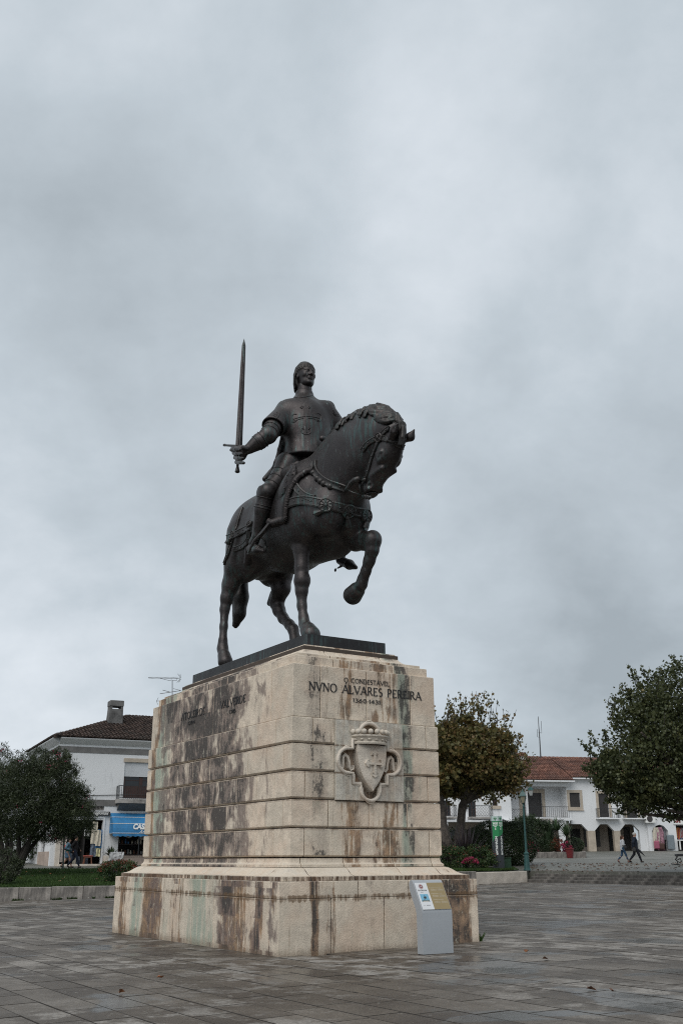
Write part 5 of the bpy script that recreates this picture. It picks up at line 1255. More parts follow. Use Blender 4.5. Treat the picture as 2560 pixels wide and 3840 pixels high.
def inscription(text, p0, p1, h, face, s, slant=0, wide=.10, acc=()):
    """p0 / p1: start and end of the base line along the face (coordinate, z)"""
    sp = .16; tot = sum(GL[c][0] + sp for c in text) - sp; root = None
    ln = (p1[0] - p0[0]); sc = ln / (tot * h) ; x = 0
    for i, ch_ in enumerate(text):
        w_, st_, serif = GL[ch_]
        if ch_ != ' ':
            mb = MB(); y0 = s + .004; y1 = s - .012
            def seg(a, b, t):
                a = np.array(a); b = np.array(b); d = b - a; L_ = np.linalg.norm(d); d = d / (L_ + 1e-9); n_ = np.array([-d[1], d[0]]) * t / 2
                a2 = a - d*t*.15; b2 = b + d*t*.15; q = [a2 - n_, b2 - n_, b2 + n_, a2 + n_]; mb.prism(pl(q), y1, y0)
            def pl(q):
                out = []
                for (a, b) in q:
                    u_ = p0[0] + (x + a) * h * sc; zz = p0[1] + (p1[1]-p0[1]) * ((u_-p0[0])/ln) + b * h; out.append((u_, zz))
                return out
            if isinstance(st_, str):
                for j, cv in enumerate(CURV[st_]):
                    for k in range(len(cv)-1):
                        mx = abs(cv[k+1][1]-cv[k][1]) / (np.hypot(cv[k+1][0]-cv[k][0], cv[k+1][1]-cv[k][1]) + 1e-9); seg(cv[k], cv[k+1], wide*(.55 + .6*mx))
            else:
                for a, b, t in st_: seg(a, b, wide*1.2 if t == 'w' else wide*.72)
            for (a, b) in serif: seg((a-.10, b + (.02 if b == 0 else -.02)), (a+.10, b + (.02 if b == 0 else -.02)), wide*.4)
            if i in acc: seg((w_*.5, 1.10), (w_*.5+.14, 1.28), wide*.6)
            me = mb.mesh('letter', MAT['letter'], fix=True)
            o = link_mesh('letter', me, PED)
            if face == 'left':   # mirror so that the text reads from outside: coordinate runs along -v
                for v in me.vertices: u_, yy, zz = v.co; v.co = (yy, u_, zz)
                me.flip_normals()
        x += w_ + sp
inscription('O CONDESTAVEL', (1.60, 4.70), (2.64, 4.705), .085, 'front', .49, acc=(9,))
inscription('NVNO ALVARES PEREIRA', (.83, 4.49), (3.40, 4.49), .155, 'front', .49, acc=(5,), wide=.11)
inscription('1360.1431', (1.80, 4.335), (2.42, 4.335), .072, 'front', .49)
def inscr_left(text, v0, v1, z, h):   # v0 > v1: written from far to near
    inscription(text, (v0, z), (v1, z), h, 'left', .49)
inscr_left('ATOLEIROS', 5.65, 4.40, 4.475, .15); inscr_left('VALVERDE', 3.60, 2.43, 4.49, .15); inscr_left('1384', 5.27, 4.9, 4.335, .07); inscr_left('1385', 3.15, 2.86, 4.335, .07)
# ------------------------------------------------------------------ buildings
def plaster():
    M = NT('white plaster'); c = M.co(); big = M.noise(c, .5, 5, .6); st_ = M.noise(M.map(c, (3.5, 3.5, .35)), 1.2, 6, .7); fine = M.noise(c, 12, 5, .7)
    m_ = M.math('MULTIPLY', M.rng(st_, .52, .72), M.rng(big, .42, .6))
    col = M.mix(M.math('MULTIPLY', m_, .55), (0.72, 0.73, 0.74), (0.33, 0.33, 0.33)); col = M.mix(M.rng(fine, .3, .7, 0, .12), col, (0.42, 0.42, 0.42))
    M.set(color=col, rough=.85, spec=.2); M.bump(fine, .012); return M.m
MAT['plaster'] = plaster()
MAT['band'] = simple('grey render band', (0.165, 0.16, 0.155), .9, var=.18, scale=1.2, bump=.004)
MAT['old_conc'] = simple('weathered concrete', (0.30, 0.285, 0.27), .9, var=.30, scale=1.4, bump=.006)
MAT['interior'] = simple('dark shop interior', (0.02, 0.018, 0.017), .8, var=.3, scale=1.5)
MAT['wood_dark'] = simple('dark red brown wood', (0.042, 0.018, 0.013), .45, var=.2, scale=5)
MAT['shutter'] = simple('white shutter', (0.56, 0.58, 0.60), .5, var=.03)
MAT['frame_stone'] = simple('beige stone surround', (0.42, 0.36, 0.29), .75, var=.12, scale=2)
MAT['iron'] = simple('black iron', (0.022, 0.024, 0.025), .5)
MAT['green_iron'] = simple('green painted iron', (0.03, 0.07, 0.055), .45)
MAT['dark_shutter'] = simple('dark grey shutter', (0.040, 0.036, 0.035), .55, var=.12, scale=2)
MAT['pink_stone'] = simple('pinkish stone dado', (0.40, 0.32, 0.27), .7, var=.15, scale=1.2)
MAT['beige_wall'] = simple('beige rendered wall', (0.30, 0.255, 0.21), .85, var=.10, scale=1.0)
def tile_mat(name, a, b, c3):
    M = NT(name); c = M.co(); cell = M.noise(M.map(c, (3.6, 2.2, 2.2)), 1.0, 2, .6); big = M.noise(c, .5, 5, .6); f = M.noise(c, 9, 5, .7)
    col = M.mix(M.rng(cell, .35, .65), a, b); col = M.mix(M.rng(big, .45, .62, 0, .6), col, c3); col = M.mix(.6, col, M.ramp(f, [(.3, .45), (.7, 1.5)]), 'MULTIPLY')
    M.set(color=col, rough=.85, spec=.2); return M.m
MAT['tile_dark'] = tile_mat('old dark roof tile', (0.030, 0.022, 0.019), (0.085, 0.060, 0.050), (0.05, 0.045, 0.04))
MAT['tile_red'] = tile_mat('red clay roof tile', (0.115, 0.055, 0.042), (0.225, 0.115, 0.085), (0.085, 0.055, 0.048))
class Facade:
    """local axes: x along the wall, y into the house, z up; features are placed by where the photo shows them on the wall"""
    def __init__(s, P, ang, name, label, cat='building', group=None):
        s.P = np.array(P, float); s.ang = ang; s.d = np.array([math.cos(ang), math.sin(ang)]); s.n = np.array([-s.d[1], s.d[0]])
        s.root = empty(name, s.P, ang, label, cat, group)
    def f(s, px, py, off=0.0):      # off: depth behind the wall plane
        r = ray(px, py); o = s.P[:2] + s.n * off; t = (o @ s.n) / (r[:2] @ s.n); q = CP + r * t
        return float((q[:2] - s.P[:2]) @ s.d), float(q[2] - s.P[2])
def wall(fc, name, x0, x1, z0, z1, holes, mat, y0=0.0, th=.35, parent=None):
    xs_ = sorted({x0, x1, *[h[0] for h in holes], *[h[1] for h in holes]}); zs = sorted({z0, z1, *[h[2] for h in holes], *[h[3] for h in holes]})
    xs_ = [x for x in xs_ if x0 <= x <= x1]; zs = [z for z in zs if z0 <= z <= z1]
    nx, nz = len(xs_), len(zs); full = np.ones((nx-1, nz-1), bool)
    for i in range(nx-1):
        for j in range(nz-1):
            cx, cz = (xs_[i]+xs_[i+1])/2, (zs[j]+zs[j+1])/2
            if any(h[0] < cx < h[1] and h[2] < cz < h[3] for h in holes): full[i, j] = False
    V = [(x, y, z) for y in (y0, y0+th) for z in zs for x in xs_]; m = nx*nz; F_ = []
    I = lambda i, j, k: k*m + j*nx + i
    for i in range(nx-1):
        for j in range(nz-1):
            if not full[i, j]: continue
            F_.append((I(i, j, 0), I(i+1, j, 0), I(i+1, j+1, 0), I(i, j+1, 0))); F_.append((I(i, j, 1), I(i, j+1, 1), I(i+1, j+1, 1), I(i+1, j, 1)))
            if i == 0 or not full[i-1, j]: F_.append((I(i, j, 0), I(i, j+1, 0), I(i, j+1, 1), I(i, j, 1)))
            if i == nx-2 or not full[i+1, j]: F_.append((I(i+1, j, 0), I(i+1, j, 1), I(i+1, j+1, 1), I(i+1, j+1, 0)))
            if j == 0 or not full[i, j-1]: F_.append((I(i, j, 0), I(i, j, 1), I(i+1, j, 1), I(i+1, j, 0)))
            if j == nz-2 or not full[i, j+1]: F_.append((I(i, j+1, 0), I(i+1, j+1, 0), I(i+1, j+1, 1), I(i, j+1, 1)))
    me = bpy.data.meshes.new(name); me.from_pydata(V, [], F_); me.materials.append(mat)
    return link_mesh(name, me, parent or fc.root)
def part(fc, name, mat, boxes, parent=None):
    g = list(range(len(boxes))); e = .012       # boxes that do not touch become parts of their own
    for i, a in enumerate(boxes):
        for j in range(i):
            b = boxes[j]
            if all(a[2*k] <= b[2*k+1] + e and b[2*k] <= a[2*k+1] + e for k in range(3)):
                o_, n_ = g[i], g[j]; g = [n_ if q == o_ else q for q in g]
    first = None
    for k in sorted(set(g), key=g.index):
        mb = MB()
        for i, b in enumerate(boxes):
            if g[i] == k: mb.box(*b)
        o = mb.build(name, mat, parent or fc.root); first = first or o
    return first
def tiles(fc, origin, along, up, n_a, n_u, pitch_a, pitch_u, mat, clip=None, parent=None):
    """barrel tiles laid in courses: one object, thousands of pieces"""
    o = np.array(origin, float); a = np.array(along, float); a /= np.linalg.norm(a); u = np.array(up, float); u /= np.linalg.norm(u); n = np.cross(a, u)
    if n[2] < 0: n = -n
    prof = [(math.cos(t), math.sin(t)) for t in np.linspace(math.pi, 0, 6)]; V = []; F_ = []; rr = np.random.RandomState(2)
    for i in range(n_a):
        for j in range(n_u):
            c = o + a * (i + .5) * pitch_a + u * j * pitch_u
            if clip and not clip(c + u * pitch_u * .5): continue
            c = c + n * rr.uniform(-.008, .008) + a * rr.uniform(-.008, .008); b = len(V); r0, r1 = pitch_a*.50, pitch_a*.40
            for (ln, r, l) in ((-.02, r0, .045), (pitch_u*1.08, r1, .0)):
                for (cx, cz) in prof: V.append(c + u*ln + a*cx*r + n*(cz*r*.75 + l))
            for k in range(5): F_.append((b+k, b+k+1, b+6+k+1, b+6+k))
            V.append(c - u*.02 + n*.02); F_ += [(b+k+1, b+k, len(V)-1) for k in range(5)]
    me = bpy.data.meshes.new('roof_tiles'); me.from_pydata([tuple(v) for v in V], [], F_); me.materials.append(mat)
    return tag(link_mesh('roof_tiles', me, parent or fc.root), kind='stuff')
def railing(fc, x0, x1, y, z0, z1, parent, n=None, style='bars', side=None, mat=None, step=.12):
    g = MB(); h = z1 - z0; m = mat or MAT['iron']
    g.box(x0, x1, y-.02, y+.02, z1-.03, z1+.01); g.box(x0, x1, y-.015, y+.015, z0+.06, z0+.09)
    r = g.build('railing', m, parent)
    q = MB(); k = int((x1-x0)/step)
    if style == 'bars':
        for i in range(k+1):
            x = x0 + (x1-x0)*i/k; b = MB(); b.box(-.011, .011, -.011, .011, 0, h - .03)
            if i == 0: me0 = b.mesh('baluster', m)
            o = link_mesh('baluster', me0, r); o.location = (x, y, z0)
    else:
        for i in range(k):
            x = x0 + (x1-x0)*(i+.5)/k; w_ = (x1-x0)/k*.46
            q.tube([(x-w_, y, z0+.09), (x+w_, y, z0+.09+h*.3), (x-w_, y, z0+.09+h*.6), (x+w_, y, z1-.03)], .012, 4); q.tube([(x+w_, y, z0+.09), (x-w_, y, z0+.09+h*.3), (x+w_, y, z0+.09+h*.6), (x-w_, y, z1-.03)], .012, 4)
        for x in (x0, x1): q.box(x-.015, x+.015, y-.015, y+.015, z0, z1+.01)
        tag(q.build('scrollwork', m, r), kind='stuff')
    if side:
        for x in side:
            b = MB(); b.box(x-.015, x+.015, y, side[x], z1-.03, z1+.01); 
            for t in np.linspace(y, side[x], 5): b.box(x-.012, x+.012, t-.012, t+.012, z0, z1)
            tag(b.build('side_rail', m, r), kind='stuff')
    return r
# ---- left: souvenir shop house
cg = at(185, 3249, 64.0); A_L = math.atan2(.424, .905)
LB = Facade((cg[0], cg[1], zup(64.0, -18)), A_L, 'shop_house', 'white two storey shop house with dark tiled hip roof and blue awning')
R5 = lambda x, y: (x * .38265, 2560 + y * .38265)
def F5(x, y, off=0.0): return LB.f(*R5(x, y), off)
zev = F5(800, 548)[1]; XR = 15.0; DB = 11.0
zb1, zb0 = F5(900, 632)[1], F5(900, 690)[1]; wx0, wz1 = F5(1226, 780); wz0 = F5(1300, 1135)[1]; wx1 = wx0 + 2.3
dz1 = F5(900, 1345)[1]; dx0, _ = F5(603, 1500); dx1 = F5(1003, 1500)[0]; sx0, sz1 = F5(1165, 1490); sz0 = F5(1250, 1695)[1]; sx1 = sx0 + 3.4
lz1, lz0 = F5(1300, 1215)[1], F5(1300, 1258)[1]; lx0 = F5(1190, 1230)[0]; l2x0, l2x1 = F5(860, 1230)[0], F5(1022, 1230)[0]
bz1, bz0 = F5(1050, 1148)[1], F5(1050, 1210)[1]
holes = [(wx0, wx1, wz0, wz1), (dx0, dx1, .12, dz1), (sx0, sx1, sz0, sz1 + .5), (lx0, sx1, lz0, lz1), (l2x0, l2x1, lz0, lz1), (9.5, 11.3, wz0, wz1), (11.5, 13, .1, 2.6)]
wall(LB, 'front_wall', 0, XR, 0, zev - .02, holes, MAT['plaster'])
SX = -.0
# side wall (x = 0 plane)
sw_holes = []
sideh = [(2.2, 3.6, .75, 2.9), (6.4, 7.2, .3, 2.9), (2.2, 3.5, 4.0, 6.0), (6.5, 7.8, 4.0, 6.0)]
ys_ = sorted({.35, DB, *[h[0] for h in sideh], *[h[1] for h in sideh]}); 
so = wall(LB, 'side_wall', .35, DB, 0, zev - .02, sideh, MAT['plaster'], 0, .35)
so.rotation_euler = (0, 0, math.pi / 2); so.location = (.35, 0, 0)
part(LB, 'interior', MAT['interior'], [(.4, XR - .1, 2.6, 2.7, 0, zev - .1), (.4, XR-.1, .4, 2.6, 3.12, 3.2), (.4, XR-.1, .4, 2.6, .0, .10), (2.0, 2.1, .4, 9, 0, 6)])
part(LB, 'side_glass', MAT['dark_glass'], [(.14, .16, h[0], h[1], h[2], h[3]) for h in sideh])
part(LB, 'grey_band', MAT['band'], [(-.03, XR, -.03, 0.0, zb0, zb1), (-.03, XR, -.03, 0.0, bz0, bz1)])
part(LB, 'grey_band', MAT['band'], [(-.03, 0.0, .0, DB, zb0, zb1), (-.03, 0.0, .0, DB, bz0, bz1)])
mb = MB(); mb.prism([(0, zb1 + .12), (-.03, zb1 + .14), (-.42, zev - .06), (-.45, zev), (0, zev)], .0, XR, 'x'); mb.build('cornice', MAT['plaster'], LB.root)
mb = MB(); mb.prism([(0, zb1 + .12), (-.03, zb1 + .14), (-.42, zev - .06), (-.45, zev), (0, zev)], .0, DB, 'y'); mb.build('cornice', MAT['plaster'], LB.root)
part(LB, 'dado', MAT['pink_stone'], [(sx0 - .9, sx1, -.03, 0, .0, sz0 - .06), (sx0 - .12, sx1, -.08, .35, sz0 - .06, sz0)])
part(LB, 'pillar', MAT['pale_stone'], [(0.28, dx0 - .01, -.10, .0, .0, dz1 + .3)])
part(LB, 'dado', MAT['pink_stone'], [(-.04, .0, .4, 4.4, 0, .85)])
part(LB, 'step', MAT['pale_stone'], [(dx0 - .1, dx1 + .2, -.35, .2, .0, .12), (dx1 + .2, XR, -.12, .0, 0, .06)])
part(LB, 'door_frame', MAT['plaster'], [(dx0 - .10, dx0 - .01, -.05, .0, .12, dz1 + .1), (dx1 + .01, dx1 + .12, -.05, 0, .12, dz1 + .1), (dx0 - .10, dx1 + .12, -.05, 0, dz1 + .1, dz1 + .2)])
# upper window: half lowered shutter, brown french door, balcony
zsh = F5(1300, 915)[1]
wn = part(LB, 'window', MAT['frame_stone'], [(wx0 - .08, wx1 + .08, -.06, 0.0, wz1 + .02, wz1 + .26)])
mb = MB()
k = 0; z = wz1
while z > zsh:
    mb.box(wx0, wx1, .06, .09 + .012, z - .062, z - .008); z -= .062
tag(mb.build('shutter_slats', MAT['shutter'], wn), kind='stuff')
part(LB, 'shutter_back', MAT['shutter'], [(wx0, wx1, .09, .1, zsh, wz1)], wn)
part(LB, 'door_leaf', MAT['wood_dark'], [(wx0, wx0 + .12, .14, .2, wz0, wz1), (wx0 + .12, wx1, .14, .2, wz0, wz0 + .75), (wx1 - .12, wx1, .14, .2, wz0, wz1), ((wx0+wx1)/2 - .11, (wx0+wx1)/2 + .11, .13, .2, wz0, wz1)] + [(wx0, wx1, .15, .19, wz0 + .75 + i*.36, wz0 + .78 + i*.36) for i in range(5)], wn)
part(LB, 'pane', MAT['dark_glass'], [(wx0 + .12, wx1 - .12, .17, .18, wz0 + .75, wz1)], wn)
part(LB, 'curtain', MAT['shutter'], [(wx0 + .13, wx0 + .24, .2, .21, wz0 + .9, zsh)], wn)
bx0, bz_ = F5(1155, 1175, -.75); bztop = F5(1200, 1140, -.75)[1]
bal = part(LB, 'balcony', MAT['old_conc'], [(bx0, wx1 + .7, -.85, .0, wz0 - .33, wz0 - .08)])
mb = MB(); mb.prism([(0, wz0 - .75), (-.7, wz0 - .34), (0, wz0 - .33)], bx0 + .15, wx1 + .5, 'x'); mb.build('balcony_soffit', MAT['band'], bal)
rz1 = F5(1250, 1008, -.8)[1]
railing(LB, bx0 + .06, wx1 + .6, -.80, wz0 - .08, rz1, bal, side={bx0 + .06: -.02}, mat=MAT['iron'], step=.13)
# pierced vents above the shop front
for (a, b) in ((lx0, sx1), (l2x0, l2x1)):
    mb = MB(); x = a
    while x < b - .05:
        for j in range(3):
            zc = lz0 + (j + .5) * (lz1 - lz0) / 3; w_ = (lz1-lz0)/3 * .5; x_c = x + w_
            mb.prism([(x_c - w_, zc), (x_c - w_*.55, zc + w_*.7), (x_c + w_*.2, zc + w_), (x_c + w_, zc - w_*.2), (x_c + w_*.3, zc + w_*.2), (x_c - w_*.3, zc - w_*.6)], .02, .12)
        x += (lz1-lz0)/3
    tag(mb.build('pierced_vent', MAT['old_conc'], LB.root), kind='stuff')
# roof: hip
pit = math.tan(RAD(21)); ov = .40
rz = zev + .02; ridge_h = DB/2 * pit
def roof_face(P, name): 
    me = bpy.data.meshes.new(name); me.from_pydata([tuple(p) for p in P], [], [tuple(range(len(P)))]); me.materials.append(MAT['tile_dark']); return link_mesh(name, me, LB.root)
e0 = (-ov, -ov, rz); e1 = (XR + ov, -ov, rz); h_ = DB/2 + ov; ap = (-ov + h_, -ov + h_, rz + h_*pit); ap2 = (XR + ov - h_, -ov + h_, rz + h_*pit); b0_ = (-ov, DB + ov, rz); b1_ = (XR + ov, DB + ov, rz)
rf = roof_face((e0, e1, ap2, ap), 'roof'); roof_face((e0, ap, b0_), 'roof'); roof_face((b0_, ap, ap2, b1_), 'roof'); roof_face((e1, b1_, ap2), 'roof')
part(LB, 'eave', MAT['band'], [(-ov, XR + ov, -ov, -.40, rz - .05, rz - .01), (-ov, -.40, -.40, DB + ov, rz - .05, rz - .01)])
tl = tiles(LB, (-ov, -ov - .06, rz + .02), (1, 0, 0), (0, 1, pit), int((XR + 2*ov)/.235), int(h_*1.06/.34), .235, .36, MAT['tile_dark'], clip=lambda c: c[0] + ov > (c[1] + ov) and (XR + ov - c[0]) > (c[1] + ov))
tiles(LB, (-ov - .06, DB + ov, rz + .02), (0, -1, 0), (1, 0, pit), int((DB + 2*ov)/.235), int(h_*1.06/.34), .235, .36, MAT['tile_dark'], clip=lambda c: c[1] + ov > (c[0] + ov) and (DB + ov - c[1]) > (c[0] + ov))
hp = MB(); a = np.array(e0); b = np.array(ap); nseg = 22
for i in range(nseg):
    p = a + (b-a)*i/nseg; q = a + (b-a)*(i+1.15)/nseg; hp.tube([p + [0, 0, .04], q + [0, 0, .02]], [.14, .10], 8)
tag(hp.build('hip_tiles', MAT['tile_dark'], LB.root), kind='stuff')
# chimney
chx, chz = LB.f(*R5(1130, 400), 3.2); cht = LB.f(*R5(1130, 178), 3.2)[1]; c0 = LB.f(*R5(1072, 260), 3.2)[0]; c1 = LB.f(*R5(1200, 260), 3.2)[0]; base0 = LB.f(*R5(1043, 420), 3.2)[0]
zm1, zm0 = LB.f(*R5(1130, 238), 3.2)[1], LB.f(*R5(1130, 262), 3.2)[1]
ch = MB(); V = []
for z, g in ((chz - 1.6, (c0 - base0) * 1.3), (zm0, 0.0)):
    V += [(c0 - g, 2.9 - g*.5, z), (c1 + g*.15, 2.9 - g*.5, z), (c1 + g*.15, 3.7 + g*.5, z), (c0 - g, 3.7 + g*.5, z)]
ch.add(V, [(0, 1, 5, 4), (1, 2, 6, 5), (2, 3, 7, 6), (3, 0, 4, 7), (4, 5, 6, 7)])
w4 = (c1 - c0) * .17
ch.box(c0, c0 + w4, 2.9, 3.7, zm0, zm1); ch.box(c1 - w4, c1, 2.9, 3.7, zm0, zm1); ch.cham(c0 - .03, c1 + .03, 2.87, 3.73, zm1, cht, .04)
ch.build('chimney', simple('sooty concrete', (0.12, 0.118, 0.115), .9, var=.35, scale=1.5), LB.root)
# signs and awning
sg0, sgz1 = F5(640, 1258); sg1, sgz0 = F5(1075, 1303)
sgn = part(LB, 'shop_sign', MAT['black_metal'], [(sg0, sg1, -.14, -.02, sgz0, sgz1)])
tmat = simple('white lettering', (0.75, 0.75, 0.73), .5, var=.02)
me = text_mesh('Regionais', (sgz1 - sgz0) * 1.15, tmat, shear=.35, align='RIGHT', bold=.004); o = link_mesh('lettering', me, sgn); o.rotation_euler = (math.pi/2, 0, 0); o.location = (sg1 - .12, -.15, sgz0 + (sgz1 - sgz0)*.24)
ax0, az1 = F5(1090, 1283, -.2); ax0b, az0 = F5(1078, 1488, -1.1); 
MAT['awning'] = simple('blue awning cloth', (0.02, 0.16, 0.35), .6, var=.16, scale=1.6)
aw = empty('awning', (LB.P[0], LB.P[1], LB.P[2]), A_L, 'blue awning with white lettering over the shop window', 'awning')
AX1 = sx1 + .4; az1 = F5(1200, 1278, -.15)[1]; az0 = F5(1200, 1480, -1.05)[1]
mb = MB(); m = 10; prof = []
for i in range(m + 1):
    t = i / m; a = t * math.pi / 2; prof.append((-.05 - 1.0 * math.sin(a) ** .9, az1 - (az1 - az0 - .0) * (t ** 1.35)))
V = [(x, y, z) for (y, z) in prof for x in (ax0, AX1)]; Fc = [(2*i, 2*i+1, 2*i+3, 2*i+2) for i in range(m)]
V += [(ax0, -.05, az1), (ax0, -.05, az0)] ; nb = len(V)
Fc.append(tuple([2*i for i in range(m + 1)] + [nb - 1])); mb.add(V, Fc)
nv = 28; V = []; Fc = []
for i in range(nv + 1):
    x = ax0 + (AX1 - ax0) * i / nv; V += [(x, -1.055, az0 + .01), (x, -1.065 - .02*math.sin(i*1.3), az0 - .13 - .045 * math.sin(i * math.pi / 2) ** 2)]
Fc = [(2*i, 2*i+1, 2*i+3, 2*i+2) for i in range(nv)]; mb.add(V, Fc); mb.build('cloth', MAT['awning'], aw)
for t in (.32, .62, .985):
    k = t * m; i = int(k); y = prof[i][0] + (prof[min(i+1, m)][0] - prof[i][0])*(k-i); z = prof[i][1] + (prof[min(i+1, m)][1] - prof[i][1])*(k-i)
    b = MB(); b.tube([(ax0 - .01, y - .01, z + .01), (AX1, y - .01, z + .01)], .018, 6); b.tube([(ax0 - .01, y-.01, z+.01), (ax0 - .01, -.05, z + .01 - (.0 if t < .9 else .0))], .012, 5); b.build('piping', tmat, aw)
me = text_mesh('CASA', .44, tmat, shear=.25, bold=.022, width=.86); o = link_mesh('lettering', me, aw); tx, tz = F5(1300, 1437, -1.0)
o.location = (tx, -1.06, tz + .02); o.rotation_euler = (math.pi/2 - .18, 0, 0)
me = text_mesh('Artesanato', .30, tmat, shear=.45, bold=.002); o = link_mesh('lettering', me, aw); tx, tz = F5(1362, 1480, -1.06); o.location = (tx, -1.10, tz + .02); o.rotation_euler = (math.pi/2, 0, 0)
# goods in the doorway and the shop window
MAT['cloth_cream'] = simple('cream crochet cloth', (0.52, 0.47, 0.38), .9, var=.2, scale=12); MAT['cloth_blue'] = simple('blue printed towel', (0.05, 0.16, 0.33), .9, var=.4, scale=5); MAT['cloth_check'] = simple('checked blue grey cloth', (0.09, 0.11, 0.14), .9, var=.5, scale=9)
MAT['wood_red'] = simple('reddish brown wood', (0.12, 0.045, 0.022), .6); MAT['cloth_red'] = simple('patterned red cushion', (0.30, 0.08, 0.06), .9, var=.5, scale=14); MAT['white_cloth'] = simple('white cloth', (0.62, 0.62, 0.6), .9, var=.05)
def hung(name, px0, py0, px1, py1, mat, label, off=-.04, wave=.03, cat='cloth', rx=R5):
    x0, z1 = LB.f(*rx(px0, py0), off); x1, z0 = LB.f(*rx(px1, py1), off); mb = MB(); n = 8; V = []; 
    for j in range(7):
        for i in range(n + 1):
            t = i / n; V.append((x0 + (x1-x0)*t + .01*math.sin(j*2), off + wave*math.sin(t*9 + j*.4) - .0, z1 + (z0-z1)*j/6 + .01*math.sin(t*5)))
    Fc = [(j*(n+1)+i, j*(n+1)+i+1, (j+1)*(n+1)+i+1, (j+1)*(n+1)+i) for j in range(6) for i in range(n)]; mb.add(V, Fc)
    mb.add([(a, b + .012, c) for a, b, c in V], [q[::-1] for q in Fc])
    o = mb.build(name, mat); o.location = LB.P; o.rotation_euler = (0, 0, A_L); return tag(o, label, cat)
hung('hanging_cloth', 905, 1362, 948, 1580, MAT['cloth_cream'], 'long cream crocheted cloth hanging in the shop doorway', cat='hanging cloth')
hung('hanging_cloth', 948, 1445, 985, 1600, MAT['cloth_cream'], 'shorter cream embroidered cloth hanging at the right jamb of the shop doorway', off=-.10, cat='hanging cloth')
hung('hanging_towel', 940, 1440, 995, 1620, MAT['cloth_blue'], 'blue towel hanging behind the short cream cloth at the shop doorway', cat='towel', off=-.02)
hung('hanging_cloth', 890, 1585, 938, 1705, MAT['cloth_check'], 'blue grey checked cloth low in the shop doorway', cat='hanging cloth')
MAT['towel_print'] = simple('white towel with red and yellow print', (0.50, 0.36, 0.22), .9, var=.8, scale=7)
hung('hanging_towel', 937, 1622, 980, 1703, MAT['towel_print'], 'printed beach towel hanging lowest at the right of the shop doorway', off=-.05, cat='towel')
hung('hanging_cloth', 832, 1420, 880, 1505, MAT['white_cloth'], 'plain white cloth hanging at the top of the shop doorway', off=.3, cat='hanging cloth')
hung('postcard_rack', 606, 1460, 640, 1760, simple('postcards', (.25, .22, .2), .6, var=1.2, scale=20), 'narrow rack of postcards at the left jamb of the shop doorway', off=.0, cat='rack')
sx_, sz_ = F5(862, 1765, .0)
stl = empty('stool', (LB.P[0] + LB.d[0]*sx_ + LB.n[0]*.1, LB.P[1] + LB.d[1]*sx_ + LB.n[1]*.1, LB.P[2] + .12), A_L, 'small red brown wooden stool with a patterned cushion in the shop doorway', 'stool')
mb = MB(); mb.cham(-.28, .28, -.18, .18, .42, .50, .03); mb.build('cushion', MAT['cloth_red'], stl); mb = MB(); mb.box(-.24, .24, -.15, .15, .36, .415); mb.build('seat', MAT['wood_red'], stl)
for a in (-1, 1):
    for b in (-1, 1): mb = MB(); mb.bar((a*.2, b*.12, .36), (a*.24, b*.14, 0), .05); mb.build('leg', MAT['wood_red'], stl)
r_ = np.random.RandomState(5); sh = MB(); shm = [MAT['cloth_cream'], MAT['old_conc'], MAT['wood_red'], MAT['cloth_blue']]
dsp = part(LB, 'display_shelf', MAT['wood_dark'], [(sx0 + .1, sx1, .5, .9, sz0 + .05 + k*.62, sz0 + .08 + k*.62) for k in range(3)])
for k in range(3):
    for i in range(16):
        x = sx0 + .2 + i*.2 + r_.uniform(-.04, .04); h = r_.uniform(.08, .3); sh.lathe([(.04, 0), (.06, h*.3), (.03, h*.8), (.04, h)], 7, (x, .6, sz0 + .09 + k*.62), m=int(r_.randint(4)))
tag(sh.build('ornaments', shm, dsp), kind='stuff')
for k in range(2):
    g = MB(); g.lathe([(.0, 0), (.26, .02), (.30, .04)], 20, (0, 0, 0)); o = g.build('plate', MAT['old_conc'], dsp); o.rotation_euler = (math.pi/2, 0, 0); o.location = (sx0 + .75 + .9*k, .45, sz0 + 1.35 - .1*k)
part(LB, 'shop_window', MAT['dark_glass'], [(sx0, sx0 + .05, .1, .16, sz0, sz1 + .5), (sx0 + 1.3, sx0 + 1.36, .1, .16, sz0, sz1 + .5)])
for k in range(10):
    x = F5(700 + k*20, 1700)[0]; h = r_.uniform(.25, .8)
    mb = MB(); mb.cham(0, .22, 0, .2, 0, h, .02); o = mb.build('basket_of_goods', [MAT['cloth_check'], MAT['wood_red'], MAT['cloth_cream'], MAT['interior']][k % 4], LB.root); o.location = (x, .8 + .5*(k % 2), .1)
# cable along the facade
cbm = MB(); p0 = F5(880, 1106); p1 = F5(1230, 1098); cbm.tube([(p0[0] - 4, -.04, p0[1] - .1), (p0[0], -.04, p0[1]), (p1[0], -.04, p1[1]), (XR, -.04, p1[1])], .018, 5); cbm.build('cable', MAT['iron'], LB.root)
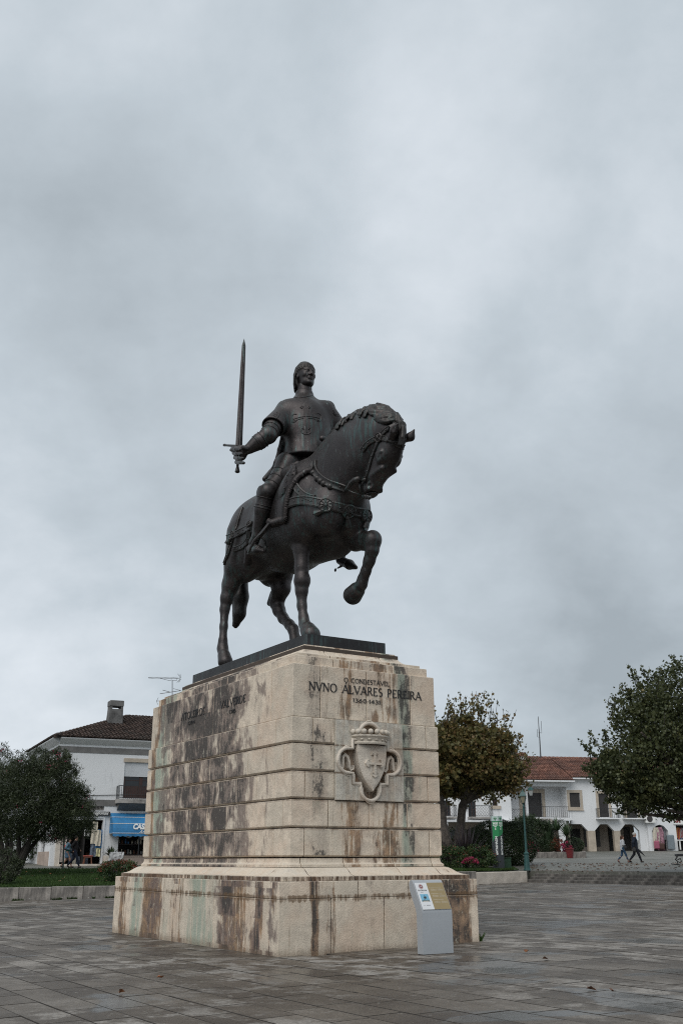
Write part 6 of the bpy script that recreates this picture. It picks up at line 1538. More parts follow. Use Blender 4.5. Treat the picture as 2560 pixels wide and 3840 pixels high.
# roof aerial and birds
def world_of(fc, x, y, z): return (fc.P[0] + fc.d[0]*x + fc.n[0]*y, fc.P[1] + fc.d[1]*x + fc.n[1]*y, fc.P[2] + z)
Ya = 73.0
ae = MB(); R6 = lambda x, y: (500 + x*.20408, 2500 + y*.20408)
def A6(x, y, dy=0): return tuple(at(*R6(x, y), Ya + dy))
ae.tube([A6(718, 560), A6(718, 250)], .03, 6); ae.tube([(A6(718, 560)[0], Ya, 8.0), A6(718, 560)], .03, 6)
ae.tube([A6(275, 205), A6(870, 212)], .02, 5); ae.tube([A6(500, 215), A6(660, 255), A6(700, 255), A6(700, 210)], .015, 5); ae.tube([A6(718, 258), A6(800, 255), A6(808, 215)], .015, 5)
for k in range(26):
    x = 290 + k*21; ae.tube([A6(x - 12, 190, -.4), A6(x + 10, 224, .4)], .010, 4)
for k in range(3): ae.tube([A6(815 + k*25, 130 + k*3), A6(862 + k*8, 205)], .01, 4); ae.tube([A6(862 + k*8, 225), A6(800 + k*20, 290)], .01, 4)
ae.tube([A6(490, 498), A6(870, 440)], .022, 5); ae.tube([A6(540, 430), A6(690, 470)], .02, 5); ae.tube([A6(735, 402), A6(880, 440)], .015, 5)
o = ae.build('roof_aerial', simple('grey aluminium', (.12, .12, .125), .4, .6)); tag(o, 'spiky television aerial above the far left edge of the pedestal', 'aerial')
ae = MB(); ae.tube([A6(430, 630), A6(560, 632)], .02, 5); ae.tube([A6(462, 570), A6(430, 630), A6(450, 695)], .015, 5); ae.tube([A6(560, 632), (A6(560, 632)[0], Ya, 8)], .02, 5)
tag(ae.build('roof_aerial', MAT['iron']), 'small dark aerial just left of the pedestal, lower than the spiky one', 'aerial')
def bird(px, py, Y, label, sc=1.0, fl=1):
    p = at(px, py, Y); F = Field((-.25, -.15, -.2), (.25, .15, .25), .012); F.ell((0, 0, .02), (.13, .065, .075), .02); F.ell((.11, 0, .09), (.045, .04, .045), .03); F.cone((.14, 0, .09), (.19, 0, .08), .014, .004, .01); F.cone((-.08, 0, .0), (-.22, 0, -.04), .03, .015, .03)
    F.cone((.02, .02, -.04), (.02, .02, -.13), .01, .008, .01); F.cone((.02, -.02, -.04), (.02, -.02, -.13), .01, .008, .01)
    o = link_mesh('pigeon', F.mesh('pigeon', simple('grey feathers', (.06, .06, .065), .7))); o.location = tuple(p); o.scale = (sc*fl, sc, sc); tag(o, label, 'bird', 'pigeons on the roof edge')
bird(571*.38265, 2560 + 510*.38265, 64.2, 'dark pigeon standing upright on the roof corner of the white shop house', 1.5); bird(403*.38265, 2560 + 645*.38265, 69, 'pigeon higher up on the receding left eave of the shop house', 1.3); bird(371*.38265, 2560 + 670*.38265, 70, 'pigeon lowest on the receding left eave of the shop house', 1.3)
# low white garden wall and dark hedge closing the left edge
gw = MB(); gw.cham(-44, -22.8, 72, 72.4, zup(72, -22) - .2, zup(72, -22) + 2.9, .02); tag(gw.build('white_wall', MAT['plaster']), 'plain white wall far left behind the oleander trunks', 'wall')
# ---- right: long white arcaded house
R7 = lambda x, y: (2000 + x*.38277, 2440 + y*.38277); R8 = lambda x, y: (1600 + x*.38256, 2440 + y*.38256)
pr = at(2200, 3195, 104.0); A_R = RAD(12)
RB = Facade((pr[0], pr[1], pr[2]), A_R, 'arcaded_house', 'long white house with red tiled roof, balconies and ground floor arcade')
def F7(x, y, off=0.0): return RB.f(*R7(x, y), off)
def F8(x, y, off=0.0): return RB.f(*R8(x, y), off)
xL = F8(780, 1500)[0]; xM = F8(795, 1500)[0]; xMid = F7(345, 1400)[0]; xE = F7(1095, 1700)[0]; zE = F7(450, 1248)[1]; zE0 = F7(100, 1275)[1]
fl1 = F7(700, 1665)[1]      # underside of the first floor
zs1 = F7(700, 1700)[1]
# main part: windows and the arcade; the wall above the arches
gd0, gdz1 = F8(985, 1382); gd1, gdz0 = F8(1197, 1622)
w1 = (F7(345, 1390)[0], F7(447, 1390)[0], F7(400, 1532)[1], F7(400, 1392)[1]); w2 = (F7(627, 1400)[0], F7(722, 1400)[0], F7(700, 1632)[1], F7(700, 1400)[1]); w3 = (F7(893, 1430)[0], F7(1000, 1430)[0], F7(950, 1640)[1], F7(900, 1405)[1])
pill = [F7(x, 1850)[0] for x in (245, 290, 535, 605, 792, 850, 1040, 1110)]
hA = [(pill[1], pill[2] + .0, -.5, zs1), (pill[3], pill[4], -.5, zs1), (pill[5], pill[6], -.5, zs1)]
w1h = (w1[0] + .02, w1[1], w1[2], w1[3])
wall(RB, 'front_wall', xMid, pill[7], -1.2, zE - .02, [w1h, w2, w3] + hA, MAT['plaster'])
ms = MB()
for (a, b) in ((pill[1], pill[2]), (pill[3], pill[4]), (pill[5], pill[6])):
    q = .62; zq = .62
    ms.prism([(a, zs1), (a, zs1 - zq), (a + q, zs1)], .0, .35); ms.prism([(b, zs1), (b - q, zs1), (b, zs1 - zq)], .0, .35)
ms.build('arch_corner', MAT['plaster'], RB.root, fix=True)
part(RB, 'pillar_base', MAT['frame_stone'], [(pill[2*k] - .02 if k else pill[0], pill[2*k+1] + .02, -.02, .37, -1.2, zs1 - .62) for k in (1, 2)])
# recessed balcony bay to the left of it
zb_u = F8(1100, 1640)[1]
wall(RB, 'recess_wall', xM, xMid, zb_u, zE0 + .3, [(gd0, gd1, gdz0, gdz1)], MAT['plaster'], y0=1.6)
part(RB, 'recess_side', MAT['plaster'], [(xMid - .3, xMid, 0, 1.6, zb_u, zE0 + .2), (F7(300, 1500)[0] - .02, xMid - .3, -.0, .3, F7(300, 1330)[1], zE0 + .1), (xM - .25, F8(990, 1300)[0] + .1, .0, 1.6, F8(900, 1345)[1], F8(900, 1300)[1])])
part(RB, 'beam', MAT['plaster'], [(xM - .2, xMid, -.25, .15, F8(1100, 1330)[1], zE0 - .02), (F8(965, 1400)[0], F8(985, 1400)[0], 0, .3, zb_u, F8(1100, 1330)[1])])
part(RB, 'recess_ceiling', MAT['plaster'], [(xM, xMid, .15, 1.6, zE0 - .3, zE0 - .1)])
gdo = part(RB, 'balcony_door', MAT['dark_shutter'], [(gd0, gd1, 1.75, 1.8, gdz0, gdz1)])
part(RB, 'door_surround', MAT['frame_stone'], [(gd0 - .32, gd0, 1.53, 1.6, gdz0, gdz1 + .35), (gd1, gd1 + .32, 1.53, 1.6, gdz0, gdz1 + .35), (gd0, gd1, 1.53, 1.6, gdz1, gdz1 + .35)], gdo)
part(RB, 'balcony_floor', MAT['plaster'], [(xM, xMid, -.55, 2.0, zb_u - .22, zb_u)])
b1 = part(RB, 'balcony', MAT['plaster'], [(F8(975, 1600)[0], F7(330, 1600)[0], -.6, -.5, zb_u - .25, zb_u + .03)])
railing(RB, F8(985, 1600)[0], F7(325, 1600)[0], -.5, zb_u, F8(1100, 1530)[1], b1, step=.20)
railing(RB, F8(797, 1600)[0], F8(942, 1600)[0], -.1, F8(860, 1645)[1], F8(860, 1552)[1], b1, style='x', step=.22)
for (w_, nm) in ((w1, 'window'), (w2, 'balcony_door'), (w3, 'balcony_door')):
    o = part(RB, nm, MAT['dark_shutter'], [(w_[0], w_[1], .12, .16, w_[2], w_[3])])
    g = .26; bxs = [(w_[0] - g, w_[0], -.05, .0, w_[2] - (g if nm == 'window' else 0), w_[3] + g), (w_[1], w_[1] + g, -.05, 0, w_[2] - (g if nm == 'window' else 0), w_[3] + g), (w_[0], w_[1], -.05, 0, w_[3], w_[3] + g)]
    if nm == 'window': bxs.append((w_[0], w_[1], -.05, 0, w_[2] - g, w_[2])); bxs.append((w_[0] - g - .05, w_[1] + g + .05, -.12, -.05, w_[2] - g - .08, w_[2] - g))
    part(RB, 'surround', MAT['frame_stone'], bxs, o)
    mb = MB(); z = w_[3]
    while z > w_[2]: mb.box(w_[0], w_[1], .10, .118, z - .05, z - .01); z -= .11
    tag(mb.build('shutter_slats', MAT['dark_shutter'], o), kind='stuff')
for (xa, xb) in ((F7(610, 1600)[0], F7(815, 1600)[0]), (F7(870, 1600)[0], F7(1080, 1600)[0])):
    z0, z1 = F7(700, 1640)[1], F7(700, 1545, -.6)[1]; o = part(RB, 'balcony', MAT['plaster'], [(xa - .1, xb + .1, -.7, 0, z0 - .12, z0)]); railing(RB, xa, xb, -.62, z0, z1, o, step=.19, side={xa: 0, xb: 0})
# arcade interior
part(RB, 'arcade_back', MAT['beige_wall'], [(xM - 3, pill[7], 2.6, 2.7, -1.2, zs1 + .05)]); part(RB, 'arcade_ceiling', MAT['plaster'], [(xM - 3, pill[7], .35, 2.6, zs1 + .05, zs1 + .12)])
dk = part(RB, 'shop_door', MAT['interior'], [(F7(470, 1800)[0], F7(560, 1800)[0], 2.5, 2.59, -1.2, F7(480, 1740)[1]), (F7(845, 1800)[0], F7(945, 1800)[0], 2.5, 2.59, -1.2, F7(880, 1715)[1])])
part(RB, 'shop_window', MAT['dark_shutter'], [(F7(600, 1800)[0], F7(755, 1800)[0], 2.5, 2.59, F7(700, 1915)[1], F7(700, 1700)[1]), (F7(290, 1800)[0], F7(445, 1800)[0], 2.5, 2.59, F7(300, 1900)[1], F7(300, 1700)[1]), (F7(1000, 1800)[0], F7(1060, 1800)[0], 2.5, 2.59, -1, F7(1000, 1720)[1])])
grl = MB(); x = F7(850, 1800)[0]
while x < F7(940, 1800)[0]: grl.box(x, x + .03, 2.45, 2.49, -1.1, F7(880, 1720)[1]); x += .17
tag(grl.build('door_bars', MAT['iron'], dk), kind='stuff')
# eaves and roof of the main part
pit2 = math.tan(RAD(24))
def roofR(x0, x1, y0, z0, depth, name='roof'):
    me = bpy.data.meshes.new(name); me.from_pydata([(x0, y0, z0), (x1, y0, z0), (x1, y0 + depth, z0 + depth*pit2), (x0, y0 + depth, z0 + depth*pit2), (x1, y0 + 2*depth, z0), (x0, y0 + 2*depth, z0)], [], [(0, 1, 2, 3), (3, 2, 4, 5)]); me.materials.append(MAT['tile_red']); link_mesh(name, me, RB.root)
    tiles(RB, (x0, y0 - .05, z0 + .03), (1, 0, 0), (0, 1, pit2), int((x1 - x0)/.27), int(depth/math.cos(math.atan(pit2))/.40), .27, .40, MAT['tile_red'])
zr = F7(250, 1057)[1]; xRR = F7(1460, 1500)[0] + 6
dep = 5.2
zrid = RB.f(*R7(250, 1057), -.5 + dep + .6)[1]; pit2 = (zrid - zE0) / (dep + .6)
roofR(F8(745, 1200)[0], xMid + .25, -.9, zE0, dep + .9)
pit2 = (zrid - zE) / dep
roofR(xMid + .25, xRR, -.45, zE, dep + .15)
part(RB, 'gutter', MAT['plaster'], [(F8(745, 1250)[0], xMid + .3, -.95, -.80, zE0 - .14, zE0), (xMid + .3, xRR, -.5, -.36, zE - .13, zE)]); part(RB, 'eave_soffit', MAT['plaster'], [(F8(745, 1250)[0], xMid, -.8, 2, zE0 - .1, zE0 - .02), (xMid, xRR, -.36, .4, zE - .1, zE - .02)])
rt = MB(); 
for i in range(60):
    x = F8(745, 1250)[0] + i*.45
    if x > xRR: break
    rt.tube([(x, -.3 + dep, zrid + .02), (x + .5, -.3 + dep, zrid + .05)], [.11, .14], 7)
tag(rt.build('ridge_tiles', MAT['tile_red'], RB.root), kind='stuff')
# right end: arches of the gift shops, set a little lower
g0, g1 = F7(1145, 1800)[0], F7(1300, 1800)[0]; gz1 = F7(1200, 1705)[1]; g2 = F7(1380, 1800)[0]
wall(RB, 'gift_shop_wall', pill[7], xRR, -1.2, zE - .02, [(g0, g1, -.9, gz1), (g2, g2 + 3.6, -.9, F7(1400, 1710)[1]), (pill[7] + 3.3, pill[7] + 4.6, 3.4, 5.6)], MAT['plaster'], y0=-.35, th=.7)
ms = MB(); ms.prism([(g0, gz1 - .45), (g0 + .5, gz1 + .3), ((g0+g1)/2, gz1 + .46), (g1 - .5, gz1 + .3), (g1, gz1 - .45), (g1, gz1), (g0, gz1)], -.36, .34) if False else None
c4 = MB(); c4.prism([(g0, gz1), (g0, gz1 - .6), (g0 + .45, gz1 - .12), ((g0+g1)/2, gz1)], -.35, .35); c4.prism([(g1, gz1), ((g0+g1)/2, gz1), (g1 - .45, gz1 - .12), (g1, gz1 - .6)], -.35, .35); c4.build('arch_corner', MAT['plaster'], RB.root, fix=True)
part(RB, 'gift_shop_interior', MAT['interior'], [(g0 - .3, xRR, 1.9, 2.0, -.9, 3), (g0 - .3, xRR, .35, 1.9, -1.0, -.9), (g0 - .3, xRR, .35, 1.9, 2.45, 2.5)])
part(RB, 'plinth', MAT['pale_stone'], [(pill[7] + .02, xRR, -.45, -.36, -1.2, -.05 + .0)]); part(RB, 'plinth', MAT['pale_stone'], [(pill[1] - 6, pill[7], -.25, -.02, -1.2, -.02)])
rdmat = simple('dark red lettering', (.20, .02, .02), .5, var=.03)
sgx, sgz = F7(1357, 1688); so_ = part(RB, 'shop_sign', MAT['white_paint'], [(F7(1345, 1700)[0], xRR, -.46, -.36, F7(1360, 1703)[1], F7(1360, 1635)[1])])
me = text_mesh('SHOPPING', .95, rdmat, bold=.03); o = link_mesh('lettering', me, so_); o.rotation_euler = (math.pi/2, 0, 0); o.location = (sgx, -.47, sgz + .04)
acx, acz = F7(1065, 1690); ac = empty('air_conditioner', world_of(RB, acx, -.75, acz), A_R, 'white air conditioning unit on the wall between the balcony and the gift shop arch', 'air conditioner')
mb = MB(); mb.cham(0, 1.05, 0, .38, 0, .78, .03); mb.build('casing', MAT['white_paint'], ac); mb = MB(); mb.lathe([(.31, 0), (.31, .02), (.05, .03)], 20); o = mb.build('fan_grille', MAT['dark_shutter'], ac); o.rotation_euler = (math.pi/2, 0, 0); o.location = (.42, 0, .39)
r_ = np.random.RandomState(9)
gm = [simple('garment red', (.25, .05, .04), .9), simple('garment orange', (.40, .16, .05), .9), simple('garment navy', (.04, .06, .12), .9), simple('garment grey', (.25, .25, .27), .9), simple('garment cream', (.5, .46, .38), .9), MAT['cloth_check']]
def garment(x, z, w, h, mat, label, cat='garment', y=-.5, nm='hanging_garment'):
    mb = MB(); V = []; n = 8
    for j in range(5):
        for i in range(n+1):
            t = i/n; ww = w*(1 if j else .55); V.append((x + (t-.5)*ww, y + .04*math.sin(t*11 + j), z - h*j/4))
    Fc = [(j*(n+1)+i, j*(n+1)+i+1, (j+1)*(n+1)+i+1, (j+1)*(n+1)+i) for j in range(4) for i in range(n)]; mb.add(V, Fc); mb.add([(a, b+.03, c) for a, b, c in V], [q[::-1] for q in Fc])
    o = mb.build(nm, mat); o.location = RB.P; o.rotation_euler = (0, 0, A_R); return tag(o, label, cat)
garment(*F7(1168, 1733), .75, 2.05, gm[4], 'cream towel hanging in the gift shop arch, leftmost', 'towel', nm='hanging_towel'); 
chk = simple('pink and black patterned cloth', (.15, .08, .10), .9, var=1.4, scale=6); garment(*F7(1205, 1730), .8, 2.2, chk, 'pink and black patterned dress hanging in the gift shop arch', 'dress', nm='hanging_dress')
garment(*F7(1240, 1745), .6, 1.5, gm[2], 'navy shirt on a hanger in the gift shop arch', 'shirt', y=.1, nm='hanging_shirt'); garment(*F7(1270, 1740), .5, 1.1, gm[3], 'grey shirt on a hanger in the gift shop arch, rightmost', 'shirt', y=.1, nm='hanging_shirt')
for k, (x, y, c_, lb) in enumerate(((1415, 1732, 1, 'orange shirt hanging beside the right pier of the gift shop'), (1437, 1735, 0, 'red shirt hanging second from the right pier of the gift shop'), (1458, 1735, 3, 'grey shirt hanging at the right edge of the picture'))): garment(*F7(x, y), .55, 1.0, gm[c_], lb, 'shirt', y=.2, nm='hanging_shirt')
cx0, cz0 = F7(1310, 1950); lug = MB(); lug.cham(-.35, .35, -.2, .2, .0, 1.4, .08); o = lug.build('wrapped_bale', simple('blue grey plastic cover', (.16, .19, .21), .35)); o.location = world_of(RB, cx0, -.75, cz0); tag(o, 'blue grey plastic covered rack in front of the gift shop pier', 'rack')
cx0, cz0 = F7(1180, 1945); lug = MB(); lug.cham(-.28, .28, -.12, .12, .05, .85, .1); lug.tube([(-.1, 0, .85), (-.1, 0, 1.0), (.1, 0, 1.0), (.1, 0, .85)], .015, 5); o = lug.build('suitcase', simple('pink suitcase shell', (.30, .08, .13), .4)); o.location = world_of(RB, cx0, -.6, cz0 - .05); tag(o, 'pink suitcase standing in the gift shop arch', 'suitcase')
cx0, cz0 = F7(1225, 1945); lug = MB(); lug.cham(-.3, .3, -.15, .15, .0, .6, .1); lug.tube([(-.12, 0, .6), (-.1, 0, .78), (.1, 0, .78), (.12, 0, .6)], .015, 5); o = lug.build('handbag', simple('dark brown leather', (.06, .025, .018), .5)); o.location = world_of(RB, cx0, -.6, cz0 - .05); tag(o, 'dark brown bag beside the pink suitcase', 'bag')
tb0 = F7(1395, 1950); tb = empty('display_table', world_of(RB, tb0[0], -.7, tb0[1]), A_R, 'white display table with small goods at the right gift shop', 'table')
mb = MB(); mb.box(0, 3, 0, .7, .85, .95); mb.build('tabletop', MAT['white_paint'], tb)
for (a, b) in ((.05, .05), (1.1, .05), (2.2, .05), (.05, .6), (1.1, .6)): mb = MB(); mb.box(a, a+.12, b, b+.08, 0, .85); mb.build('leg', MAT['white_paint'], tb)
for k in range(7): mb = MB(); mb.ball((.2 + k*.26, .3, 1.04), .11, 8, sc=(1, .8, .8)); mb.build('folded_goods', gm[(k*2) % 5], tb, smooth=True)
# chimneys and masts
cc = RB.f(*R7(10, 1050), 4.6); part(RB, 'chimney', MAT['plaster'], [(F8(1040, 1045)[0], F8(1120, 1045)[0], 4.0, 5.0, zrid - 1, RB.f(*R8(1080, 1040), 4.5)[1])])
mb = MB(); z = RB.f(*R8(1080, 1040), 4.5)[1]; mb.prism([(F8(1025, 1040)[0], z), (F8(1130, 1040)[0], z), (F8(1100, 1040)[0], z + .35), (F8(1055, 1040)[0], z + .35)], 3.8, 5.2); mb.build('chimney_cap', MAT['tile_red'], RB.root, fix=True)
def mast(pts, label, Y, arms=()):
    mb = MB(); P = [tuple(at(*R8(*q), Y)) for q in pts]; P.append((P[-1][0], Y, 6.0)); mb.tube(P, [.03 + .015*i for i in range(len(P))], 6)
    for a, b in arms: mb.tube([tuple(at(*R8(*a), Y)), tuple(at(*R8(*b), Y))], .022, 5)
    return tag(mb.build('mast', simple('mast metal', (.10, .105, .11), .5, .4)), label, 'mast')
mast([(1088, 645), (1094, 740), (1102, 850), (1113, 1040)], 'tall radio mast on the red roof right of the lamp post', 108, [((1090, 800), (1123, 808)), ((1123, 808), (1117, 690)), ((1080, 845), (1108, 850)), ((1080, 845), (1078, 770)), ((1100, 850), (1107, 1040))])
mast([(377, 442), (374, 790), (372, 1000)], 'thin dark mast rising behind the autumn plane tree', 100)
mast([(882, 930), (884, 1050)], 'short aerial mast on the red roof near the chimney', 108, [((850, 932), (882, 930))])
# left, nearer house behind the autumn tree
LB2 = Facade((*world_of(RB, xL, -1.2, 0)[:2], pr[2]), A_R, 'balcony_house', 'white house with scrollwork balconies behind the autumn plane tree')
def G8(x, y, off=0.0): return LB2.f(*R8(x, y), off)
xA = G8(120, 1500)[0] - 8; zT = G8(600, 1080)[1]; zf = G8(500, 1660)[1]
dA = (G8(405, 1550)[0], G8(478, 1550)[0], G8(440, 1640)[1], G8(440, 1475)[1]); wA = (G8(640, 1480)[0], G8(690, 1480)[0], G8(660, 1520)[1], G8(660, 1450)[1]); dB = (G8(165, 1550)[0], G8(230, 1550)[0], G8(200, 1620)[1], G8(200, 1470)[1])
wall(LB2, 'front_wall', xA, 0, zf, zT - .4, [dA, wA, dB], MAT['plaster'])
part(LB2, 'side_wall', MAT['plaster'], [(-.3, 0, .35, 9, -1.2, zT - .4)])
part(LB2, 'ground_floor_wall', MAT['beige_wall'], [(xA, -.3, 1.6, 1.8, -1.5, zf)]); part(LB2, 'ceiling_slab', MAT['plaster'], [(xA, .0, -.9, 1.8, zf - .2, zf - .01)])
gwin = part(LB2, 'shop_window', MAT['dark_glass'], [(G8(a, 1700)[0], G8(b, 1700)[0], 1.52, 1.59, -.6, zf - .9) for a, b in ((190, 350), (400, 545), (600, 760))])
part(LB2, 'pillar', MAT['plaster'], [(G8(540, 1700)[0], G8(578, 1700)[0], -.8, -.5, -1.5, zf - .2), (G8(165, 1700)[0] - .2, G8(180, 1700)[0], -.8, -.5, -1.5, zf - .2)])
for (w_, nm) in ((dA, 'balcony_door'), (wA, 'window'), (dB, 'balcony_door')):
    o = part(LB2, nm, MAT['dark_glass'], [(w_[0], w_[1], .14, .16, w_[2], w_[3])])
    part(LB2, 'frame', MAT['wood_dark'], [(w_[0], w_[0] + .08, .08, .14, w_[2], w_[3]), (w_[1] - .08, w_[1], .08, .14, w_[2], w_[3]), ((w_[0]+w_[1])/2 - .04, (w_[0]+w_[1])/2 + .04, .08, .14, w_[2], w_[3]), (w_[0] + .08, w_[1] - .08, .09, .13, (w_[2]+w_[3])/2, (w_[2]+w_[3])/2 + .05)], o)
    if nm == 'window': part(LB2, 'sill', MAT['frame_stone'], [(w_[0] - .2, w_[1] + .3, -.12, .05, w_[2] - .3, w_[2])], o)
for (a, b) in ((158, 262), (405, 612)):
    z0 = G8(300, 1630)[1]; o = part(LB2, 'balcony', MAT['old_conc'], [(G8(a, 1600)[0] - .1, G8(b, 1600)[0] + .1, -1.0, 0, z0 - .18, z0)]); railing(LB2, G8(a, 1600)[0], G8(b, 1600)[0], -.9, z0, G8(300, 1515, -.9)[1], o, style='x', step=.24, side={G8(b, 1600)[0]: 0.0})
me = bpy.data.meshes.new('roof'); zz = zT - .4; me.from_pydata([(xA, -.6, zz), (.3, -.6, zz), (.3, 4.5, zz + 2.0), (xA, 4.5, zz + 2.0), (.3, 9.6, zz), (xA, 9.6, zz)], [], [(0, 1, 2, 3), (3, 2, 4, 5)]); me.materials.append(MAT['tile_red']); link_mesh('roof', me, LB2.root)
pit2 = 2/5.1; tiles(LB2, (xA, -.65, zz + .03), (1, 0, 0), (0, 1, pit2), int((.3 - xA)/.27), 13, .27, .40, MAT['tile_red'])
part(LB2, 'chimney', MAT['plaster'], [(G8(700, 900)[0], G8(745, 900)[0], 2.2, 3.0, zz, G8(720, 925, 2.6)[1])]); mb = MB(); z = G8(720, 925, 2.6)[1]; mb.box(G8(690, 900)[0], G8(755, 900)[0], 2.0, 3.2, z, z + .3); mb.build('chimney_cap', MAT['tile_red'], LB2.root)
part(LB2, 'awning_sign', MAT['old_conc'], [(G8(835, 1670)[0], G8(1060, 1670)[0], .3, .4, G8(900, 1688)[1], G8(900, 1650)[1])])
# sign above the arcade, seen between the palms
tsx, tsz = F8(1075, 1690); ts = part(RB, 'bar_sign', simple('beige sign board', (.33, .30, .27), .7), [(F8(835, 1700)[0], F8(1200, 1700)[0], -.75, -.7, F8(1100, 1698)[1], F8(1100, 1648)[1])])
for w_, x_ in (('TOWN', F8(1045, 1690)[0]), ('BOYS', F8(1045, 1690)[0] + 1.75)):
    me = text_mesh(w_, .42, MAT['black_metal'], bold=.01, space=1.1); o = link_mesh('lettering', me, ts); o.rotation_euler = (math.pi/2, 0, 0); o.location = (x_, -.76, tsz + .03)
part(RB, 'ground_floor_wall', MAT['beige_wall'], [(xM - 3, xMid, .5, .6, -1.2, zb_u - .25)]); part(RB, 'pillar', MAT['plaster'], [(F8(1275, 1800)[0], F8(1275, 1800)[0] + .8, -.5, .3, -1.2, zb_u - .25)])
# ------------------------------------------------------------------ trees and plants
def leaf_mat(name, stops, rough=.5, tl=.25, sc=1.2):
    M = NT(name); a = M.n('ShaderNodeAttribute'); a.attribute_name = 'tone'; c = M.co(); big = M.noise(c, sc, 3, .5)
    f = M.math('ADD', M.math('MULTIPLY', a.outputs['Fac'], .65), M.math('MULTIPLY', M.rng(big, .35, .65), .35))
    col = M.ramp(f, stops); M.set(color=col, rough=rough, spec=.35)
    t = M.n('ShaderNodeBsdfTranslucent'); M.l(col, t.inputs['Color']); mx = M.n('ShaderNodeMixShader'); mx.inputs[0].default_value = tl
    M.l(M.b.outputs[0], mx.inputs[1]); M.l(t.outputs[0], mx.inputs[2]); M.l(mx.outputs[0], M.out.inputs[0]); return M.m
MAT['bark'] = simple('mottled bark', (0.085, 0.07, 0.058), .9, var=.42, scale=3.5, bump=.02)
MAT['bark_dark'] = simple('dark bark', (0.030, 0.025, 0.021), .9, var=.3, scale=5, bump=.01)
MAT['lf_autumn'] = leaf_mat('autumn plane leaves', [(0, (.040, .045, .016)), (.35, (.095, .090, .030)), (.6, (.15, .115, .040)), (.85, (.19, .115, .048)), (1, (.23, .11, .045))])
MAT['lf_plane'] = leaf_mat('plane leaves', [(0, (.024, .034, .015)), (.45, (.058, .070, .028)), (.8, (.10, .11, .042)), (.95, (.12, .10, .03)), (1, (.20, .13, .04))])
MAT['lf_olea'] = leaf_mat('oleander leaves', [(0, (.014, .020, .009)), (.5, (.034, .046, .020)), (1, (.075, .090, .042))], tl=.1)
MAT['lf_dark'] = leaf_mat('dark hedge leaves', [(0, (.009, .017, .006)), (.5, (.020, .036, .012)), (1, (.042, .066, .02))], tl=.1)
MAT['lf_brown'] = leaf_mat('bronze hedge leaves', [(0, (.015, .016, .007)), (.5, (.036, .034, .014)), (1, (.075, .055, .022))], tl=.1)
MAT['lf_green'] = leaf_mat('green shrub leaves', [(0, (.015, .032, .010)), (.6, (.040, .075, .022)), (.9, (.09, .10, .03)), (1, (.20, .07, .035))], tl=.15)
MAT['lf_red'] = leaf_mat('red shrub leaves', [(0, (.035, .025, .012)), (.4, (.12, .045, .025)), (.7, (.26, .07, .04)), (1, (.38, .14, .07))], tl=.15)
MAT['lf_pink'] = leaf_mat('pink flowers', [(0, (.14, .014, .04)), (.5, (.36, .04, .10)), (1, (.55, .10, .18))], tl=.15)
MAT['lf_spiky'] = leaf_mat('dark flax leaves', [(0, (.016, .013, .015)), (.6, (.040, .030, .034)), (1, (.085, .065, .060))], tl=.05)
MAT['lf_yucca'] = leaf_mat('yucca leaves', [(0, (.018, .034, .016)), (.6, (.05, .085, .040)), (1, (.11, .15, .07))], tl=.1)
LEAF = {
 'plane': [(0, 0), (.22, .12), (.50, .10), (.36, .38), (.55, .62), (.24, .66), (0, 1.0), (-.24, .66), (-.55, .62), (-.36, .38), (-.50, .10), (-.22, .12)],
 'lance': [(0, 0), (.085, .35), (0, 1.0), (-.085, .35)],
 'oval': [(0, 0), (.28, .4), (0, 1.0), (-.28, .4)]}
SCL = 1.10
def leaves_mesh(name, P, size, mat, shape='oval', sd=1, up=.3, out=None, bend=.15, sizes=None):
    r = np.random.RandomState(sd); n = len(P); size = size * SCL; T = np.array([(a, b, 0) for a, b in LEAF[shape]]); k = len(T)
    d = r.normal(0, 1, (n, 3)); d[:, 2] += up
    if out is not None: d += out * 1.0
    d /= np.linalg.norm(d, axis=1, keepdims=True); x = np.cross(d, r.normal(0, 1, (n, 3))); x /= np.linalg.norm(x, axis=1, keepdims=True); nn = np.cross(x, d)
    s_ = size * r.uniform(.65, 1.25, n) if sizes is None else sizes
    V = P[:, None, :] + (x[:, None, :] * T[None, :, 0:1] + d[:, None, :] * T[None, :, 1:2]) * s_[:, None, None] - nn[:, None, :] * (T[None, :, 1:2] ** 2 * bend + np.abs(T[None, :, 0:1]) * .25) * s_[:, None, None]
    me = np_mesh(name, V.reshape(-1, 3), np.arange(n*k).reshape(n, k), mat); 
    a = me.attributes.new('tone', 'FLOAT', 'POINT'); a.data.foreach_set('value', np.repeat(np.clip(r.beta(2, 2.4, n), 0, 1), k).astype(np.float32)); return me
def limb(mb, P, r0, r1, n=8, wob=.06, rr=rnd):
    Q = []; P = [np.array(p, float) for p in P]; m = 5; r0 *= SCL; r1 *= SCL
    for i in range(len(P)-1):
        for k in range(m): t = k/m; Q.append(P[i]*(1-t) + P[i+1]*t + np.array([rr.uniform(-wob, wob)*r0 for _ in range(3)]) * (0 if i == 0 and k == 0 else 1))
    Q.append(P[-1]); R_ = [r0 + (r1-r0)*i/(len(Q)-1) for i in range(len(Q))]; R_ = [q*rr.uniform(.92, 1.12) for q in R_]; mb.tube(Q, R_, n); return Q
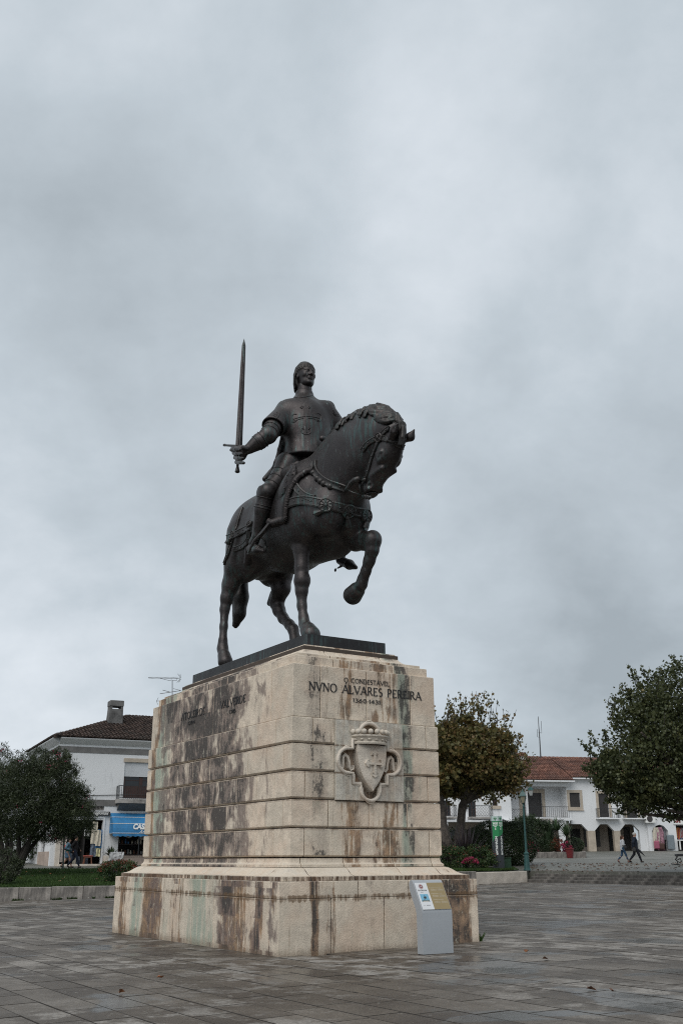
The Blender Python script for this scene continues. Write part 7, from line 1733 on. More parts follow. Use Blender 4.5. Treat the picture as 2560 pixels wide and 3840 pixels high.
def crown_points(sd, lobes, n, fill=.55):
    """lobes: (centre, radii); clusters nearer the outside than the middle, uneven"""
    r = np.random.RandomState(sd); W_ = np.array([q[1][0]*q[1][1]*q[1][2] for q in lobes]) ** .66; W_ /= W_.sum(); out = []; nor = []
    for (c, rad), w in zip(lobes, W_):
        rad = tuple(q_ * SCL for q_ in rad); m = int(n*w); cl = max(8, m // 55); d = r.normal(0, 1, (cl, 3)); d /= np.linalg.norm(d, axis=1, keepdims=True); q = r.uniform(fill**3, 1.0, cl) ** (1/3.)
        C_ = d * q[:, None]; i = r.randint(cl, size=m); p = C_[i] + r.normal(0, .095, (m, 3))
        if fill > .82: d = r.normal(0, 1, (m, 3)); p = d / np.linalg.norm(d, axis=1, keepdims=True) * r.uniform(.86, 1.0, (m, 1))
        P = np.array(c) + p*np.array(rad); out.append(P); nor.append(p/ (np.linalg.norm(p, axis=1, keepdims=True) + 1e-6))
    return np.concatenate(out), np.concatenate(nor)
def shoots(r, starts, n, L_, up):
    P = []; S_ = []
    for s0 in starts:
        d = r.normal(0, .42, 3) + up; d /= np.linalg.norm(d); ln = L_*r.uniform(.5, 1.2); pts = [s0 + d*ln*t + np.array([0, 0, .1*t*t]) for t in np.linspace(0, 1, 5)]; S_.append(pts)
        for k in range(n): t = r.uniform(.1, 1.0); P.append(s0 + d*ln*t + r.normal(0, .07, 3))
    return np.array(P), S_
# autumn plane tree, right of the pedestal
YT = 63.0; pxm = FPX / (YT * 1.0)
def T8(x, y, dy=0): return at(1600 + x*.38256, 2440 + y*.38256, YT + dy)
b0 = T8(270, 1900); b0[2] = zup(YT); pt = empty('plane_tree', (b0[0], b0[1], zup(YT)), 0, 'autumn brown plane tree with a leaning trunk right of the pedestal', 'tree')
def rel(p, o): return tuple(np.array(p) - np.array(o.location))
tr = MB(); fork = T8(390, 1420)
Q = limb(tr, [rel(b0 - [0, 0, .2], pt), rel(T8(330, 1700), pt), rel(T8(350, 1520), pt), rel(fork, pt)], .27, .20, 10)
r_ = np.random.RandomState(11)
ends = []
for k in range(13):
    a = k*.48 + .2; e = T8(450 + 330*math.cos(a*1.0), 1080 + 190*math.sin(a*2.3), 2.2*math.sin(a)); limb(tr, [rel(fork - [0, 0, .3], pt), rel(fork*.5 + e*.5 + np.array([0, 0, -.3]), pt), rel(e, pt)], .19, .04, 6); ends.append(e)
tr.build('trunk', MAT['bark'], pt)
cx = T8(455, 1080)
lob = [((*T8(420, 1130),), (3.3, 3.0, 2.0)), ((*T8(280, 950),), (2.5, 2.4, 1.5)), ((*T8(520, 960),), (2.0, 2.2, 1.3)), ((*T8(680, 1170),), (1.35, 1.6, .95)), ((*T8(230, 1290),), (1.6, 2.0, .8)), ((*T8(380, 830),), (1.5, 1.4, 1.1)), ((*T8(640, 1300),), (1.6, 1.6, .7))]
P, Nn = crown_points(21, lob, 25000, .45)
top = [T8(x, y, r_.uniform(-1.2, 1.2)) for x, y in ((100, 700), (140, 760), (225, 650), (260, 700), (330, 640), (350, 720), (370, 600), (395, 700), (450, 700), (505, 660), (530, 620), (560, 700), (600, 740), (650, 800), (700, 860), (740, 900), (790, 930), (200, 760), (300, 780), (480, 760), (840, 1060))]
Ps, S_ = shoots(r_, np.array(top + [q + np.array([r_.uniform(-.5, .5), r_.uniform(-1, 1), -r_.uniform(.1, .9)]) for q in top] ), 20, 1.9, np.array([.08, 0, 1.4]))
Ps2, S2 = shoots(r_, P[r_.randint(len(P), size=110)], 14, 1.0, np.array([0, 0, .8]))
P = np.concatenate([P, Ps, Ps2]); Nn = np.concatenate([Nn, np.zeros((len(Ps) + len(Ps2), 3))])
link_mesh('crown', leaves_mesh('crown', P - np.array(pt.location), .15, MAT['lf_autumn'], 'plane', 3, out=Nn*.5), pt)
tw = MB()
for s_ in S_ + S2: tw.tube([tuple(q - np.array(pt.location)) for q in s_], [.03, .025, .02, .015, .008], 4)
tag(tw.build('twigs', MAT['bark_dark'], pt), kind='stuff')
# second trunk close to the pedestal edge
Y2 = 61.0
b2 = at(1668, 3190, Y2); p2_ = empty('plane_tree', (b2[0], b2[1], zup(Y2)), 0, 'second plane tree, its pale trunk just beside the pedestal edge', 'tree')
tr = MB(); limb(tr, [(.3, 0, -.2), rel(at(1655, 3090, Y2), p2_), rel(at(1645, 2985, Y2), p2_)], .36, .24, 9)
for k in range(6): e = at(1600 + 15*k, 2870 + 20*(k % 3), Y2 + math.sin(k)); limb(tr, [rel(at(1645, 2990, Y2), p2_), rel(e, p2_)], .14, .04, 6)
tr.build('trunk', MAT['bark'], p2_)
P, Nn = crown_points(31, [((*at(1590, 2840, Y2),), (2.0, 2.2, 1.8)), ((*at(1640, 2930, Y2),), (1.3, 1.6, .7))], 3500); link_mesh('crown', leaves_mesh('crown', P - np.array(p2_.location), .23, MAT['lf_autumn'], 'plane', 5, out=Nn*.5), p2_)
# big green plane tree at the right edge
YB = 51.5
def T7(x, y, dy=0): return at(2000 + x*.38277, 2440 + y*.38277, YB + dy)
bb = at(2760, 3250, YB); pb_ = empty('plane_tree', (bb[0], bb[1], zup(YB + 3)), 0, 'large green plane tree filling the right edge of the picture', 'tree')
tr = MB(); fk = at(2740, 3040, YB); limb(tr, [(0, 0, -.3), rel(at(2755, 3150, YB), pb_), rel(fk, pb_)], .5, .42, 12)
for k, (x, y, dy) in enumerate(((1080, 1600, 0), (1300, 1560, -1), (1380, 1200, .5), (1200, 1100, 1), (1000, 1200, -1), (1250, 700, 0), (1600, 700, 1), (1900, 900, -1), (900, 1400, 1), (2200, 1200, 0), (1050, 800, -1.5), (2500, 900, 1.5))):
    e = T7(x, y, dy); limb(tr, [rel(fk - [0, 0, .2], pb_), rel(fk*.45 + e*.55 + np.array([0, 0, -.25]), pb_), rel(e, pb_)], .22, .05, 7)
tr.build('trunk', MAT['bark'], pb_)
lob = [((*T7(1450, 900),), (2.9, 3.2, 2.9)), ((*T7(1120, 1150),), (2.35, 2.6, 1.75)), ((*T7(850, 1210),), (1.45, 1.8, 1.15)), ((*T7(1150, 700),), (1.75, 1.8, 1.7)), ((*T7(1000, 1400),), (1.6, 1.8, .9)), ((*T7(1350, 1450),), (2.0, 2.0, .95)), ((*T7(2000, 900),), (3.0, 3.2, 3.0)), ((*T7(1500, 480),), (1.9, 1.8, 1.7)), ((*T7(2500, 1200),), (2.2, 2.6, 2.2)), ((*T7(2000, 1450),), (2.6, 2.2, 1.0)), ((*T7(700, 1130),), (.8, 1.2, .75))]
P, Nn = crown_points(41, lob, 68000, .5)
top = [T7(x, y, r_.uniform(-1, 1)) for x, y in ((640, 960), (590, 1040), (700, 900), (800, 800), (740, 680), (830, 600), (900, 420), (880, 520), (1000, 330), (1060, 380), (1130, 320), (1200, 330), (1300, 260), (1380, 260), (1450, 200), (1550, 200), (950, 480), (1250, 300), (560, 1100), (850, 700), (1700, 200))]
Ps, S_ = shoots(r_, np.array(top), 55, 1.0, np.array([-.25, 0, 1.0])); Ps2, S2 = shoots(r_, P[r_.randint(len(P), size=150)], 18, .9, np.array([-.1, 0, .6]))
P = np.concatenate([P, Ps, Ps2]); Nn = np.concatenate([Nn, np.zeros((len(Ps) + len(Ps2), 3))])
link_mesh('crown', leaves_mesh('crown', P - np.array(pb_.location), .115, MAT['lf_plane'], 'plane', 7, out=Nn*.5), pb_)
tw = MB()
for s_ in S_ + S2: tw.tube([tuple(q - np.array(pb_.location)) for q in s_], [.022, .02, .016, .012, .006], 4)
tag(tw.build('twigs', MAT['bark_dark'], pb_), kind='stuff')
# oleander trees on the lawn
def oleander(px, py, Y, label, lobes, stems, n, sd, fl=40):
    b = at(px, py, Y); o = empty('oleander_tree', (b[0], b[1], zup(Y, b[0]) + .03), 0, label, 'tree', 'oleander trees on the lawn'); mb = MB(); rr = random.Random(sd)
    for st in stems:
        pts = [rel(at(x, y, Y + dy), o) for x, y, dy in st]; pts[0] = (pts[0][0], pts[0][1], -.15); limb(mb, pts, .15 if len(st) > 2 else .1, .05, 7, .1, rr)
    mb.build('trunk', MAT['bark_dark'], o)
    L3 = [((*at(x, y, Y + dy),), (rx, ry, rz)) for x, y, dy, rx, ry, rz in lobes]; P, Nn = crown_points(sd, L3, n, .5)
    link_mesh('crown', leaves_mesh('crown', P - np.array(o.location), .155, MAT['lf_olea'], 'lance', sd, up=.5, out=Nn*.8, bend=.1), o)
    r = np.random.RandomState(sd); C_ = np.array([q[0] for q in L3]); R_ = np.array([q[1] for q in L3]); i = r.randint(len(L3), size=fl); d = r.normal(0, 1, (fl, 3)); d[:, 1] = -abs(d[:, 1]); d /= np.linalg.norm(d, axis=1, keepdims=True)
    F_ = (C_[i] + d*R_[i]*1.03)[:, None, :] + r.normal(0, .04, (fl, 6, 3)); tag(link_mesh('flowers', leaves_mesh('flowers', F_.reshape(-1, 3) - np.array(o.location), .085, MAT['lf_pink'], 'oval', sd), o), kind='stuff'); return o
oleander(58, 3275, 52.5, 'broad dark oleander tree with pink flowers and leaning trunks on the lawn',
    [(110, 3010, 0, 2.3, 2.0, 1.7), (190, 2950, 0, 1.5, 1.5, 1.3), (240, 3040, 0, 1.35, 1.4, 1.3), (280, 3080, .2, .95, 1.0, .75), (150, 2870, 0, 1.1, 1.2, .8), (215, 2850, 0, .62, .7, .55), (60, 2930, 0, 1.5, 1.4, 1.1), (40, 3060, 0, 1.3, 1.3, 1.0), (245, 2900, 0, .55, .6, .5), (180, 3110, 0, 1.2, 1.2, .6), (300, 3000, 0, .45, .5, .5)],
    [[(55, 3280, 0), (85, 3190, .1), (150, 3100, 0)], [(62, 3280, .1), (70, 3180, 0), (75, 3080, .2)], [(50, 3280, 0), (110, 3160, -.2), (130, 3110, -.3)], [(58, 3280, 0), (100, 3200, .2), (200, 3080, .3)]], 78000, 51, 30)
oleander(15, 3262, 56.0, 'second oleander tree at the left edge with several thin stems, behind the broad one',
    [(0, 2860, 0, 1.0, 1.3, .9), (-60, 2950, 0, 1.9, 1.5, 1.5), (20, 2960, .5, 1.2, 1.2, 1.0), (-50, 3060, 0, 1.9, 1.5, .9)], [[(18, 3262, 0), (12, 3180, 0), (-10, 3090, 0)], [(20, 3262, 0), (28, 3170, 0), (22, 3090, 0)], [(38, 3262, 0), (42, 3170, 0), (44, 3100, 0)], [(14, 3262, 0), (0, 3150, 0), (-30, 3110, 0)]], 20000, 52, 10)
def shrub(name, label, c, rad, n, size, mat, sd, cat='shrub', shape='oval', fill=.6, group=None, extra=None, kernel=True, lobes=None):
    base = np.array([c[0], c[1], c[2]]); o = empty(name, tuple(base), 0, label, cat, group)
    Ls = [(tuple(q_ * SCL for q_ in a_), b_) for a_, b_ in (lobes or [((0, 0, rad[2]), rad)])]
    P, Nn = crown_points(sd, Ls, n, fill); P = P[P[:, 2] > .0]; Nn = Nn[:len(P)]
    link_mesh('foliage', leaves_mesh('foliage', P, size, mat, shape, sd, out=Nn*.4), o)
    mb = MB(); rr = random.Random(sd)
    for k in range(7): a = rr.uniform(0, 6.28); mb.tube([(0, 0, -.1), (rad[0]*.3*math.cos(a), rad[1]*.3*math.sin(a), rad[2]*.7), (rad[0]*.7*math.cos(a), rad[1]*.7*math.sin(a), rad[2]*1.4)], [.03, .02, .01], 5)
    mb.build('stem', MAT['bark_dark'], o)
    if extra:
        m2, n2, sz2 = extra; r = np.random.RandomState(sd + 1); i = r.randint(len(Ls), size=n2); d = r.normal(0, 1, (n2, 3)); d[:, 2] = abs(d[:, 2]); d /= np.linalg.norm(d, axis=1, keepdims=True)
        C_ = np.array([q[0] for q in Ls])[i]; R_ = np.array([q[1] for q in Ls])[i]; tag(link_mesh('flowers', leaves_mesh('flowers', C_ + d*R_*1.02, sz2, m2, 'oval', sd + 1), o), kind='stuff')
    return o
def G(px, Y, dz=0): p = at(px, 3240, Y); return (p[0], Y, zup(Y, p[0]) + dz)
shrub('round_shrub', 'dark blue green shrub at the left edge just behind the kerb wall', G(8, 46.5), (.75, .7, .68), 4200, .08, MAT['lf_olea'], 61, group=None)
shrub('flowering_shrub', 'bush with reddish tips and flowers at the left corner of the pedestal', G(446, 48.0), (.85, .6, .45), 4200, .075, MAT['lf_green'], 62, extra=(MAT['lf_red'], 900, .075))
shrub('hedge', 'dark hedge far behind the oleander trunks at the left edge', G(-60, 69), (5.5, 1.2, 1.35), 9000, .16, MAT['lf_dark'], 63, cat='hedge')
# planting right of the pedestal
def grassbed(name, poly, label):
    me = bpy.data.meshes.new(name); V = [(x, y, zup(y, x) + .035) for x, y in poly]; me.from_pydata(V, [], [tuple(range(len(V)))]); me.materials.append(MAT['grass']); return tag(link_mesh(name, me), kind='structure')
q = [(5.6, front_y(5.6) + 1.3), (7.0, front_y(7) + 1.3), (9.6, front_y(9.6) + 1.3), (10.2, 61.5), (10.2, 66), (4.5, 67), (4.5, front_y(4.5) + 1.3)]
grassbed('flower_bed', [(a[0], a[1]) for a in q], '')
tag(blade_patch('bed_grass', 9000, lambda r, n: np.array([(x, front_y(x) + 1.35 + 2.2*t, zup(front_y(x) + 1.35 + 2.2*t, x) + .035) for x, t in zip(r.uniform(5.0, 9.6, n), r.rand(n)**1.5)]), .12, MAT['grass'], 9), 'strip of green grass along the front of the flower bed', 'grass', kind='stuff')
shrub('low_shrub', 'low green shrub with red tips in the flower bed beside the pedestal', G(1680, 58.8), (1.05, .7, .58), 5200, .085, MAT['lf_green'], 71, extra=(MAT['lf_red'], 260, .08))
shrub('low_shrub', 'low green shrub at the right end of the flower bed, left of the totem', G(1800, 59.4), (.85, .7, .62), 3600, .085, MAT['lf_green'], 72, extra=(MAT['lf_red'], 120, .08))
shrub('azalea', 'small shrub covered in pink flowers in front of the spiky plant', G(1762, 58.3), (.42, .35, .32), 1300, .06, MAT['lf_green'], 73, extra=(MAT['lf_pink'], 520, .075))
def spiky(name, label, c, n, L_, mat, sd, spread=.5, w=.035, cat='plant', trunk=0.0):
    L_ *= SCL; trunk *= SCL; w *= SCL; o = empty(name, c, 0, label, cat); r = np.random.RandomState(sd); V = []; F_ = []; tn = []
    for k in range(n):
        a = r.uniform(0, 6.28); el = r.uniform(.05, spread) * (1.9 if trunk else 1); ln = L_*r.uniform(.6, 1.05); d = np.array([math.cos(a)*math.sin(el), math.sin(a)*math.sin(el), math.cos(el)]); side = np.array([-math.sin(a), math.cos(a), 0]); b = len(V); ww = w*r.uniform(.7, 1.2); base = np.array([math.cos(a)*.08, math.sin(a)*.08, trunk])
        for t, q in ((0, .7), (.35, 1.0), (.7, .75), (1.0, .06)):
            p = base + d*ln*t + np.array([math.cos(a), math.sin(a), -.8])*(.18*ln*max(0, t-.3)**2*(1.5 if el > .35 else .3)); V += [p - side*ww*q, p + side*ww*q]; tn += [r.rand()]*2
        for i in range(3): F_.append((b+2*i, b+2*i+1, b+2*i+3, b+2*i+2))
    me = np_mesh('leaves', np.array(V), np.array(F_), mat); at2 = me.attributes.new('tone', 'FLOAT', 'POINT'); at2.data.foreach_set('value', np.array(tn, np.float32)); link_mesh('leaves', me, o)
    if trunk: mb = MB(); limb(mb, [(0, 0, -.1), (.03, 0, trunk*.5), (0, 0, trunk + .05)], .13, .09, 8); mb.build('trunk', MAT['bark'], o)
    return o
spiky('flax_plant', 'dark purple spiky flax plant in the flower bed beside the leaning trunk', G(1748, 60.2), 150, 2.3, MAT['lf_spiky'], 81, .62)
spiky('flax_plant', 'greyer spiky flax plant half hidden by the pedestal edge', G(1668, 60.5), 70, 1.5, MAT['lf_spiky'], 82, .75)
shrub('clipped_bush', 'large rounded dark green clipped bush behind the green totem', G(1886, 65), (1.95, 1.6, 1.18), 30000, .085, MAT['lf_dark'], 74, cat='bush', fill=.86, lobes=[((-.3, 0, 1.15), (1.75, 1.5, 1.3)), ((.75, 0, 1.1), (1.25, 1.3, 1.25)), ((-1.1, 0, .8), (.9, 1.1, .95))])
shrub('clipped_bush', 'rounded bronze brown bush left of the dark clipped bush', G(1790, 67), (1.5, 1.3, .95), 15000, .085, MAT['lf_brown'], 75, cat='bush', fill=.86)
shrub('dark_shrub', 'dark green shrub between the two plane trunks', G(1690, 68), (.85, .8, .95), 3500, .09, MAT['lf_dark'], 76)
# island bed further back with yuccas
MAT['island_kerb'] = MAT['old_kerb']
YI = 79.0
ib = empty('planter_kerb', (0, 0, 0), 0, 'dark stone kerb round the bed of yuccas and shrubs', 'kerb')
pL, pR = at(1978, 3215, YI), at(2196, 3212, YI + .5)
run_blocks(ib, 'stone_block', pL, pR, lambda x, y: zup(y, x) - .05, lambda x, y: zup(y, x) + .42, .3, .8, MAT['old_kerb'])
run_blocks(ib, 'stone_block', pR, at(2196, 3205, YI + 4), lambda x, y: zup(y, x) - .05, lambda x, y: zup(y, x) + .42, .3, .8, MAT['old_kerb'])
def GI(px, dy, dz=.35): p = at(px, 3200, YI + dy); return (p[0], YI + dy, zup(YI + dy) + dz)
shrub('big_shrub', 'large green shrub behind the lamp post', GI(1985, 3), (1.7, 1.5, 1.2), 16000, .11, MAT['lf_dark'], 91, fill=.8)
shrub('clipped_bush', 'low dark rounded bush in the island bed, middle one', GI(2045, 1), (.82, .7, .45), 3600, .07, MAT['lf_dark'], 92, cat='bush', fill=.85)
shrub('clipped_bush', 'dark rounded bush at the right end of the island bed', GI(2152, 1.2), (.72, .7, .5), 3600, .07, MAT['lf_dark'], 93, cat='bush', fill=.85)
shrub('red_shrub', 'red leaved shrub at the left of the island bed', GI(1996, .8), (.45, .4, .4), 1200, .08, MAT['lf_pink'], 94)
shrub('red_shrub', 'orange red leaved shrub in the middle of the island bed', GI(2090, .9), (.6, .5, .48), 2200, .08, MAT['lf_red'], 95)
shrub('red_shrub', 'magenta flowering shrub behind the red pot', GI(2123, .6), (.42, .4, .36), 1200, .08, MAT['lf_pink'], 96)
for k, (x, dy, tr_, L_, lb) in enumerate(((2128, 1.2, 1.15, 1.05, 'slender yucca tree with a crooked trunk, rightmost in the island bed'), (2092, 2.0, 1.45, 1.1, 'yucca tree second from the right in the island bed'), (2062, 3.0, 1.3, 1.1, 'yucca tree in the middle of the island bed'), (1962, 4.0, 1.7, 1.1, 'tall yucca just left of the lamp post'), (2000, 4.5, 1.6, 1.1, 'tall yucca just right of the lamp post'))):
    spiky('yucca', lb, GI(x, dy), 90, L_, MAT['lf_yucca'], 97 + k, .95, .035, trunk=tr_, cat='yucca')
spiky('flax_plant', 'pale green upright flax in front of the yuccas', GI(2052, 1.8), 60, 1.9, MAT['lf_yucca'], 110, .6, .05)
spiky('potted_shrub', 'leafy plant in a stone planter by the shop wall', tuple(world_of(LB, F5(1075, 1700)[0], -.5, .55)), 40, .6, MAT['lf_dark'], 111, 1.1, .06)
mb = MB(); mb.cham(-.45, .45, -.3, .3, 0, .6, .03); pp = mb.build('planter', MAT['pale_stone']); pp.location = world_of(LB, F5(1075, 1700)[0], -.5, .0); pp.rotation_euler = (0, 0, A_L); tag(pp, 'pale stone planter against the shop wall behind the slanted plaque', 'planter')
mb = MB(); mb.lathe([(.20, 0), (.22, .02), (.30, .62), (.34, .64), (.34, .72), (.29, .72), (.27, .6)], 16); rp = mb.build('plant_pot', simple('red plastic pot', (.13, .012, .014), .45, var=.1), smooth=False); g = at(2136, 3215, YI - .8); rp.location = (g[0], g[1], zup(YI - .8)); tag(rp, 'tall red plant pot standing in front of the island bed', 'plant pot')
# small weeds at the foot of pedestal and kerb
tag(blade_patch('weeds', 400, lambda r, n: np.array([(*(PA + UR*(4.223 + .02 + r.rand()*.06) + UL*(r.rand()*.25)), gz(2.5, 20)) for _ in range(n)])[:60], .14, MAT['grass'], 13), 'tiny weeds at the right foot of the pedestal', 'weeds', kind='stuff')
def kw(r, n):
    t = r.rand(n); x = K0[0] + (K1[0] - K0[0])*t; y = K0[1] + (K1[1]-K0[1])*t - .03*r.rand(n); m = (np.sin(t*40) + np.sin(t*97)) > .3
    return np.stack([x, y, [gz(a, b) for a, b in zip(x, y)]], 1)[m]
tag(blade_patch('weeds', 2600, kw, .09, MAT['grass'], 14), 'weeds growing along the foot of the lawn kerb wall', 'weeds', kind='stuff')
# ------------------------------------------------------------------ street furniture
# lectern sign in front of the pedestal
MAT['grey_steel'] = simple('grey painted steel', (0.33, 0.35, 0.37), .42, var=.035, scale=2.5, spec=.5)
MAT['panel_white'] = simple('white printed panel', (0.62, 0.63, 0.64), .3, var=.01); MAT['panel_gold'] = simple('ochre printed panel', (0.27, 0.205, 0.10), .32, var=.02)
MAT['ink'] = simple('black ink', (.03, .03, .03), .5); MAT['ink_red'] = simple('red ink', (.45, .05, .05), .5); MAT['ink_pale'] = simple('pale ink', (.42, .36, .26), .5); MAT['photo_blue'] = simple('printed blue sky', (.16, .38, .52), .35, var=.08, scale=3)
sp_ = (1.30, 17.66); sg = empty('information_sign', (sp_[0], sp_[1], gz(*sp_) + .012), TH - RAD(2), 'grey lectern information sign with slanted printed panel in front of the pedestal', 'sign')
SW = .600
prof = [(0, 0), (0, .62), (.006, .655), (.02, .69)]
for i in range(1, 8): t = i/8; prof.append((.02 + .235*t, .69 + .40*t))
prof += [(.262, 1.10), (.285, 1.122), (.315, 1.128), (.345, 1.115), (.365, 1.085), (.37, 1.05), (.36, 1.0), (.335, .93), (.26, .80), (.19, .68), (.165, .60), (.16, .5), (.16, 0)]
mb = MB(); mb.prism(prof, .0, SW, 'x'); bd_ = mb.build('body', MAT['grey_steel'], sg, fix=True); angle_smooth(bd_, 35)
mb = MB(); 
for yy in (.0,): mb.box(.004, SW-.004, .0, .15, -.012, .0)
mb.build('foot', MAT['black_metal'], sg)
# printed panel lies on the slope
ang = math.atan2(.40, .235); ln = math.hypot(.40, .235)*1.02; pn = empty('panel', (0, .008, .672), 0); pn.parent = sg; pn.rotation_euler = (ang, 0, 0)
mb = MB(); mb.box(.022, SW-.012, .0, ln, .003, .009); o = mb.build('panel_plate', MAT['panel_white'], sg); o.location = pn.location; o.rotation_euler = pn.rotation_euler; bpy.data.objects.remove(pn); plate_ = o
mb = MB(); mb.box(.255, SW-.013, .0006, ln-.0006, .009, .0098); mb.build('ochre_field', MAT['panel_gold'], plate_)
def pr(name, boxes, mat): 
    mb = MB()
    for b in boxes: mb.box(b[0], b[1], b[2], b[3], .0098, .0106)
    return tag(mb.build(name, mat, plate_), kind=None)
lines = []
for k, y in enumerate((.345, .235, .125)):
    pr('heading', [(.285, .53 - .02*k, y + .040, y + .046)], MAT['ink_pale'])
    t = MB()
    for c in range(2):
        for r in range(6): t.box(.30 + c*.14, .30 + c*.14 + .12*(1 if r < 5 else .6), y - .005 + r*.0062 - .012, y - .002 + r*.0062 - .012, .0098, .0106)
    tag(t.build('small_print', MAT['ink_pale'], plate_), kind='stuff')
rays = MB()
for k in range(18):
    a = k*math.pi*2/18; rays.tube([(.125 + .012*math.cos(a), .405 + .012*math.sin(a), .0100), (.125 + .032*math.cos(a+.2), .405 + .032*math.sin(a+.2), .0102), (.125 + .046*math.cos(a+.15), .405 + .046*math.sin(a+.15), .0100)], [.0026, .0032, .0018], 5, m=k % 2)
rays.build('emblem', [MAT['ink_red'], MAT['ink']], plate_)
me = text_mesh('BATALHA', .036, MAT['ink'], depth=.0004, bold=.0008, space=1.15); o = link_mesh('lettering', me, plate_); o.location = (.045, .325, .0102)
me = text_mesh('município', .014, MAT['ink'], depth=.0003); o = link_mesh('lettering', me, plate_); o.location = (.085, .300, .0102)
mb = MB(); mb.box(.055, .215, .135, .27, .009, .0102); mb.build('printed_picture', MAT['photo_blue'], plate_)
mb = MB(); mb.prism([(.105, .165), (.118, .200), (.110, .208), (.112, .222), (.130, .226), (.132, .246), (.138, .252), (.143, .246), (.142, .228), (.158, .228), (.168, .222), (.170, .205), (.163, .205), (.160, .212), (.158, .200), (.164, .180), (.160, .165), (.155, .180), (.150, .192), (.130, .190), (.124, .165), (.119, .165), (.122, .192), (.112, .165)], .0102, .0108, 'z'); mb.build('printed_rider', MAT['ink'], plate_, fix=True)
mb = MB(); mb.box(.060, .21, .138, .160, .0102, .0108); mb.build('printed_trees', simple('printed trees', (.05, .07, .05), .4), plate_)
mb = MB(); mb.box(.075, .195, .136, .150, .0108, .0113); mb.build('printed_plinth', MAT['pale_stone'], plate_)
mb = MB()
for x in (.06, .09, .125, .145, .160, .185): mb.box(x, x + (.006 if x < .12 else .012), .068, .078, .009, .0100)
tag(mb.build('sponsor_marks', MAT['ink'], plate_), kind='stuff')
# wifi totem
YW = 59.5; wp = at(1872, 3270, YW); TT = empty('wifi_totem', (wp[0], wp[1], zup(YW, 9)), RAD(8), 'green and dark grey free wifi totem beside the clipped bush', 'sign pillar')
MAT['tot_dark'] = simple('anthracite panel', (.022, .027, .032), .4, var=.05); MAT['tot_green'] = simple('green panel', (.01, .20, .065), .4, var=.04); MAT['tot_white'] = simple('pale wifi panel', (.42, .52, .50), .4, var=.02); wl = simple('white print', (.75, .77, .75), .5, var=.01)
hw = (1890-1850)/2/3972*YW; HT = at(1868, 3060, YW)[2] - zup(YW, 9)
mb = MB(); mb.prism([(-hw, -.02), (.02, -.16), (hw, .0), (hw, .2), (-hw, .2)], 0, HT*.905, 'z'); mb.build('pillar', MAT['tot_dark'], TT, fix=True)
mb = MB(); mb.prism([(-hw, -.02), (.02, -.16), (hw, .0), (hw, .2), (-hw, .2)], HT*.906, HT, 'z'); mb.build('top_panel', MAT['tot_white'], TT, fix=True)
fl_ = np.array([.02 + hw, -.14]); fr_ = np.array([hw - .02, .16])
def face(side):    # local frame of one front face
    a = np.array([-hw, -.02]) if side == 'l' else np.array([.02, -.16]); b = np.array([.02, -.16]) if side == 'l' else np.array([hw, .0]); return a, b
for side in 'lr':
    a, b = face(side); w_ = np.linalg.norm(b-a); an = math.atan2(b[1]-a[1], b[0]-a[0])
    def put(o, x, z, d=.008): 
        n = np.array([math.sin(an), -math.cos(an)]); p = a + (b-a)/w_*x + n*d; o.location = (p[0], p[1], z); o.rotation_euler = (math.pi/2, 0, an)
    mb = MB()
    if side == 'l': poly = [(0, HT*.52), (w_*.10, HT*.56), (w_*.35, HT*.60), (w_*.8, HT*.62), (w_, HT*.625), (w_, HT*.903), (0, HT*.903)]
    else: poly = [(0, HT*.625), (w_*.35, HT*.635), (w_*.75, HT*.66), (w_*.95, HT*.70), (w_, HT*.74), (w_, HT*.903), (0, HT*.903)]
    mb.prism([(p, q) for p, q in poly], 0, .004, 'z'); o = mb.build('green_panel', MAT['tot_green'], TT, fix=True); put(o, 0, 0, .003)
    for txt, sz, z in (('WI-FI', .19, HT*.845), ('GRATUITO', .08, HT*.82), ('FREE', .08, HT*.795)):
        me = text_mesh(txt, sz*(.9 if sz > .1 else 1.0), wl, depth=.002, bold=.006 if sz > .1 else .003, align='CENTER', width=.72); o = link_mesh('lettering', me, TT); put(o, w_/2, z)
    me = text_mesh('BATALHA\u00d5N' if False else 'BATALHAON', .165, wl, depth=.002, bold=.006, width=1.0); o = link_mesh('lettering', me, TT); put(o, w_*.72, HT*.355 - .0); o.rotation_euler = (math.pi/2, 0, an); o.rotation_mode = 'XYZ'
    o.matrix_basis = Matrix.Translation(o.location) @ Matrix.Rotation(an, 4, 'Z') @ Matrix.Rotation(math.pi/2, 4, 'X') @ Matrix.Rotation(math.pi/2, 4, 'Z'); o.location.z = HT*.29
    ic = MB()
    for r_c in (.045, .085, .125):
        ic.tube([(w_*0 + r_c*math.sin(t), r_c*math.cos(t), 0) for t in np.linspace(-.8, .8, 9)], .014, 5)
    ic.ball((0, 0, 0), .022, 8); o = ic.build('wifi_symbol', MAT['tot_green'], TT); put(o, w_/2, HT*.925)
    mb = MB(); 
    for k in range(4): mb.box(-.035, .035, k*.03, k*.03 + .02, 0, .003)
    o = tag(mb.build('small_print', wl, TT), kind='stuff'); put(o, w_/2, HT*.745)
gb = empty('utility_box', (*at(1900, 3265, YW + .6)[:2], zup(YW, 9)), RAD(8), 'dark green utility box behind the foot of the wifi totem', 'utility box'); mb = MB(); mb.cham(-.62, .27, 0, .35, 0, .66, .02); mb.build('cabinet', simple('dark green steel', (.012, .045, .02), .5), gb); mb = MB(); mb.cham(-.64, .29, -.02, .37, .66, .70, .012); mb.build('lid', simple('dark green lid', (.02, .06, .03), .5), gb)
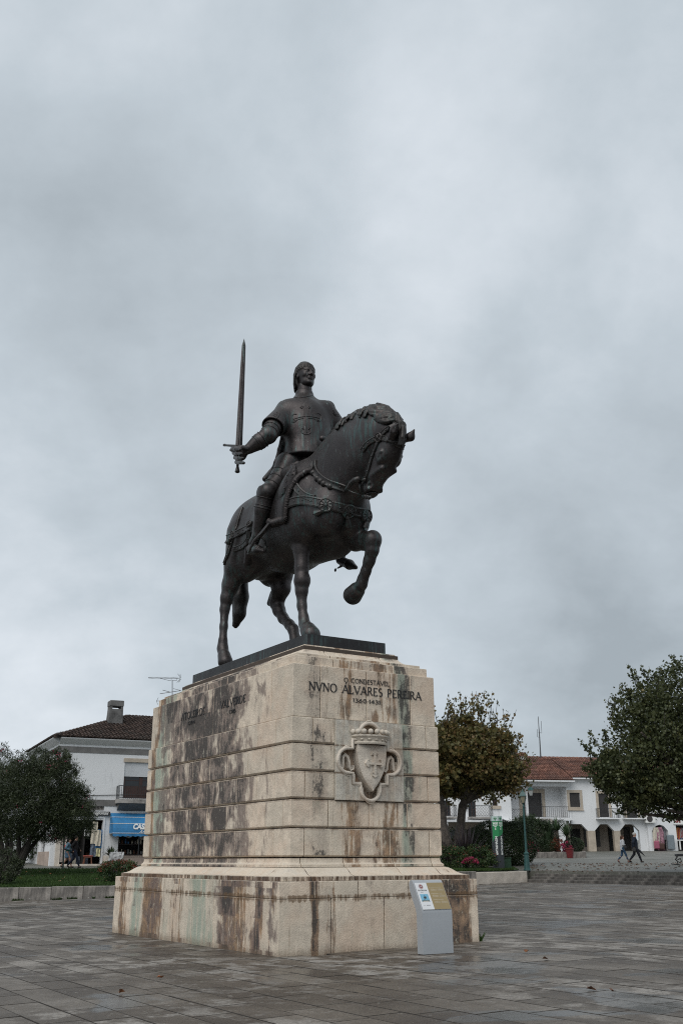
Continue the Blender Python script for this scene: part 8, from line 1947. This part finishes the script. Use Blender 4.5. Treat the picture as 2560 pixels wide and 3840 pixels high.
# lamp post
YP = 60.0; lp = at(1976, 3270, YP); LPo = empty('street_lamp', (lp[0], lp[1], zup(YP)), 0, 'green cast iron lamp post with a lantern, left of the dark steps', 'street lamp'); HL = at(1962, 3012, YP)[2] - zup(YP)
gm_ = simple('green cast iron', (.022, .075, .072), .5, var=.15)
mb = MB(); mb.lathe([(.21, 0), (.21, .05), (.17, .09), (.15, .40), (.13, .82), (.135, .86), (.15, .88), (.15, .93), (.10, .96), (.075, 1.0), (.06, 1.6), (.05, HL-.25), (.06, HL-.22), (.06, HL-.16), (.04, HL-.12), (.05, HL-.04), (.10, HL)], 14); mb.build('post', gm_, LPo)
lg = MB(); lg.lathe([(.11, 0), (.215, .36)], 4, (0, 0, HL + .02), ph=.5); gl = lg.build('lantern_glass', simple('yellowed lantern glass', (.23, .21, .15), .25), LPo)
lc = MB(); lc.lathe([(.27, .36), (.26, .40), (.15, .56), (.13, .60), (.05, .66), (.04, .70), (.055, .73), (.0, .78)], 4, (0, 0, HL + .02), ph=.5)
for k in range(4): a = k*math.pi/2 + .5; lc.bar((.11*math.cos(a), .11*math.sin(a), HL + .02), (.22*math.cos(a), .22*math.sin(a), HL + .40), .022)
lc.build('lantern_frame', gm_, LPo)
# wall lantern on a bracket
wlx, wlz = F8(1018, 1420, -1.1); wb = F8(955, 1380)[0]; wl_o = empty('wall_lantern', world_of(RB, wlx, -1.1, wlz), A_R, 'wall lantern on a curved bracket beside the large dark balcony door', 'lantern')
mb = MB(); mb.tube([(-1.3, 1.1, .5), (-1.25, .9, .95), (-.7, .5, 1.05), (0, 0, 1.0), (0, 0, .8)], .035, 6); mb.build('bracket', gm_, wl_o); mb = MB(); mb.lathe([(.14, 0), (.27, .5)], 6); mb.build('lantern_glass', simple('pale lantern glass', (.35, .36, .35), .2), wl_o); mb = MB(); mb.lathe([(.33, .5), (.2, .72), (.05, .8)], 6); mb.build('lantern_cap', gm_, wl_o)
# thin dark pole on the lawn, slanted plaque with two spade shaped bollards
p0, p1 = at(237, 3262, 57.5), at(241, 3120, 57.5); mb = MB(); mb.tube([(p0[0], 57.5, zup(57.5, -15)), (p1[0] + .02, 57.5, p1[2]), (p1[0] + .03, 57.5, p1[2] + 1.2)], .045, 8); tag(mb.build('sign_pole', simple('dark green pole', (.02, .035, .03), .5)), 'thin dark pole on the lawn in front of the walking couple', 'pole')
YQ = 53.5; pq = at(432, 3240, YQ); PQ = empty('stone_plaque', (pq[0], YQ, zup(YQ, -12)), RAD(-4), 'slanted pale stone plaque with engraved writing near the left corner of the pedestal', 'plaque')
zq = at(432, 3225, YQ)[2] - zup(YQ, -12)
def plq():
    M = NT('engraved grey stone'); c = M.co(); n = M.noise(c, 7, 5, .7); M.set(color=M.ramp(n, [(.40, (.10, .10, .10)), (.5, (.36, .36, .36)), (.62, (.5, .5, .5))]), rough=.7); return M.m
mb = MB(); mb.cham(-.37, .37, 0, .045, 0, .50, .01); o = mb.build('slab', plq(), PQ); o.location = (0, 0, zq - .05); o.rotation_euler = (RAD(-28), 0, 0)
for k in range(4): q = MB(); q.box(-.26, .26 - .05*(k % 2), -.004, 0, .08 + k*.045, .092 + k*.045); u = q.build('engraved_line', MAT['ink'], o)
q = MB(); tube_closed(q, [(.2 + .07*math.cos(t), .36 + .07*math.sin(t)) for t in np.linspace(0, 6.0, 14)], .008, 0); q.build('engraved_seal', MAT['ink'], o)
mb = MB(); mb.box(-.1, .1, .05, .15, 0, zq + .05); mb.build('support', MAT['black_metal'], PQ)
for k, (px, lb) in enumerate(((414, 'dark spade shaped metal bollard left of the slanted plaque'), (482, 'dark spade shaped metal bollard right of the slanted plaque'))):
    g = at(px, 3240, 52.0); zt = at(px, 3224, 52.0)[2] - zup(52.0, -12); mb = MB(); mb.prism([(-.05, 0), (-.05, zt-.52), (-.13, zt-.42), (-.14, zt-.3), (-.08, zt-.12), (0, zt), (.08, zt-.12), (.14, zt-.3), (.13, zt-.42), (.05, zt-.52), (.05, 0)], -.035, .035); mb.prism([(-.012, zt-.5), (0, zt-.03), (.012, zt-.5)], -.055, .055)
    o = mb.build('bollard', simple('slate blue metal', (.035, .04, .05), .45), fix=True); o.location = (g[0], 52.0, zup(52.0, -12)); tag(o, lb, 'bollard', 'spade shaped bollards')
# dark object at the right edge: bench with curled iron arm
YN = 62.5; pn_ = at(2552, 3250, YN); BN = empty('bench', (pn_[0] + .05, YN, zup(YN, 20)), 0, 'black iron bench end at the right edge among the fallen leaves', 'bench'); z0 = 0
mb = MB(); mb.cham(-.28, 1.5, -.2, .3, .48, .62, .02); mb.build('seat', MAT['black_metal'], BN); mb = MB(); mb.tube([(-.22, 0, .48), (-.34, 0, .3), (-.2, 0, .18), (-.3, 0, .04), (-.1, 0, .0)], .045, 6); mb.tube([(-.22, 0, .3), (-.05, 0, .36), (.0, 0, .2), (-.14, 0, .14)], .035, 6); mb.tube([(-.3, 0, .05), (-.55, 0, .0), (-.62, 0, .1)], .03, 6); mb.build('iron_end', MAT['black_metal'], BN, smooth=True); mb = MB(); mb.box(1.3, 1.4, -.15, .2, 0, .48); mb.build('leg', MAT['black_metal'], BN)
# ------------------------------------------------------------------ people, built to life size as one body each with clothes on it
SKIN = simple('skin', (.33, .19, .135), .6, var=.06)
def person(loc, rz, label, H_, pose, clothes, hair, mats, extra=None):
    """pose: joints in a frame facing +x, z up, y to the left; every figure about 1.7 m"""
    o = empty('person', loc, rz, label, 'person'); s_ = H_/1.75
    J_ = {k: np.array(v, float)*s_ for k, v in pose.items()}
    F = Field((-.75*s_, -.5*s_, -.03), (.75*s_, .5*s_, 1.85*s_), .014)
    hd = J_['head']; F.ell(hd, np.array((.098, .076, .118))*s_, .01); F.ell(hd + np.array((.035, 0, -.055))*s_, np.array((.065, .058, .07))*s_, .03); F.cone(hd + np.array((.10, 0, -.0))*s_, hd + np.array((.118, 0, -.028))*s_, .009*s_, .013*s_, .01)
    for g in (-1, 1): F.ell(hd + np.array((.0, .078*g, -.015))*s_, np.array((.018, .012, .028))*s_, .005); F.ell(hd + np.array((.088, .03*g, .008))*s_, np.array((.015, .02, .012))*s_, .01, 's'); F.ell(hd + np.array((.078, .03*g, .006))*s_, np.array((.013, .015, .010))*s_, .002)
    F.cone(hd + np.array((.085, -.02, -.062))*s_, hd + np.array((.085, .02, -.062))*s_, .010*s_, .010*s_, .006)
    F.cone(hd - [0, 0, .07*s_], J_['neck'], .052*s_, .058*s_, .03); F.chain([(*J_['neck'], .075*s_), (*(J_['neck']*.7 + J_['hip']*.3), .12*s_), (*(J_['neck']*.35 + J_['hip']*.65), .105*s_), (*J_['hip'], .13*s_)], .06)
    F.cone(J_['shR'], J_['shL'], .062*s_, .062*s_, .05)
    for g in 'LR':
        F.chain([(*J_['sh'+g], .058*s_), (*J_['el'+g], .042*s_), (*J_['wr'+g], .028*s_)], .02)
        d = J_['ha'+g] - J_['wr'+g]; d /= np.linalg.norm(d) + 1e-9; F.ell(J_['wr'+g] + d*.045*s_, np.array((.035, .028, .04))*s_, .015)
        sx = np.array([0.6, .0, -.3]); 
        for k in range(4): b = J_['wr'+g] + d*.06*s_ + np.array([(-.024 + .016*k), 0, 0])*s_; F.chain([(*b, .010*s_), (*(b + d*.035*s_), .009*s_), (*(b + d*.055*s_ + np.array([.006, 0, -.004])), .008*s_)], .004)
        F.chain([(*(J_['wr'+g] + d*.02*s_), .013*s_), (*(J_['wr'+g] + d*.05*s_ + np.array([.035, 0, 0])*s_), .010*s_)], .006)
        F.chain([(*J_['hp'+g], .092*s_), (*J_['kn'+g], .058*s_), (*(J_['kn'+g]*.6 + J_['an'+g]*.4), .055*s_), (*J_['an'+g], .036*s_)], .03); F.cone(J_['an'+g] - [0, 0, .03], J_['to'+g], .035*s_, .028*s_, .02)
    link_mesh('body', F.mesh('body', mats['skin']), o)
    for nm, fn in clothes.items():
        C = Field((-.8*s_, -.55*s_, -.04), (.8*s_, .55*s_, 1.85*s_), .014); fn(C, J_, s_); link_mesh(nm, C.mesh(nm, mats[nm]), o)
    C = Field((-.3*s_ + hd[0], -.2*s_, hd[2] - .35*s_), (.3*s_ + hd[0], .2*s_, 1.9*s_), .011); hair(C, J_, s_); link_mesh('hair', C.mesh('hair', mats['hair']), o)
    if extra: extra(o, J_, s_)
    return o
def walk(a=1, arms=None, lean=.03):
    P = dict(head=(.05, 0, 1.63), neck=(.02, 0, 1.45), hip=(0, 0, .98), shR=(.01, -.18, 1.41), shL=(.01, .18, 1.41), hpR=(0, -.09, .92), hpL=(0, .09, .92),
             elR=(-.06, -.25, 1.15), wrR=(.04, -.26, .93), haR=(.08, -.26, .85), elL=(-.06, .25, 1.15), wrL=(.05, .26, .93), haL=(.08, .26, .85),
             knR=(.17, -.09, .52), anR=(.30, -.09, .10), toR=(.42, -.09, .045), knL=(-.05, .09, .50), anL=(-.33, .09, .16), toL=(-.24, .09, .03))
    if arms: P.update(arms)
    return P
def trousers(C, J, s):
    for g in 'LR': C.chain([(*J['hp'+g], .112*s), (*J['kn'+g], .075*s), (*(J['kn'+g]*.5 + J['an'+g]*.5), .066*s), (*(J['an'+g] + [0, 0, .02*s]), .052*s)], .03)
    C.cone(J['hip'], J['hip'] - [0, 0, .06*s], .15*s, .145*s, .04)
def jeans(C, J, s):
    for g in 'LR': C.chain([(*J['hp'+g], .10*s), (*J['kn'+g], .064*s), (*(J['kn'+g]*.5 + J['an'+g]*.5), .058*s), (*(J['an'+g] + [0, 0, .05*s]), .042*s)], .03)
    C.cone(J['hip'], J['hip'] - [0, 0, .05*s], .135*s, .135*s, .04)
def jacket(C, J, s, low=.02, r=.155):
    C.chain([(*(J['neck'] - [0, 0, .03*s]), .10*s), (*(J['neck']*.7 + J['hip']*.3), .150*s), (*(J['neck']*.3 + J['hip']*.7), r*s), (*(J['hip'] - [0, 0, low*s]), (r + .01)*s)], .06); C.cone(J['shR'], J['shL'], .082*s, .082*s, .04)
    C.box(J['hip'] - [0, 0, (low + .17)*s], (.3*s, .3*s, .10*s), .0, .01, 's')
    for g in 'LR': C.chain([(*J['sh'+g], .082*s), (*J['el'+g], .066*s), (*(J['wr'+g]), .050*s)], .03); C.cone(J['sh'+g]*.5 + J['el'+g]*.5, J['el'+g], .07*s, .074*s, .02)
def shoes(C, J, s):
    for g in 'LR': C.cone(J['an'+g] - [.02, 0, .045*s], J['to'+g], .045*s, .036*s, .01)
def short_hair(C, J, s):
    h = J['head']; C.ell(h + np.array((-.012, 0, .025))*s, np.array((.108, .088, .112))*s, .01); C.box(h + np.array((.115, 0, -.03))*s, np.array((.085, .12, .075))*s, .01, .015, 's'); C.box(h + np.array((.0, 0, -.16))*s, np.array((.2, .2, .08))*s, .0, .015, 's')
def bob_hair(C, J, s):
    short_hair(C, J, s); h = J['head']; C.chain([(*(h + np.array((-.06, 0, .02))*s), .085*s), (*(h + np.array((-.075, 0, -.09))*s), .075*s), (*(h + np.array((-.07, 0, -.19))*s), .045*s)], .03)
def mk(n, c, r=.8, v=.12, sc=9): return simple(n, c, r, var=v, scale=sc, spec=.12)
# couple at the right
Y1 = 67.0; pw = at(2337, 3238, Y1); ph_ = (3240-3141)/FV*Y1
arms = dict(elR=(-.02, -.24, 1.16), wrR=(.16, -.06, 1.14), haR=(.22, .02, 1.15), elL=(.02, .24, 1.16), wrL=(.17, .06, 1.17), haL=(.14, -.04, 1.17))
person((pw[0], Y1, zup(Y1, 18)), RAD(2), 'woman in pale grey jacket and jeans walking with folded arms behind the grey haired man', ph_*1.03, walk(arms=arms), {'jacket': lambda C, J, s: jacket(C, J, s, .10, .15), 'jeans': jeans, 'shoes': shoes}, bob_hair,
    {'skin': SKIN, 'jacket': mk('pale grey jacket', (.42, .43, .45)), 'jeans': mk('blue jeans', (.035, .07, .12)), 'shoes': mk('dark red shoes', (.09, .03, .03)), 'hair': mk('brown hair', (.06, .03, .02), .6)},
    lambda o, J, s: MB().cham(.02, .2, -.26, -.18, .84, 1.0, .02).build('handbag', MAT['black_metal'], o))
pw = at(2390, 3240, Y1 - .3); ph_ = (3240-3131)/FV*Y1
def umb(o, J, s):
    w = J['wrL']; mb = MB(); a = w + np.array([-.0, .03, -.03]); b = a + np.array([.52, .03, -.55])*s; mb.tube([a, a*.8 + b*.2, a*.55 + b*.45, b*.95 + a*.05, b], [.02, .03, .075, .012, .006], 9); mb.tube([a + [-.12, 0, .06], a + [-.15, 0, .11], a + [-.09, 0, .13], a], [.012]*4, 6); u = mb.build('umbrella', MAT['black_metal']); u.location = o.location; u.rotation_euler = o.rotation_euler; tag(u, 'closed black umbrella held by the grey haired man', 'umbrella')
    g = MB(); v = J['wrR']; g.cham(v[0]-.08, v[0]+.10, v[1]-.04, v[1]+.04, v[2]-.3, v[2]-.08, .02); g.tube([(v[0]-.04, v[1], v[2]-.08), (v[0], v[1], v[2]), (v[0]+.06, v[1], v[2]-.08)], .008, 5); u = g.build('bag', MAT['ink']); u.location = o.location; u.rotation_euler = o.rotation_euler; tag(u, 'small dark bag carried behind his back by the grey haired man', 'bag')
arms = dict(elR=(-.14, -.25, 1.16), wrR=(-.12, -.24, .93), haR=(-.1, -.22, .86), elL=(.02, .26, 1.15), wrL=(.14, .25, .93), haL=(.18, .25, .87))
person((pw[0] - .1, Y1 - .3, zup(Y1, 18)), RAD(-2), 'grey haired man in a dark navy jacket and dark trousers walking right with an umbrella', ph_*1.04, walk(arms=arms), {'jacket': lambda C, J, s: jacket(C, J, s, .12, .175), 'trousers': trousers, 'shoes': shoes}, short_hair,
    {'skin': SKIN, 'jacket': mk('dark navy jacket', (.016, .021, .032)), 'trousers': mk('dark trousers', (.018, .019, .024)), 'shoes': mk('black shoes', (.015, .014, .014), .5), 'hair': mk('grey hair', (.33, .32, .30), .7)}, umb)
def _bag(o, J, s):
    mb = MB(); c = J['neck']*.45 + J['hip']*.55; mb.ball((c[0]-.20*s, -.12, c[2]), .14*s, 12, sc=(.75, .8, 1.15)); u = mb.build('backpack', simple('red nylon', (.45, .03, .02), .5, var=.08), smooth=True); u.location = o.location; u.rotation_euler = o.rotation_euler; return u
# couple in front of the shop
Y3 = 61.0; g = at(283, 3252, Y3); hh = (3252-3133)/FV*Y3
arms = dict(elR=(-.16, -.24, 1.17), wrR=(-.08, -.24, .95), haR=(-.05, -.23, .88), elL=(.10, .25, 1.17), wrL=(.26, .22, 1.0), haL=(.30, .22, .94))
person((g[0] - .1, Y3, zup(Y3, -15)), RAD(8), 'man in a black jacket and sunglasses walking past the souvenir shop doorway', hh*1.02, walk(arms=arms), {'jacket': lambda C, J, s: jacket(C, J, s, .10, .165), 'trousers': trousers, 'shoes': shoes}, short_hair,
    {'skin': SKIN, 'jacket': mk('black jacket', (.014, .013, .014)), 'trousers': mk('dark blue trousers', (.016, .020, .032)), 'shoes': mk('black shoes', (.012, .012, .012), .5), 'hair': mk('dark hair', (.02, .016, .014), .6)},
    lambda o, J, s: MB().box(J['head'][0] + .07*s, J['head'][0] + .10*s, -.08*s, .08*s, J['head'][2] - .005, J['head'][2] + .03*s).build('sunglasses', MAT['black_metal'], o))
g = at(250, 3252, Y3 + .3); hh2 = (3252-3143)/FV*Y3
def skirt(C, J, s): C.chain([(*(J['hip'] + [0, 0, .06*s]), .13*s), (*(J['hip'] - [0, 0, .12*s]), .165*s), (*(J['hip'] - [-.02, 0, .32*s]), .185*s)], .05); C.box(J['hip'] - [0, 0, .56*s], (.4*s, .4*s, .17*s), 0, .01, 's')
def top_(C, J, s): C.chain([(*(J['neck'] - [0, 0, .06*s]), .09*s), (*(J['neck']*.6 + J['hip']*.4), .137*s), (*J['hip'], .145*s)], .05); C.box(J['hip'] - [0, 0, .2*s], (.4*s, .4*s, .18*s), 0, .01, 's')
def openjkt(C, J, s): jacket(C, J, s, -.12, .15); C.box((.16*s, 0, 1.2*s), (.12*s, .055*s, .35*s), .02, .01, 's')
arms = dict(elR=(-.10, -.24, 1.16), wrR=(.10, -.2, 1.08), haR=(.18, -.18, 1.08), elL=(.06, .24, 1.18), wrL=(.22, .24, 1.0), haL=(.28, .25, .96))
person((g[0], Y3 + .3, zup(Y3, -15)), RAD(8), 'woman in denim jacket and blue skirt with red backpack walking past the shop', hh2*1.03, walk(arms=arms), {'top': top_, 'denim_jacket': openjkt, 'skirt': skirt, 'shoes': shoes}, bob_hair,
    {'skin': SKIN, 'top': mk('green top', (.01, .22, .15)), 'denim_jacket': mk('light denim', (.11, .19, .25), v=.25), 'skirt': mk('blue denim skirt', (.08, .14, .20)), 'shoes': mk('black trainers', (.013, .013, .014), .5), 'hair': mk('black hair', (.014, .011, .010), .5)},
    lambda o, J, s: tag(_bag(o, J, s), 'small red backpack on the back of the woman in the denim jacket', 'backpack'))
